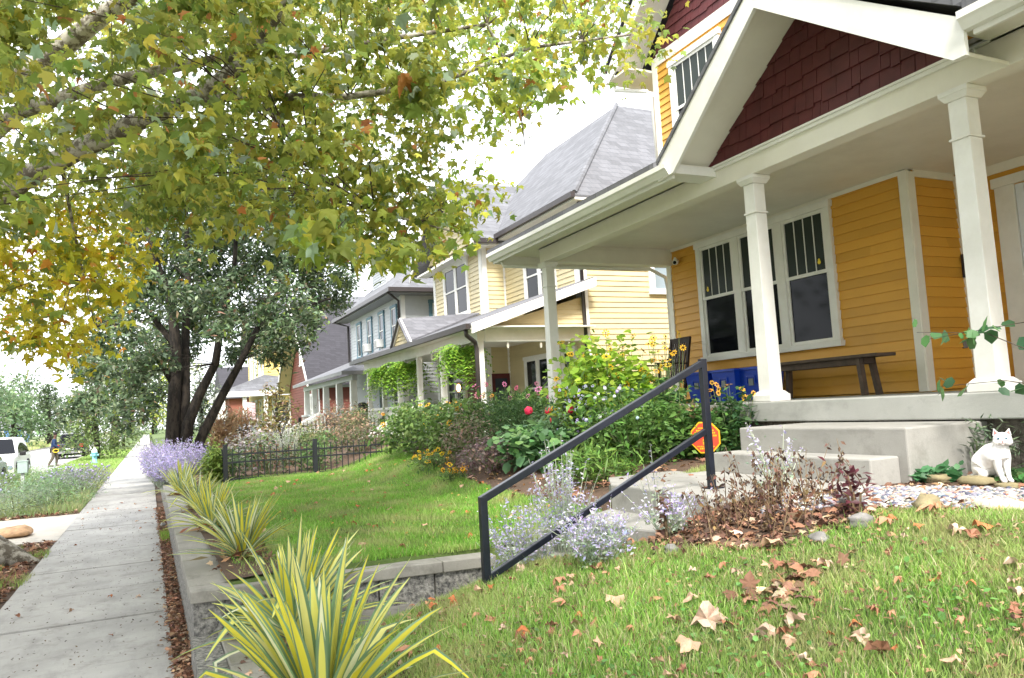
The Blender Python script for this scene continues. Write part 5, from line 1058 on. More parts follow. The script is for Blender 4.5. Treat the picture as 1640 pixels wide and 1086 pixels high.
# weeds by the foundation on the right, sapling, rosette, dead plant
bush('weed_clump', 'wispy weeds against the foundation beside the porch steps', 'weed', 5.85, 4.0, .14, .35, .42, 420, .07, [(.12, .18, .10), (.18, .24, .14)], [1, 1], tmpl=NARROW, droop=-.4)
bush('weed_clump', 'tall feathery green weeds behind the white cat', 'weed', 5.85, 3.0, .14, .5, .72, 1500, .07, [(.07, .13, .05), (.12, .2, .08)], [1, 1], tmpl=NARROW, droop=-.3)
bush('weed_clump', 'feathery weeds at the right edge behind the white cup', 'weed', 5.75, 2.2, .2, .6, .6, 1200, .07, [(.07, .14, .05), (.12, .2, .08)], [1, 1], tmpl=NARROW, droop=-.3)
bush('groundcover_rosette', 'low dark green leafy rosette beside the bottom porch step', 'plant', 5.35, 4.05, .20, .22, .13, 260, .085, [(.05, .16, .06), (.09, .24, .10)], [1, 1], tmpl=ROUND, clumps=8)
bush('groundcover_rosette', 'small green rosette between the stones left of the white cat', 'plant', 5.55, 3.55, .14, .16, .08, 120, .06, [(.08, .2, .06), (.14, .28, .08)], [1, 1], tmpl=ROUND, clumps=6)
bush('groundcover_rosette', 'creeping green leaves around the white cup on the right', 'plant', 5.4, 2.85, .2, .35, .13, 300, .06, [(.06, .17, .07), (.1, .24, .10)], [1, 1], tmpl=ROUND, clumps=8)
dz_ = thing('withered_plant', 'withered dark brown plant with curled leaves before the porch steps', 'plant', loc=(3.5, 3.95, .88))
m = MB(); LP = []
for i in range(92):
    x, y = 3.60+rng.normal()*.27, 3.82+rng.normal()*.20; z = gzs(x, y)-.02; hh = rng.uniform(.15, .42); dx, dy = rng.normal()*.12, rng.normal()*.10
    m.tube([(x, y, z), (x+dx*.5, y+dy*.5, z+hh*.55), (x+dx, y+dy, z+hh)], [.004, .003, .0015], 4, False)
    for q in range(15): f_ = rng.uniform(.25, 1); LP.append((x+dx*f_+rng.normal()*.012, y+dy*f_+rng.normal()*.012, z+hh*f_))
m.build('stems', plain('dead_stem', (.16, .11, .06), .9, var=.4), dz_)
leaves('foliage', np.array(LP), .034, [(.11, .06, .045), (.14, .075, .05), (.05, .03, .025), (.18, .12, .05)], [3, 3, 2, 1], 'litter', dz_, OVAL, .9, -.2)
bush('withered_plant', 'dark maroon withered stalks beside the round grey stone', 'plant', 3.75, 3.35, .12, .12, .34, 130, .06, [(.10, .03, .04), (.16, .07, .07)], [1, 1], stem='dead_stem', clumps=6)
bush('withered_plant', 'single brown curled stalk in front of the curved lower steps', 'plant', 3.05, 4.25, .05, .05, .36, 60, .05, [(.12, .06, .04), (.18, .1, .06)], [1, 1], stem='dead_stem', clumps=4)
sp_ = thing('sapling', 'leafy sapling with heart shaped green leaves reaching in front of the right porch column', 'plant', loc=(5.3, 2.35, .93))
m = MB(); LP = []
for pts in ([(5.3, 2.30, .9), (5.35, 2.6, 1.35), (5.4, 3.0, 1.72), (5.35, 3.5, 2.0), (5.3, 4.0, 2.06)], [(5.3, 2.3, .9), (5.32, 2.5, 1.5), (5.35, 2.8, 1.95), (5.4, 3.2, 2.05), (5.3, 3.9, 2.0)], [(5.3, 2.3, .9), (5.3, 2.5, 1.2), (5.4, 2.9, 1.55), (5.5, 3.5, 1.66), (5.6, 4.1, 1.64)], [(5.3, 2.3, .9), (5.3, 2.3, 1.6), (5.32, 2.45, 2.15), (5.4, 2.7, 2.5)], [(5.3, 2.3, .9), (5.3, 2.15, 1.5), (5.3, 2.1, 2.2)]):
    m.tube(pts, [.008, .007, .005, .003, .002][:len(pts)], 5, False)
    for i in range(1, len(pts)-1):
        for q in range(9):
            f_ = rng.random(); p = np.array(pts[i])*(1-f_)+np.array(pts[i+1])*f_; LP.append(p+rng.normal(size=3)*.03)
m.build('stems', 'twig', sp_)
leaves('foliage', np.array(LP), .105, [(.10, .24, .08), (.14, .32, .10), (.06, .16, .07)], [1, 1, 1], 'leaf', sp_, ROUND, .5, .3)
# hanging ferns
for x, y, z, r, l_ in ((7.0, 17.75, 3.28, .62, 'lush green hanging fern nearest on the yellow porch beside the brown downspout'), (7.0, 22.3, 3.25, .66, 'middle hanging fern on the yellow porch'), (7.0, 24.6, 3.25, .62, 'farthest hanging fern on the yellow porch')):
    t = thing('hanging_fern', l_, 'hanging plant', loc=(x, y, z-.3)); P = []; TT = []; NN = []
    for i in range(170):
        a = rng.uniform(0, 6.283); rr = r*rng.uniform(.35, 1.25); dr = rng.uniform(.1, 1.05); u = np.array([math.cos(a), math.sin(a), 0]); sd_ = np.array([-u[1], u[0], 0])
        for f_ in np.linspace(.15, 1, 11):
            p = np.array([x, y, z-.3])+u*rr*f_+np.array([0, 0, .30*math.sin(min(1, f_*1.5)*1.57)*(.6+rr/r*.5)-dr*f_**2.4])
            for s_ in (-1, 1): P.append(p); TT.append(sd_*s_+u*.4+np.array([0, 0, -.5])); NN.append(np.array([0, 0, 1])+u*.3)
    n = len(P); scatter('fronds', OVAL, np.array(P), np.array(TT), np.array(NN), np.column_stack([np.full(n, .10), np.full(n, .12), np.full(n, .1)]), pick([(.20, .38, .04), (.30, .48, .06), (.10, .22, .03)], [3, 3, 2], n), 'leaf', t)
    MB().lathe([(.09, -.12), (.15, 0), (.155, .02)], (x, y, z-.3), 12).build('basket', 'dark_metal', t, True)
    MB().tube([(x, y, z-.3), (x, y, 3.3)], .006, 4).build('hook', 'dark_metal', t)
bush('potted_fern', 'grassy potted fern on the yellow house porch by the railing', 'potted plant', 7.9, 15.9, .4, .4, .8, 500, .35, [(.10, .2, .04), (.16, .26, .06)], [1, 1], tmpl=NARROW, droop=-.4, z=1.1)

# ---- variegated yuccas
def yucca(label, x, y, z, n, L0, seed, wid=.034):
    t = thing('yucca', label, 'yucca', 'variegated yuccas along the wall', loc=(x, y, z)); r = np.random.default_rng(seed); V = []; F = []; C = []; D = []; ns = 9; cross = (-1, -.61, -.57, 0, .57, .61, 1)
    k = 0
    for i in range(n):
        a = r.uniform(0, 6.283); el = r.uniform(.12, 1.45)**1.0; el = math.radians(6+80*r.random()**.7); Ln = L0*r.uniform(.72, 1.05); wd = wid*r.uniform(.8, 1.15)
        u = np.array([math.cos(a), math.sin(a), 0.]); droop = (1-el/1.6)*r.uniform(.15, .62)+.03; kink = r.random() < .13 and el < 1.0
        side = np.array([-u[1], u[0], 0.]); pos = np.array([x, y, z+.03])+u*.03; ang = el; tw = r.uniform(-.5, .5)
        gcol = np.array((.17, .29, .16))*r.uniform(.7, 1.3)+np.array([.03, .03, .03])*r.random(); yc = np.array([(.74, .66, .06), (.80, .76, .26), (.76, .72, .16)][r.integers(3)])*r.uniform(.85, 1.1)
        if r.random() < .18: yc = np.array((.80, .80, .55))
        for s in range(ns+1):
            f_ = s/ns; wv = wd*(.55+.45*min(1, f_*4))*min(1, (1-f_)*2.6)**.75; wv = max(wv, .0012)
            d = u*math.cos(ang)+np.array([0, 0, math.sin(ang)]); nrm = -u*math.sin(ang)+np.array([0, 0, math.cos(ang)])
            sd_ = side*math.cos(tw*f_)+nrm*math.sin(tw*f_)
            for c in cross:
                V.append(pos+sd_*c*wv+nrm*abs(c)*wv*.38); C.append(gcol if abs(c) > .59 else yc)
            if s < ns:
                ang -= droop*(.35+1.2*f_)*.22*(1 if not kink else (1 if abs(f_-.55) > .06 else 14)); pos = pos+d*Ln/ns
        for s in range(ns):
            for c in range(len(cross)-1):
                q = k+s*len(cross)+c; F.append((q, q+1, q+len(cross)+1, q+len(cross)))
        k += (ns+1)*len(cross)
    np_mesh('leaves', np.array(V), np.array(F), 'leaf_dense', t, np.array(C))
    # dead leaf skirt
    m = MB()
    P = np.array([x, y, z+.04])+np.random.default_rng(seed+1).standard_normal((60, 3))*np.array([.09, .09, .02]); leaves('dry_skirt', P, .16, [(.26, .12, .06), (.36, .24, .12)], [1, 1], 'litter', t, NARROW, .2, .3)
    return t
yucca('largest yellow and green striped yucca at the bottom edge, nearest of all', .70, 3.70, .22, 70, .84, 11, .033)
yucca('yellow and green striped yucca second from the bottom, over the wall corner', .84, 5.3, .22, 74, .78, 12, .030)
yucca('striped yucca with reddish base on the cap of the taller wall corner', .70, 7.0, .51, 84, .60, 13, .021)
yucca('thin leaved yellow yucca behind the one on the wall corner', .62, 9.3, .50, 75, .60, 14, .020)
yucca('yellow yucca halfway to the lavender beside the sidewalk wall', .60, 11.6, .50, 70, .60, 15, .018)
yucca('farthest yellow yucca just before the lavender mass', .50, 14.6, .48, 80, .62, 16, .018)
# ================================================================== GRASS AND LITTER
def poly_in(P, poly):
    x, y = P[:, 0], P[:, 1]; c = np.zeros(len(P), bool); j = len(poly)-1
    for i in range(len(poly)):
        xi, yi = poly[i]; xj, yj = poly[j]
        hit = ((yi > y) != (yj > y)) & (x < (xj-xi)*(y-yi)/(yj-yi+1e-12)+xi); c ^= hit; j = i
    return c
def grass(name, label, n, x0, x1, y0, y1, h, wdt, cols, wts, mask=None, zf=gz, patchy=True, power=1.0):
    P = np.stack([rng.uniform(x0, x1, n), y0+(y1-y0)*rng.random(n)**power], 1)
    if mask is not None: P = P[mask(P)]
    n = len(P); z = zf(P[:, 0], P[:, 1])-.005
    pn = .5+.5*np.sin(P[:, 0]*3.1+1.3*np.sin(P[:, 1]*2.3))*np.sin(P[:, 1]*2.7+1.7*np.sin(P[:, 0]*1.9)) if patchy else np.full(n, .5)
    H_ = h*(.45+.5*rng.random(n)+.45*pn)*(1+.7*(rng.random(n) < .04)); a = rng.uniform(0, 6.283, n); bend = rng.uniform(.1, .75, n)*H_; wx = wdt*rng.uniform(.7, 1.3, n)/2
    b = rng.uniform(0, 6.283, n); dx, dy = np.cos(a), np.sin(a); sx, sy = np.cos(b)*wx, np.sin(b)*wx
    V = np.zeros((n, 5, 3)); X0, Y0 = P[:, 0], P[:, 1]
    V[:, 0] = np.stack([X0-sx, Y0-sy, z], 1); V[:, 1] = np.stack([X0+sx, Y0+sy, z], 1)
    V[:, 2] = np.stack([X0-sx*.8+dx*bend*.35, Y0-sy*.8+dy*bend*.35, z+H_*.6], 1); V[:, 3] = np.stack([X0+sx*.8+dx*bend*.35, Y0+sy*.8+dy*bend*.35, z+H_*.6], 1)
    V[:, 4] = np.stack([X0+dx*bend, Y0+dy*bend, z+H_], 1)
    F = (np.array([(0, 1, 3), (0, 3, 2), (2, 3, 4)])[None]+(np.arange(n)*5)[:, None, None]).reshape(-1, 3)
    C = pick(cols, wts, n); dry = np.clip(.5+.5*np.sin(P[:, 0]*5.3+2*np.sin(P[:, 1]*1.7))*np.sin(P[:, 1]*4.1+1.9*np.sin(P[:, 0]*2.3+1)), 0, 1)[:, None]**2
    if patchy: C = C*(1-.6*dry)+np.array([.46, .40, .20])*.6*dry
    C = C*(.85+.3*pn[:, None])
    o = np_mesh(name, V.reshape(-1, 3), F, 'grass_blade', None, np.repeat(C, 5, 0)); return tag(o, label, 'grass', kind='stuff')
GC = [(.18, .36, .05), (.27, .48, .08), (.38, .54, .15), (.58, .52, .30), (.13, .26, .05), (.44, .30, .16)]
bedp = BED
def near_mask(P): return ~poly_in(P, bedp) & ~((P[:, 0] < .92)) & ~((P[:, 1] > 5.4) & (P[:, 0] < 2.5)) & ~((P[:, 0] < 1.25) & (P[:, 1] > 5.3))
grass('near_lawn_grass', 'long bright green grass of the near lawn sloping up to the porch', 150000, .85, 4.6, 1.2, 5.75, .056, .0045, GC, [3, 4, 3, 1.8, 1, .5], near_mask)
grass('near_lawn_grass', 'bright green grass at the right edge of the near lawn', 40000, 3.0, 5.6, 0.6, 2.8, .056, .005, GC, [3, 4, 3, 1.8, 1, .5], near_mask)
fb = [(3.7, 6.05), (6.05, 6.05), (6.05, 15.2), (4.6, 15.2), (4.1, 11.5), (3.75, 8)]
def far_mask(P): return ~poly_in(P, fb) & (P[:, 1] > 6.19-.1*(P[:, 0]-.3)) & ~((P[:, 0] < .95) & (rng.random(len(P)) < .75))
grass('lawn_grass', 'short green grass of the lawn between the wall and the iron fence', 150000, .6, 5.0, 5.96, 16.4, .05, .007, [(.14, .32, .03), (.20, .42, .05), (.28, .48, .09), (.44, .44, .18)], [3, 4, 2, .7], far_mask, power=1.25)
zv = lambda x, y: np.full(len(x), -.03)
grass('verge_grass', 'grass tufts on the leafy soil beside the sycamore root', 5000, -2.6, -1.25, 9.6, 13.9, .09, .008, [(.16, .28, .04), (.26, .36, .08)], [1, 1], lambda P: (np.sin(P[:, 0]*7+2)*np.sin(P[:, 1]*3.3+1) > .25), zv)
grass('verge_grass', 'wild grass filling the verge planting', 26000, -4.05, -1.33, 18.9, 36, .20, .014, [(.22, .34, .10), (.30, .40, .16), (.34, .34, .2)], [1, 1, .6], None, zv)
grass('verge_grass', 'mown grass strip around the fire hydrant', 30000, -4.05, -1.33, 34, 75, .10, .03, [(.20, .38, .06), (.28, .44, .10)], [1, 1], None, zv)
grass('verge_grass', 'green tuft growing at the foot of the wall', 260, .16, .26, 12.6, 13.6, .10, .008, [(.24, .4, .05)], [1], None, lambda x, y: np.full(len(x), -.02))
grass('yard_grass', 'rough grass of the yards beyond the fenced garden', 30000, .5, 9, 26.5, 70, .10, .03, [(.16, .28, .05), (.22, .34, .08)], [1, 1])
grass('far_grass', 'pale dry grass across the street', 26000, -22, -12.0, 60, 190, .30, .12, [(.36, .42, .16), (.42, .42, .2), (.26, .38, .1)], [1, 1, 1], None, lambda x, y: np.full(len(x), .02))
# clover patches in the near lawn
def on(P, dz=0.): return np.column_stack([P, gz(P[:, 0], P[:, 1])+dz])
ctr = np.array([(2.1, 3.1), (2.3, 2.9), (1.8, 2.9), (2.6, 3.4), (2.2, 2.5), (3.2, 2.6), (2.9, 2.2), (1.5, 3.6)]); j = rng.integers(0, len(ctr), 520); P = ctr[j]+rng.standard_normal((520, 2))*.15
P3 = on(P, .02+.03*rng.random(520)); o = leaves('clover', P3, .026, [(.12, .28, .06), (.18, .36, .09)], [1, 1], 'leaf_dense', None, ROUND, 0, 1.5); tag(o, 'low clover leaves spreading through the near lawn', 'clover', kind='stuff')
# dense leaf litter that nobody could count
BR = [(.26, .13, .075), (.38, .22, .13), (.17, .09, .06), (.50, .36, .25)]
def litter(name, label, P3, size, cols=BR, wts=(3, 2, 3, 1)):
    n = len(P3); t = rdir(n); t[:, 2] *= .3; nn = rdir(n)*.55; nn[:, 2] = np.abs(nn[:, 2])+.7
    o = scatter(name, MAPLE, P3, t, nn, np.column_stack([size*(1+.3*rng.standard_normal(n)).clip(.4, 1.8)]*2+[size*rng.uniform(.5, 2.5, n)]), pick(cols, wts, n, .25), 'litter'); return tag(o, label, 'leaf litter', kind='stuff')
n = 3600; P = np.column_stack([rng.uniform(.12, .27, n), 3.0+15*rng.random(n)**1.1, rng.uniform(-.02, .035, n)]); P[:, 0] -= (rng.random(n) < .08)*rng.uniform(0, .12, n)
litter('leaf_litter', 'crushed rusty leaves packed between the sidewalk and the wall', P, .032)
n = 900; P = np.column_stack([-1.35-np.abs(rng.normal(size=n))*.22-.02, rng.uniform(5.5, 14.2, n), np.full(n, -.01)+rng.random(n)*.03]); litter('leaf_litter', 'brown leaves on the soil along the left side of the sidewalk', P, .06)
n = 260; P = np.column_stack([rng.uniform(-4, -1.4, n), rng.uniform(18.7, 19.3, n), np.full(n, .0)]); litter('leaf_litter', 'rusty leaves along the front of the verge planting', P, .07)
def sample(poly, n):
    p = np.array(poly); lo, hi = p.min(0), p.max(0); Q = rng.uniform(lo, hi, (n*4, 2)); Q = Q[poly_in(Q, poly)]; return Q[:n]
P = sample([(2.95, 4.4), (3.1, 3.4), (3.9, 3.1), (4.35, 2.5), (4.5, 2.0), (4.6, 2.6), (4.2, 3.4), (4.4, 4.2), (3.6, 4.3)], 1300); litter('leaf_litter', 'brown leaves between the lawn and the pebbles', on(P, .02+.03*0), .05)
P = sample([(4.6, 3.9), (5.2, 2.6), (5.3, 1.4), (6.05, 1.2), (6.05, 4.0), (5.0, 4.05)], 420); litter('leaf_litter', 'brown leaves along the porch foundation around the cat', on(P, .02), .055)
P = np.column_stack([rng.uniform(3.6, 4.8, 260), rng.uniform(5.2, 6.3, 260), np.full(260, .945)]); P = P[(P[:, 1] > 5.7) | (rng.random(260) < .12)]; litter('leaf_litter', 'rusty leaves drifted at the back of the landing', P, .05)
P = np.column_stack([rng.normal(.75, .12, 330), rng.choice([3.2, 4.7, 6.9, 6.95], 330)+rng.normal(size=330)*.2, np.zeros(330)]); P[:, 2] = np.where(P[:, 1] < 5.9, .225, .52); litter('leaf_litter', 'reddish dead leaves around the feet of the yuccas', P, .045)
P = sample([(3.7, 6.2), (5.9, 6.2), (5.9, 14), (4.4, 14), (4.0, 11)], 500); litter('leaf_litter', 'dead leaves under the flower bed plants', on(P, .03), .06)
P = np.column_stack([rng.uniform(-1.28, .12, 1100), 3.4+17*rng.random(1100)**1.3, np.full(1100, .008)]); litter('leaf_crumbs', 'small dark leaf crumbs scattered over the near sidewalk', P, .012, [(.06, .04, .03), (.12, .07, .04)], (1, 1))
n = 4200; P = np.column_stack([rng.uniform(1.0, 5.2, n), rng.uniform(1.5, 5.6, n)]); P = P[near_mask(P)]; litter('leaf_crumbs', 'broken leaf bits scattered through the near lawn', on(P, .03), .022)
P = np.column_stack([rng.uniform(1.0, 4.2, 900), rng.uniform(6.3, 15.8, 900)]); litter('leaf_crumbs', 'broken leaf bits scattered over the fenced lawn', on(P, .03), .022, [(.5, .28, .08), (.4, .2, .1)], (1, 1))
c3_ = rng.normal(size=(60, 2))*np.array([.17, .09])+np.array([2.75, 2.95]); litter('leaf_litter', 'heap of brown leaves caught in the near lawn', on(c3_, .04), .07)
P = np.column_stack([rng.uniform(.45, 1.2, 700), rng.uniform(2.5, 5.9, 700), np.full(700, .222)]); P = P[rng.random(700) < .3+.6*(P[:, 0] > .8)]; litter('leaf_litter', 'rusty leaves between the pale wall slabs and the lawn', P, .035)
P = np.column_stack([rng.uniform(.57, .98, 900), rng.uniform(6.2, 17, 900), np.full(900, .535)]); litter('leaf_litter', 'dead leaves on the soil strip behind the wall cap', P, .04)
# pebbles
P = sample([(3.95, 3.3), (4.35, 2.75), (4.55, 1.2), (5.25, 1.2), (5.3, 2.9), (5.0, 3.6), (4.75, 4.0), (4.2, 4.05), (3.75, 4.2), (3.55, 3.9)], 8000)
n = len(P); s_ = .017*(1+.4*rng.standard_normal(n)).clip(.5, 2.2)
o = scatter('pebbles', BALL, on(P, .012+.012*rng.random(n)), rdir(n)*[1, 1, .1], np.array([0, 0, 1])+rdir(n)*.3, np.column_stack([s_*1.5, s_*2.0, s_*1.1]), pick([(.36, .34, .34), (.22, .22, .26), (.42, .30, .24), (.10, .11, .15), (.52, .50, .46), (.34, .17, .10)], [4, 3, 2, 2, 3, .8], n, .15), 'pebble')
tag(o, 'mixed grey and pink pebbles filling the bed before the porch', 'gravel', kind='stuff')
# single fallen leaves, each an object of its own
TV, TF = MAPLE; lm = []
for k, c in enumerate([(.42, .21, .12), (.50, .32, .21), (.42, .14, .05), (.26, .12, .07), (.55, .40, .30)]):
    me = bpy.data.meshes.new('fallen_leaf'); V = TV.copy(); V[:, 2] = V[:, 2]*2.2+.7*V[:, 0]**2*(1 if k % 2 else -1)+.16*np.sin(V[:, 1]*5+k)+.1*np.sin(V[:, 0]*9+k); me.from_pydata([tuple(v) for v in V], [], [tuple(map(int, f)) for f in TF])
    nm = 'fallen_leaf_'+('tan', 'pale', 'rust', 'brown', 'buff')[k]; plain(nm, c, .75, var=.3, sc=25, bmp=.3); me.materials.append(MATS[nm]); me.update(); lm.append(me)
def drop(x, y, z, s, label, group, k=None):
    o = bpy.data.objects.new('fallen_leaf', lm[rng.integers(5) if k is None else k]); COL.objects.link(o); o.location = (x, y, z); o.scale = (s,)*3
    o.rotation_euler = (rng.normal()*.30, rng.normal()*.30, rng.uniform(0, 6.28)); return tag(o, label, 'fallen leaf', group)
def clear(x, y): return not bool(poly_in(np.array([[x, y]]), bedp)[0]) and x > 1.0 and not (y > 5.2 and x < 2.6)
c_ = 0
while c_ < 170:
    x, y = rng.uniform(1.0, 5.0), rng.uniform(1.7, 5.2)
    if not clear(x, y): continue
    drop(x, y, gzs(x, y)+rng.uniform(.03, .055), rng.choice([.035, .05, .06, .075, .095], p=[.27, .25, .22, .16, .1]), 'dry brown sycamore leaf lying in the grass of the near lawn', 'fallen leaves on the near lawn'); c_ += 1
c_ = 0
while c_ < 70:
    x, y = rng.uniform(1.0, 4.2), 6.3+9.5*rng.random()**1.2
    if poly_in(np.array([[x, y]]), fb)[0]: continue
    drop(x, y, gzs(x, y)+.035, rng.uniform(.04, .085), 'small dry leaf lying on the lawn before the iron fence', 'fallen leaves on the fenced lawn', [0, 2, 2, 1][rng.integers(4)]); c_ += 1
for k in range(26):
    drop(rng.uniform(-1.25, .05), rng.uniform(4.3, 20), .018, rng.uniform(.035, .06), 'brown leaf lying on the pale concrete sidewalk', 'fallen leaves on the sidewalk')
for k in range(34):
    x = -1.42-abs(rng.normal())*.3; drop(x, rng.uniform(6, 13.8), .02, rng.uniform(.06, .10), 'tan leaf on the soil between the sidewalk and the sycamore', 'fallen leaves on the soil verge')
drop(2.28, 2.95, gzs(2.28, 2.95)+.07, .15, 'large pale curled sycamore leaf, biggest on the near lawn', None, 4)
drop(3.15, 3.72-.35, gzs(3.1, 3.4)+.05, .12, 'pale curled leaf lying just below the pebble bed', None, 1)

# ================================================================== STONES
def rock(name, label, x, y, z, sx, sy, sz, mat, seed, rot=0., group=None):
    r = np.random.default_rng(seed); V = []; F = []; a, b = 9, 12; ph = r.uniform(0, 6.28, 6); fr = r.uniform(1.5, 4, 6)
    for i in range(a+1):
        th = math.pi*i/a
        for j in range(b):
            p = 2*math.pi*j/b; d = np.array([math.sin(th)*math.cos(p), math.sin(th)*math.sin(p), math.cos(th)])
            k = 1+.12*math.sin(fr[0]*d[0]*2+ph[0])+.12*math.sin(fr[1]*d[1]*2+ph[1])+.1*math.sin(fr[2]*d[2]*3+ph[2])+.05*math.sin(9*d[0]+ph[3])*math.sin(8*d[1]+ph[4])
            q = np.sign(d)*np.abs(d)**.9*k; V.append((q[0]*sx*math.cos(rot)-q[1]*sy*math.sin(rot), q[0]*sx*math.sin(rot)+q[1]*sy*math.cos(rot), q[2]*sz))
    for i in range(a):
        for j in range(b): F.append((i*b+j, i*b+(j+1) % b, (i+1)*b+(j+1) % b, (i+1)*b+j))
    V = np.array(V)*(.72 if name == 'stone' else 1)*(1+.05*r.standard_normal((len(V), 1)))
    o = np_mesh(name, V, np.array(F)[:, ::-1], mat, smooth=True); o.location = (x, y, z); return tag(o, label, 'stone', group)
rock('stone', 'rounded grey stone beside the maroon withered stalks', 3.95, 3.55, gzs(3.95, 3.55)+.04, .10, .09, .08, 'stone_grey', 1)
rock('stone', 'flat pale pink stone among the leaves at the pebble bed corner', 3.62, 3.2, gzs(3.6, 3.2)+.03, .12, .09, .06, 'stone_grey', 2)
rock('stone', 'mossy yellowish stone at the front edge of the pebbles', 4.02, 3.08, gzs(4, 3.1)+.04, .13, .12, .07, 'stone_tan', 3, .4)
rock('stone', 'long yellowish stone left of the white cat near the rosette', 5.22, 3.92, .97, .09, .15, .05, 'stone_tan', 4)
rock('stone', 'olive rounded stone directly left of the white cat', 5.25, 3.62, .97, .10, .15, .05, 'stone_tan', 5)
rock('stone', 'flat olive stone under the front paws of the white cat', 5.18, 3.36, .955, .08, .11, .035, 'stone_tan', 6)
rock('stone', 'brownish stone right of the white cat at the picture edge', 5.2, 3.0, .96, .08, .13, .045, 'stone_pink', 7)
plain('edging_cream', (.62, .56, .44), .85, var=.2, bmp=.5)
for k, (x, y) in enumerate([(4.28, 2.80), (4.38, 2.5), (4.45, 2.15), (4.5, 1.75), (4.52, 1.35)]):
    rock('edging_stone', ('pale cream edging stone, %s along the pebble bed' % ('leftmost', 'second', 'middle one', 'fourth', 'rightmost')[k]), x, y, gzs(x, y)+.02, .08, .19, .045, 'edging_cream', 20+k)
for x, y, s, l_ in ((2.9, 4.0, .07, 'small dark stone at the lawn end of the leaf bed'), (3.35, 3.25, .08, 'brown stone half buried in leaves before the withered plant')): rock('stone', l_, x, y, gzs(x, y)+.02, s, s, s*.6, 'stone_grey', int(x*100))
rock('sandstone_block', 'rough brown sandstone block lying on the concrete apron by the sidewalk', -2.1, 15.6, .03, .28, .34, .10, 'sandstone_chunk', 31, .3)
rock('stone', 'grey stone at the foot of the wall by the sidewalk', .2, 14.6, .02, .06, .22, .05, 'stone_grey', 33)

# ================================================================== IRON FENCE
fn = thing('iron_fence', 'black iron picket fence with square posts closing the lawn', 'fence', loc=(3.3, 16, .5))
for x in (1.33, 3.04, 4.70, 6.3): MB().box(x-.04, x+.04, 15.96, 16.04, .3, 1.27 if x < 4 else 1.20).build('post', 'fence_black', fn)
m = MB(); m.box(1.37, 6.3, 15.985, 16.015, 1.05, 1.08).box(1.37, 6.3, 15.985, 16.015, .90, .93).box(1.37, 6.3, 15.985, 16.015, .58, .61); m.build('rail', 'fence_black', fn)
m = MB(); x = 1.46
while x < 6.25:
    m.box(x-.008, x+.008, 15.992, 16.008, .50, 1.17); m.tube([(x, 16, 1.17), (x, 16, 1.20)], [.014, .002], 4); x += .118
m.build('pickets', 'fence_black', fn)
f2 = thing('iron_fence', 'black iron picket fence running back along the sidewalk toward the dark tree', 'fence', loc=(1.2, 18, .5))
m = MB(); m.box(1.28, 1.31, 16.05, 23, 1.05, 1.08).box(1.28, 1.31, 16.05, 23, .58, .61); m.build('rail', 'fence_black', f2); m = MB(); y = 16.2
while y < 23: m.box(1.287, 1.303, y-.008, y+.008, .5, 1.17); y += .12
m.build('pickets', 'fence_black', f2)
f3 = thing('iron_fence', 'farther black iron picket fence with tall posts before the grey house steps', 'fence', loc=(5, 25, .5))
for x in (4.3, 5.9, 7.0): MB().box(x-.04, x+.04, 24.96, 25.04, .3, 1.75).build('post', 'fence_black', f3)
m = MB(); m.box(2.4, 7, 24.985, 25.015, 1.45, 1.48).box(2.4, 7, 24.985, 25.015, 1.0, 1.03); m.build('rail', 'fence_black', f3); m = MB(); x = 2.5
while x < 7: m.box(x-.009, x+.009, 24.992, 25.008, .6, 1.6); x += .12
m.build('pickets', 'fence_black', f3)

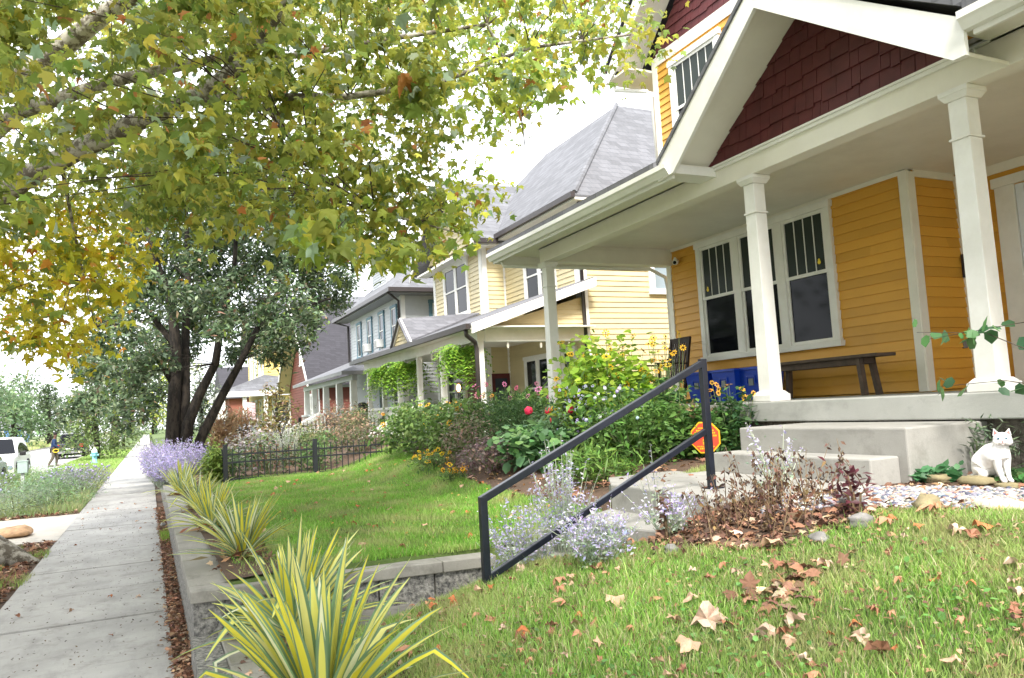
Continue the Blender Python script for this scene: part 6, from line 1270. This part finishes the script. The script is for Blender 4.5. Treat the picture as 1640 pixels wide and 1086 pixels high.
# ================================================================== PORCH THINGS
bn = thing('bench', 'weathered dark wooden bench with splayed legs on the porch under the window', 'bench', loc=(8.1, 7.5, 1.58))
MB().box(7.92, 8.27, 6.55, 8.52, 2.045, 2.085).build('seat', 'weathered_wood', bn, bevel=.008)
m = MB().box(7.98, 8.01, 6.8, 8.3, 1.965, 2.045).box(8.18, 8.21, 6.8, 8.3, 1.965, 2.045).box(7.99, 8.2, 6.80, 6.84, 1.97, 2.045).box(7.99, 8.2, 8.26, 8.3, 1.97, 2.045); m.build('apron', 'weathered_wood', bn)
for y, dy in ((6.86, -.06), (8.24, .06)):
    for x, dx in ((7.99, -.02), (8.2, .02)): MB().beam((x, y, 2.045), (x+dx, y+dy, 1.579), .075, .055, up=(0, 1, 0)).build('leg', 'weathered_wood', bn)
def bin_(label, y0, x0=7.85):
    t = thing('storage_bin', label, 'bin', 'blue bins on the porch', loc=(x0, y0, 1.58)); x1, y1 = x0+.42, y0+.52; m = MB(); zt = 2.06; w_ = .012
    lo = [(x0+.05, y0+.05), (x1-.05, y0+.05), (x1-.05, y1-.05), (x0+.05, y1-.05)]; hi = [(x0, y0), (x1, y0), (x1, y1), (x0, y1)]
    vs = [(*p, 1.585) for p in lo]+[(*p, zt) for p in hi]+[(p[0]+(w_ if p[0] < (x0+x1)/2 else -w_), p[1]+(w_ if p[1] < (y0+y1)/2 else -w_), zt) for p in hi]+[(p[0]+(w_ if p[0] < (x0+x1)/2 else -w_), p[1]+(w_ if p[1] < (y0+y1)/2 else -w_), 1.60) for p in lo]
    F = [(3, 2, 1, 0)]+[(i, (i+1) % 4, 4+(i+1) % 4, 4+i) for i in range(4)]+[(4+i, 4+(i+1) % 4, 8+(i+1) % 4, 8+i) for i in range(4)]+[(8+(i+1) % 4, 12+(i+1) % 4, 12+i, 8+i) for i in range(4)]+[(12, 13, 14, 15)]
    m.add(vs, F); m.build('body', 'blue_plastic', t)
    r_ = MB()
    for a in ((x0-.025, x1+.025, y0-.025, y0), (x0-.025, x1+.025, y1, y1+.025), (x0-.025, x0, y0, y1), (x1, x1+.025, y0, y1)): r_.box(*a, zt-.03, zt+.008)
    r_.build('rim', 'blue_plastic', t, bevel=.005)
    m = MB(); yc = y0+.26; m.box(x0+.002, x0+.022, yc-.045, yc+.045, 1.80, 1.90); m.build('handle_opening', plain('bin_label', (.22, .24, .24), .6) if 'bin_label' not in MATS else 'bin_label', t)
    m = MB(); m.box(x0-.004, x0+.018, yc-.09, yc+.09, 1.925, 1.945).box(x0-.004, x0+.024, yc-.09, yc-.075, 1.83, 1.925).box(x0-.004, x0+.024, yc+.075, yc+.09, 1.83, 1.925); m.build('handle', 'blue_plastic', t)
    return t
bin_('deep blue plastic bin farthest from the steps, beside the rocking chair', 9.62)
bin_('deep blue plastic bin in the middle, directly behind the near column', 8.98)
bin_('deep blue plastic bin half hidden by the column, next to the bench', 8.50, 7.95)
ch = thing('rocking_chair', 'dark slatted rocking chair at the far end of the porch', 'chair', loc=(7.7, 10.6, 1.58))
def cp(x, y, z): return (7.45+x, 10.55+y, 1.58+z)     # x: depth from the front, y: width
m = MB(); 
for s in (-1, 1): m.tube([cp(-.25, s*.27, .12), cp(-.05, s*.27, .04), cp(.25, s*.27, .02), cp(.6, s*.27, .06), cp(.75, s*.27, .14)], .02, 6)
m.build('rocker', 'dark_wood', ch)
for s in (-1, 1):
    MB().beam(cp(0, s*.27, .06), cp(-.0, s*.27, .66), .04).build('leg', 'dark_wood', ch); MB().beam(cp(.46, s*.26, .04), cp(.68, s*.24, 1.10), .045).build('back_post', 'dark_wood', ch)
    MB().beam(cp(-.06, s*.28, .67), cp(.56, s*.27, .66), .07, .025).build('arm', 'dark_wood', ch)
m = MB()
for k in range(6): a = .02+k*.085; m.beam(cp(a, -.26, .42-a*.12), cp(a, .26, .42-a*.12), .07, .02)
m.build('seat', 'dark_wood', ch)
m = MB()
for k in range(7): y = -.18+k*.06; m.beam(cp(.50, y, .38), cp(.665, y, 1.04), .035, .015, up=(1, 0, 0))
m.beam(cp(.67, -.27, 1.06), cp(.67, .27, 1.06), .03, .09).beam(cp(.51, -.26, .42), cp(.51, .26, .42), .03, .05); m.build('backrest', 'dark_wood', ch)
# window decals
for y, z, l_ in ((7.84, 3.46, 'small yellow sun catcher stuck in the right porch window'), (10.24, 3.46, 'small yellow sun catcher stuck in the left porch window')):
    o = MB().lathe([(.02, 0), (.03, .004), (.02, .008)], (0, 0, 0), 10); o.lathe([(.014, .0), (.02, .004), (.014, .008)], (.035, 0, 0), 8)
    b = o.build('window_ornament', 'decal_yellow'); b.rotation_euler = (0, -math.pi/2, 0); b.location = (8.535, y, z); tag(b, l_, 'ornament')
# octagonal yard sign
sg = thing('yard_sign', 'orange-red octagonal security yard sign with yellow border behind the handrail', 'sign', loc=(5.3, 6.58, .95))
su, sn = Vector((.42, -.907, 0)).normalized(), Vector((-.907, -.42, 0)).normalized(); sc0 = Vector((5.3, 6.58, 1.24))
def octo(r, d0, d1, mat, nm):
    m = MB(); pts = [sc0+su*(r*math.cos(math.radians(22.5+45*i)))+Vector((0, 0, r*math.sin(math.radians(22.5+45*i))))+sn*d0 for i in range(8)]
    m.prism(pts, sn*(d1-d0)); return m.build(nm, mat, sg)
octo(.178, 0, .006, 'sign_yellow', 'border'); fc = octo(.162, .006, .008, 'sign_red', 'face')
m = MB()
def bar(u0, u1, z0, z1):
    P = [sc0+su*a+Vector((0, 0, b))+sn*.0085 for a, b in ((u0, z0), (u1, z0), (u1, z1), (u0, z1))]; m.prism(P, sn*.001)
r_ = random.Random(4)
for z0, z1, hw in ((.092, .106, .075), (.066, .080, .10), (.040, .056, .12), (.010, .028, .13), (-.124, -.106, .07), (-.098, -.088, .10)):
    u = -hw
    while u < hw: d_ = r_.uniform(.010, .022); bar(u, min(hw, u+d_), z0, z1); u += d_+.005
bar(-.030, -.012, -.075, -.02); bar(-.012, .014, -.075, -.062)
m.build('lettering', 'sign_yellow', fc); MB().box(5.292, 5.308, 6.585, 6.60, .85, 1.2).build('stake', 'steel', sg)
# white cup in the weeds
cu = thing('plastic_cup', 'small white cup standing among the creeping leaves right of the cat', 'cup', loc=(5.38, 3.13, .98))
MB().lathe([(.024, 0), (.034, .085), (.031, .085), (.022, .005)], (5.38, 3.13, .99), 14).build('body', 'white_paint', cu, True)
# lantern by the yellow porch
ln = thing('garden_lantern', 'dark garden lantern with a warm bulb between the flowers and the yellow porch', 'lantern', loc=(6.2, 16.0, .9))
MB().tube([(6.2, 16.0, .8), (6.2, 16.0, 2.05)], .025, 8).build('post', 'dark_metal', ln); MB().box(6.13, 6.27, 15.93, 16.07, 2.05, 2.08).box(6.12, 6.28, 15.92, 16.08, 2.28, 2.31).frustum(6.2, 16, 2.31, 2.38, .08, .01).build('frame', 'dark_metal', ln)
MB().lathe([(.02, 0), (.05, .06), (.05, .12), (.02, .17)], (6.2, 16, 2.09), 10).build('bulb', 'warm_lamp', ln, True)
# covered grill on the grey porch
gr = thing('kettle_grill', 'dark covered kettle grill on the grey house porch', 'grill', loc=(7.6, 29.8, 1.3))
MB().lathe([(.02, 0), (.2, .04), (.3, .15), (.31, .25), (.26, .38), (.1, .46), (.02, .47)], (7.5, 29.7, 1.75), 16).build('bowl', 'dark_metal', gr, True)
for a in (0, 2.1, 4.2): MB().tube([(7.5+.1*math.cos(a), 29.7+.1*math.sin(a), 1.85), (7.5+.28*math.cos(a), 29.7+.28*math.sin(a), 1.25)], .015, 6).build('leg', 'steel', gr)

# ================================================================== STREET THINGS
hy = thing('fire_hydrant', 'pale blue fire hydrant with white bonnet on the grass verge', 'hydrant', loc=(-2.6, 46.8, 0))
MB().lathe([(.17, -.05), (.17, .04), (.115, .06), (.115, .50), (.15, .52), (.15, .57)], (-2.6, 46.8, 0), 16).build('barrel', 'hydrant_blue', hy, True)
MB().lathe([(.14, .57), (.13, .66), (.08, .75), (.035, .78), (.035, .84), (.02, .85)], (-2.6, 46.8, 0), 16).build('bonnet', 'hydrant_white', hy, True)
for d in ((-.2, 0), (.2, 0), (0, -.21)): MB().tube([(-2.6, 46.8, .42), (-2.6+d[0], 46.8+d[1], .42)], .065, 10).build('nozzle_cap', 'hydrant_blue', hy, True)
pb = thing('utility_box', 'pale green box on a grey post in the verge planting beside the parked cars', 'box', loc=(-2.98, 24, 0))
MB().box(-3.03, -2.95, 23.96, 24.04, -.03, .70).build('post', 'light_grey_paint', pb); MB().box(-3.10, -2.87, 23.9, 24.1, .68, .98).build('body', 'box_green', pb, bevel=.015); MB().box(-3.11, -2.86, 23.89, 24.11, .98, 1.0).build('lid', 'box_green', pb)
pl_ = thing('utility_pole', 'dark wooden utility pole on the verge at the far end of the sidewalk', 'pole', loc=(-2.5, 90, 0))
MB().tube([(-2.4, 92, -.2), (-2.4, 92, 8)], [.16, .12], 10).build('shaft', 'weathered_wood', pl_, True); MB().beam((-3.4, 92, 7.3), (-1.4, 92, 7.3), .12).build('crossarm', 'weathered_wood', pl_)
for k, x in enumerate((-15.2, -14.2, -13.1)):
    o = MB().lathe([(.12, -.2), (.12, .9), (.15, .92), (.1, 1.05)], (x, 88+k*3, 0), 10).build('bollard', 'white_paint', None, True); tag(o, ('leftmost', 'middle', 'rightmost')[k]+' of three white bollards across the street', 'bollard', 'white bollards across the street')
def car(name, label, x, y, paint, kind='sedan', rot=math.pi, cat='car'):
    """x length axis forward; built at origin then turned"""
    t = thing(name, label, cat, loc=(0, 0, 0)); W_ = .90
    if kind == 'sedan': prof = [(-2.25, .35), (-2.28, .75), (-2.1, .92), (-1.45, .98), (1.0, .96), (2.0, .84), (2.28, .66), (2.3, .35)]; cab = [(-1.65, .95), (-1.0, 1.42), (.25, 1.45), (1.05, .95)]
    elif kind == 'suv': prof = [(-2.3, .4), (-2.33, .9), (-2.25, 1.05), (-1.5, 1.08), (1.1, 1.06), (2.1, .98), (2.3, .8), (2.32, .4)]; cab = [(-2.2, 1.05), (-1.9, 1.70), (.2, 1.74), (1.05, 1.05)]
    else: prof = [(-2.7, .55), (-2.72, 1.0), (-2.65, 1.05), (-.85, 1.05), (1.3, 1.08), (2.5, 1.0), (2.7, .8), (2.72, .5)]; cab = [(-.85, 1.05), (-.75, 1.75), (.55, 1.78), (1.25, 1.06)]
    rings = []; m = MB()
    for s, inset in ((-1, .0), (-1, .0)): pass
    def ext(poly, w0, wtop, nm, mat, zmid):
        m = MB(); n = len(poly); V = []
        for s in (-1, 1):
            for (a, b) in poly:
                k = max(0, min(1, (b-zmid)/.5)); V.append((a, s*(w0+(wtop-w0)*k), b))
        F = [tuple(range(n)), tuple(range(n, 2*n))[::-1]]+[(i, n+i, n+(i+1) % n, (i+1) % n) for i in range(n)]
        m.add(V, F); return m.build(nm, mat, t, bevel=.04)
    b = ext(prof+[(1.95, .22), (-1.95, .22)], W_, W_-.04, 'body', paint, .5)
    ext(cab, W_-.04, W_-.24, 'cabin', paint, cab[0][1])
    zc0, zc1 = cab[0][1]+.05, cab[1][1]-.06
    # side glass, windscreen, rear glass
    def lerp(a, b, f): return (a[0]+(b[0]-a[0])*f, a[1]+(b[1]-a[1])*f)
    for s in (-1, 1):
        m = MB(); f0, f1 = .1, .9; r0, r1 = lerp(cab[0], cab[1], f0), lerp(cab[0], cab[1], f1); q0, q1 = lerp(cab[3], cab[2], f0), lerp(cab[3], cab[2], f1)
        wy = lambda z: (W_-.04)+(-.20)*max(0, min(1, (z-cab[0][1])/.5))
        P = [(r0[0]+.1, s*(wy(r0[1])+.004), r0[1]), (q0[0]-.1, s*(wy(q0[1])+.004), q0[1]), (q1[0]-.06, s*(wy(q1[1])+.004), q1[1]), (r1[0]+.06, s*(wy(r1[1])+.004), r1[1])]
        m.prism(P, (0, s*.008, 0)); m.build('side_window', 'glass_dark', t)
    for a, b2, sg_ in ((cab[3], cab[2], 1), (cab[0], cab[1], -1)):
        m = MB(); p0, p1 = lerp(a, b2, .1), lerp(a, b2, .88); w0, w1 = W_-.14, W_-.32
        m.prism([(p0[0]+sg_*.02, -w0, p0[1]+.012), (p0[0]+sg_*.02, w0, p0[1]+.012), (p1[0]+sg_*.02, w1, p1[1]+.012), (p1[0]+sg_*.02, -w1, p1[1]+.012)], (sg_*.01, 0, .006)); m.build('windscreen', 'glass_dark', t)
    wx = 1.42 if kind != 'pickup' else 1.75
    for a in (-wx, wx):
        for s in (-1, 1):
            m = MB(); R_ = .33 if kind == 'sedan' else .38; m.tube([(a, s*.68, R_), (a, s*.93, R_)], R_, 20); wl = m.build('wheel', 'rubber', t, True)
            MB().tube([(a, s*.92, R_), (a, s*.945, R_)], R_*.62, 14).build('rim', 'steel', wl, True)
            m = MB(); m.tube([(a, s*.86, R_+.02), (a, s*.912, R_+.02)], R_+.07, 20); m.build('wheel_arch', 'rubber', t)
    for s in (-1, 1):
        MB().box(prof[1][0]-.02, prof[1][0]+.12, s*.74-.12, s*.74+.12, .70 if kind == 'sedan' else .8, .86 if kind == 'sedan' else 1.02).build('tail_light', 'tail_red', t)
        MB().box(prof[-2][0]-.10, prof[-2][0]+.03, s*.68-.16, s*.68+.16, .58, .72).build('headlight', 'glass_sky', t)
        MB().box(.75, .92, s*.98-.10, s*.98+.10, cab[3][1]-.02, cab[3][1]+.12).build('wing_mirror', 'rubber' if kind != 'sedan' else paint, t, bevel=.03)
    MB().box(prof[1][0]-.05, prof[1][0]+.05, -.78, .78, .38, .56).build('bumper', 'grey_trim', t); MB().box(prof[1][0]-.06, prof[1][0]-.045, -.26, .26, .62, .74).build('licence_plate', 'light_grey_paint', t)
    if kind == 'pickup':
        MB().box(-2.6, -.9, -.75, .75, 1.051, 1.056).build('bed_opening', 'rubber', t)
    t.location = (x, y, -.12); t.rotation_euler = (0, 0, rot); return t
car('parked_car', 'silver sedan parked at the kerb at the left edge', -5.35, 30.0, 'car_silver', 'sedan', -math.pi/2)
car('parked_car', 'white sport utility car parked just beyond the silver sedan', -5.35, 35.9, 'car_white', 'suv', -math.pi/2)
car('pickup_truck', 'dark pickup truck parked with its tailgate toward the viewer beyond the walking man', -5.0, 65.0, 'car_black', 'pickup', math.pi/2, 'truck')
# ================================================================== PERSON AND CAT
def skin_body(name, joints, edges, mat, parent=None, sub=2):
    """joints: name -> (pos, radius or (rx,ry)); one continuous skinned surface"""
    keys = list(joints); me = bpy.data.meshes.new(name); me.from_pydata([joints[k][0] for k in keys], [(keys.index(a), keys.index(b)) for a, b in edges], [])
    o = bpy.data.objects.new(name, me); COL.objects.link(o)
    md = o.modifiers.new('skin', 'SKIN'); md.use_smooth_shade = True; sv = me.skin_vertices[0].data if me.skin_vertices else None
    if sv is None:
        bpy.context.view_layer.objects.active = o; sv = me.skin_vertices[0].data
    for i, k in enumerate(keys):
        r = joints[k][1]; sv[i].radius = r if isinstance(r, tuple) else (r, r)
    sv[0].use_root = True
    s = o.modifiers.new('sub', 'SUBSURF'); s.levels = sub; s.render_levels = sub
    me.materials.append(MATS[mat])
    if parent: setparent(o, parent)
    return o
# walking man: side view, walking to the right of the picture (+X), carrying something yellow
px, py = -4.72, 49.5; pz = -.12
pm = thing('person', 'man in dark blue hoodie and camouflage trousers walking off the street carrying yellow gear', 'person', loc=(px, py, pz))
def q(x, y, z): return (px+x, py+y, pz+z)
J = {'pelvis': (q(0, 0, .95), (.15, .13)), 'waist': (q(.0, 0, 1.12), (.14, .12)), 'chest': (q(.02, 0, 1.34), (.18, .14)), 'neckb': (q(.04, 0, 1.5), (.08, .08)), 'neck': (q(.06, 0, 1.56), (.055, .055)), 'head0': (q(.08, 0, 1.66), (.085, .095)), 'head1': (q(.08, 0, 1.76), (.085, .095)),
 'hipL': (q(.0, .10, .90), .10), 'kneeL': (q(.16, .10, .50), .07), 'ankL': (q(.10, .10, .09), .045), 'toeL': (q(.28, .10, .04), .04),
 'hipR': (q(.0, -.10, .90), .10), 'kneeR': (q(-.02, -.10, .50), .07), 'ankR': (q(-.24, -.10, .12), .045), 'toeR': (q(-.08, -.10, .04), .04),
 'shL': (q(.02, .19, 1.44), .065), 'elL': (q(.02, .24, 1.16), .05), 'wrL': (q(.24, .2, 1.02), .035), 'haL': (q(.31, .2, 1.0), .035),
 'shR': (q(.02, -.19, 1.44), .065), 'elR': (q(.04, -.24, 1.16), .05), 'wrR': (q(.28, -.2, 1.04), .035), 'haR': (q(.36, -.2, 1.02), .035)}
E_ = [('pelvis', 'waist'), ('waist', 'chest'), ('chest', 'neckb'), ('neckb', 'neck'), ('neck', 'head0'), ('head0', 'head1'), ('pelvis', 'hipL'), ('hipL', 'kneeL'), ('kneeL', 'ankL'), ('ankL', 'toeL'), ('pelvis', 'hipR'), ('hipR', 'kneeR'), ('kneeR', 'ankR'), ('ankR', 'toeR'), ('chest', 'shL'), ('shL', 'elL'), ('elL', 'wrL'), ('wrL', 'haL'), ('chest', 'shR'), ('shR', 'elR'), ('elR', 'wrR'), ('wrR', 'haR')]
skin_body('body', J, E_, 'skin_dark', pm)
def grow(keys, g): return {k: (J[k][0], tuple(r*g+.012 for r in (J[k][1] if isinstance(J[k][1], tuple) else (J[k][1],)*2))) for k in keys}
ks = ['waist', 'pelvis', 'chest', 'neckb', 'shL', 'elL', 'wrL', 'shR', 'elR', 'wrR']
skin_body('hoodie', grow(ks, 1.12), [e for e in E_ if e[0] in ks and e[1] in ks], 'navy_cloth', pm)
ks = ['pelvis', 'hipL', 'kneeL', 'ankL', 'hipR', 'kneeR', 'ankR']
skin_body('trousers', grow(ks, 1.08), [e for e in E_ if e[0] in ks and e[1] in ks], 'khaki_cloth', pm)
m = MB().lathe([(.03, -.10), (.085, -.06), (.105, 0), (.09, .06), (.03, .09)], q(.07, 0, 1.80), 12); m.build('hair', 'black_hair', pm, True)
for s in (-1, 1): MB().box(px+(.28 if s > 0 else -.08)-.20, px+(.28 if s > 0 else -.08)+.08, py+s*.1-.05, py+s*.1+.05, pz, pz+.09).build('shoe', 'khaki_cloth', pm, bevel=.02)
fi = MB()
for s in (-1, 1):
    h = J['haR' if s < 0 else 'haL'][0]
    for k in range(4): fi.tube([(h[0], h[1]-.03+k*.02, h[2]), (h[0]+.05, h[1]-.03+k*.02, h[2]-.015), (h[0]+.065, h[1]-.03+k*.02, h[2]-.05)], [.010, .009, .007], 6)
    fi.tube([(h[0]-.02, h[1], h[2]+.01), (h[0]+.01, h[1]-.045*s, h[2]+.0), (h[0]+.04, h[1]-.045*s, h[2]-.02)], [.011, .010, .008], 6)
fi.build('fingers', 'skin_dark', pm, True)
yg = thing('hose_coil', 'yellow coiled gear held at the waist of the walking man', 'gear', loc=q(.2, -.1, .9))
m = MB()
for k in range(3):
    a0 = k*.4; m.tube([q(.12+.14*math.cos(a0+t*.785), -.2-.03*k+.05*math.sin(t), .86+.09*math.sin(a0+t*.785)) for t in range(9)], .016, 6)
m.build('coil', 'decal_yellow', yg, True)

# white cat, sitting, head turned to the camera. Local axes: forward = toward picture right, slightly to the camera
cx, cy, cz = 5.36, 3.52, .955
ct = thing('cat', 'white cat with blue-grey eyes sitting on the stones before the porch foundation', 'cat', loc=(cx, cy, cz))
fw = Vector((-.10, -.99, 0)).normalized()      # facing along -Y (picture right, slightly to the viewer)
fw = Vector((-.30, -.95, 0)).normalized(); sdv = Vector((-fw.y, fw.x, 0))    # sdv points to the cat's left
def c3(f, s, z): v = Vector((cx, cy, cz))+fw*((f-.07)*1.08+.05)+sdv*s*1.0; return (v.x, v.y, v.z+z*1.0)
CJ = {'rump': (c3(-.115, 0, .085), (.098, .098)), 'belly': (c3(-.065, 0, .145), (.100, .100)), 'rib': (c3(-.010, 0, .200), (.084, .086)), 'chest': (c3(.045, 0, .215), (.066, .070)), 'neck': (c3(.062, 0, .262), (.050, .052)), 'skull': (c3(.072, 0, .302), (.040, .044)),
  'shoL': (c3(.055, .035, .165), .036), 'elbL': (c3(.055, .032, .10), .024), 'wriL': (c3(.072, .026, .045), .017), 'pawL': (c3(.082, .026, .016), .018), 'toeL': (c3(.108, .026, .012), .015),
  'shoR': (c3(.055, -.035, .165), .036), 'elbR': (c3(.055, -.032, .10), .024), 'wriR': (c3(.072, -.026, .045), .017), 'pawR': (c3(.082, -.026, .016), .018), 'toeR': (c3(.108, -.026, .012), .015),
  'thiL': (c3(-.085, .050, .085), .058), 'kneL': (c3(-.03, .068, .065), .040), 'hocL': (c3(-.075, .066, .022), .022), 'hpawL': (c3(-.005, .066, .016), .019), 'htoeL': (c3(.030, .064, .013), .016),
  'thiR': (c3(-.085, -.050, .085), .058), 'kneR': (c3(-.03, -.068, .065), .040), 'hocR': (c3(-.075, -.066, .022), .022), 'hpawR': (c3(-.005, -.066, .016), .019), 'htoeR': (c3(.030, -.064, .013), .016),
  't0': (c3(-.165, 0, .035), .026), 't1': (c3(-.17, -.07, .022), .020), 't2': (c3(-.11, -.125, .020), .018), 't3': (c3(-.03, -.13, .020), .017), 't4': (c3(.02, -.11, .018), .012)}
CE = [('rump', 'belly'), ('belly', 'rib'), ('rib', 'chest'), ('chest', 'neck'), ('neck', 'skull'), ('chest', 'shoL'), ('shoL', 'elbL'), ('elbL', 'wriL'), ('wriL', 'pawL'), ('pawL', 'toeL'), ('chest', 'shoR'), ('shoR', 'elbR'), ('elbR', 'wriR'), ('wriR', 'pawR'), ('pawR', 'toeR'),
  ('rump', 'thiL'), ('thiL', 'kneL'), ('kneL', 'hocL'), ('hocL', 'hpawL'), ('hpawL', 'htoeL'), ('rump', 'thiR'), ('thiR', 'kneR'), ('kneR', 'hocR'), ('hocR', 'hpawR'), ('hpawR', 'htoeR'), ('rump', 't0'), ('t0', 't1'), ('t1', 't2'), ('t2', 't3'), ('t3', 't4')]
skin_body('body', CJ, CE, 'cat_white', ct)
# head looks toward the camera: own basis
hd = Vector(c3(.082, 0, .300)); look = (Vector((0, 0, 1.5))-hd); look.z *= .35; look.normalize(); hs = Vector((0, 0, 1)).cross(look).normalized(); hu = look.cross(hs)
def h3(f, s, u): f, s, u = f*1.16, s*1.16, u*1.16; v = hd+look*f+hs*s+hu*u; return (v.x, v.y, v.z)
def ell(mb, c, rf, rs, ru, a=12, b=16):
    k = len(mb.v)
    for i in range(a+1):
        th = math.pi*i/a
        for j in range(b):
            p = 2*math.pi*j/b; mb.v.append(h3(c[0]+rf*math.sin(th)*math.cos(p), c[1]+rs*math.sin(th)*math.sin(p), c[2]+ru*math.cos(th)))
    for i in range(a):
        for j in range(b): mb.f.append((k+i*b+j, k+(i+1)*b+j, k+(i+1)*b+(j+1) % b, k+i*b+(j+1) % b))
m = MB(); ell(m, (0, 0, 0), .046, .050, .043); ell(m, (.010, .022, -.014), .030, .030, .024); ell(m, (.010, -.022, -.014), .030, .030, .024); ell(m, (.036, .010, -.016), .016, .014, .012); ell(m, (.036, -.010, -.016), .016, .014, .012); ell(m, (.034, 0, -.027), .012, .012, .009); ell(m, (.030, 0, .004), .020, .012, .016)
hdm = m.build('head', 'cat_white', ct, True)
for s in (-1, 1):
    m = MB(); m.add([h3(.010, s*.012, .036), h3(.006, s*.048, .022), h3(-.002, s*.040, .066), h3(-.016, s*.030, .032)], [(0, 1, 2), (1, 3, 2), (3, 0, 2), (0, 3, 1)]); er = m.build('ear', 'cat_white', hdm)
    m = MB(); m.add([h3(.0115, s*.019, .038), h3(.0085, s*.043, .028), h3(.002, s*.039, .057)], [(0, 1, 2), (2, 1, 0)]); m.build('inner_ear', 'cat_pink', er)
    m = MB(); ell(m, (.0395, s*.0195, .007), .0065, .0085, .0062, 8, 10); ey = m.build('eye', 'cat_eye', hdm, True); m = MB(); ell(m, (.0445, s*.0195, .007), .0022, .0022, .005, 6, 8); m.build('pupil', 'cat_pupil', ey, True)
m = MB(); ell(m, (.053, 0, -.009), .004, .0065, .0045, 6, 8); m.build('nose', 'cat_pink', hdm, True)
m = MB()
for s in (-1, 1): m.tube([h3(.052, 0, -.014), h3(.052, s*.003, -.020), h3(.049, s*.010, -.0225)], .0009, 5)
m.build('mouth', 'cat_pink', hdm, True)
m = MB()
for s in (-1, 1):
    for k in range(4): m.tube([h3(.046, s*.016, -.014-.003*k), h3(.05, s*.05, -.010-.008*k), h3(.04, s*.08, -.012-.014*k)], [.0005, .0004, .0002], 4)
m.build('whiskers', 'white_paint', hdm)
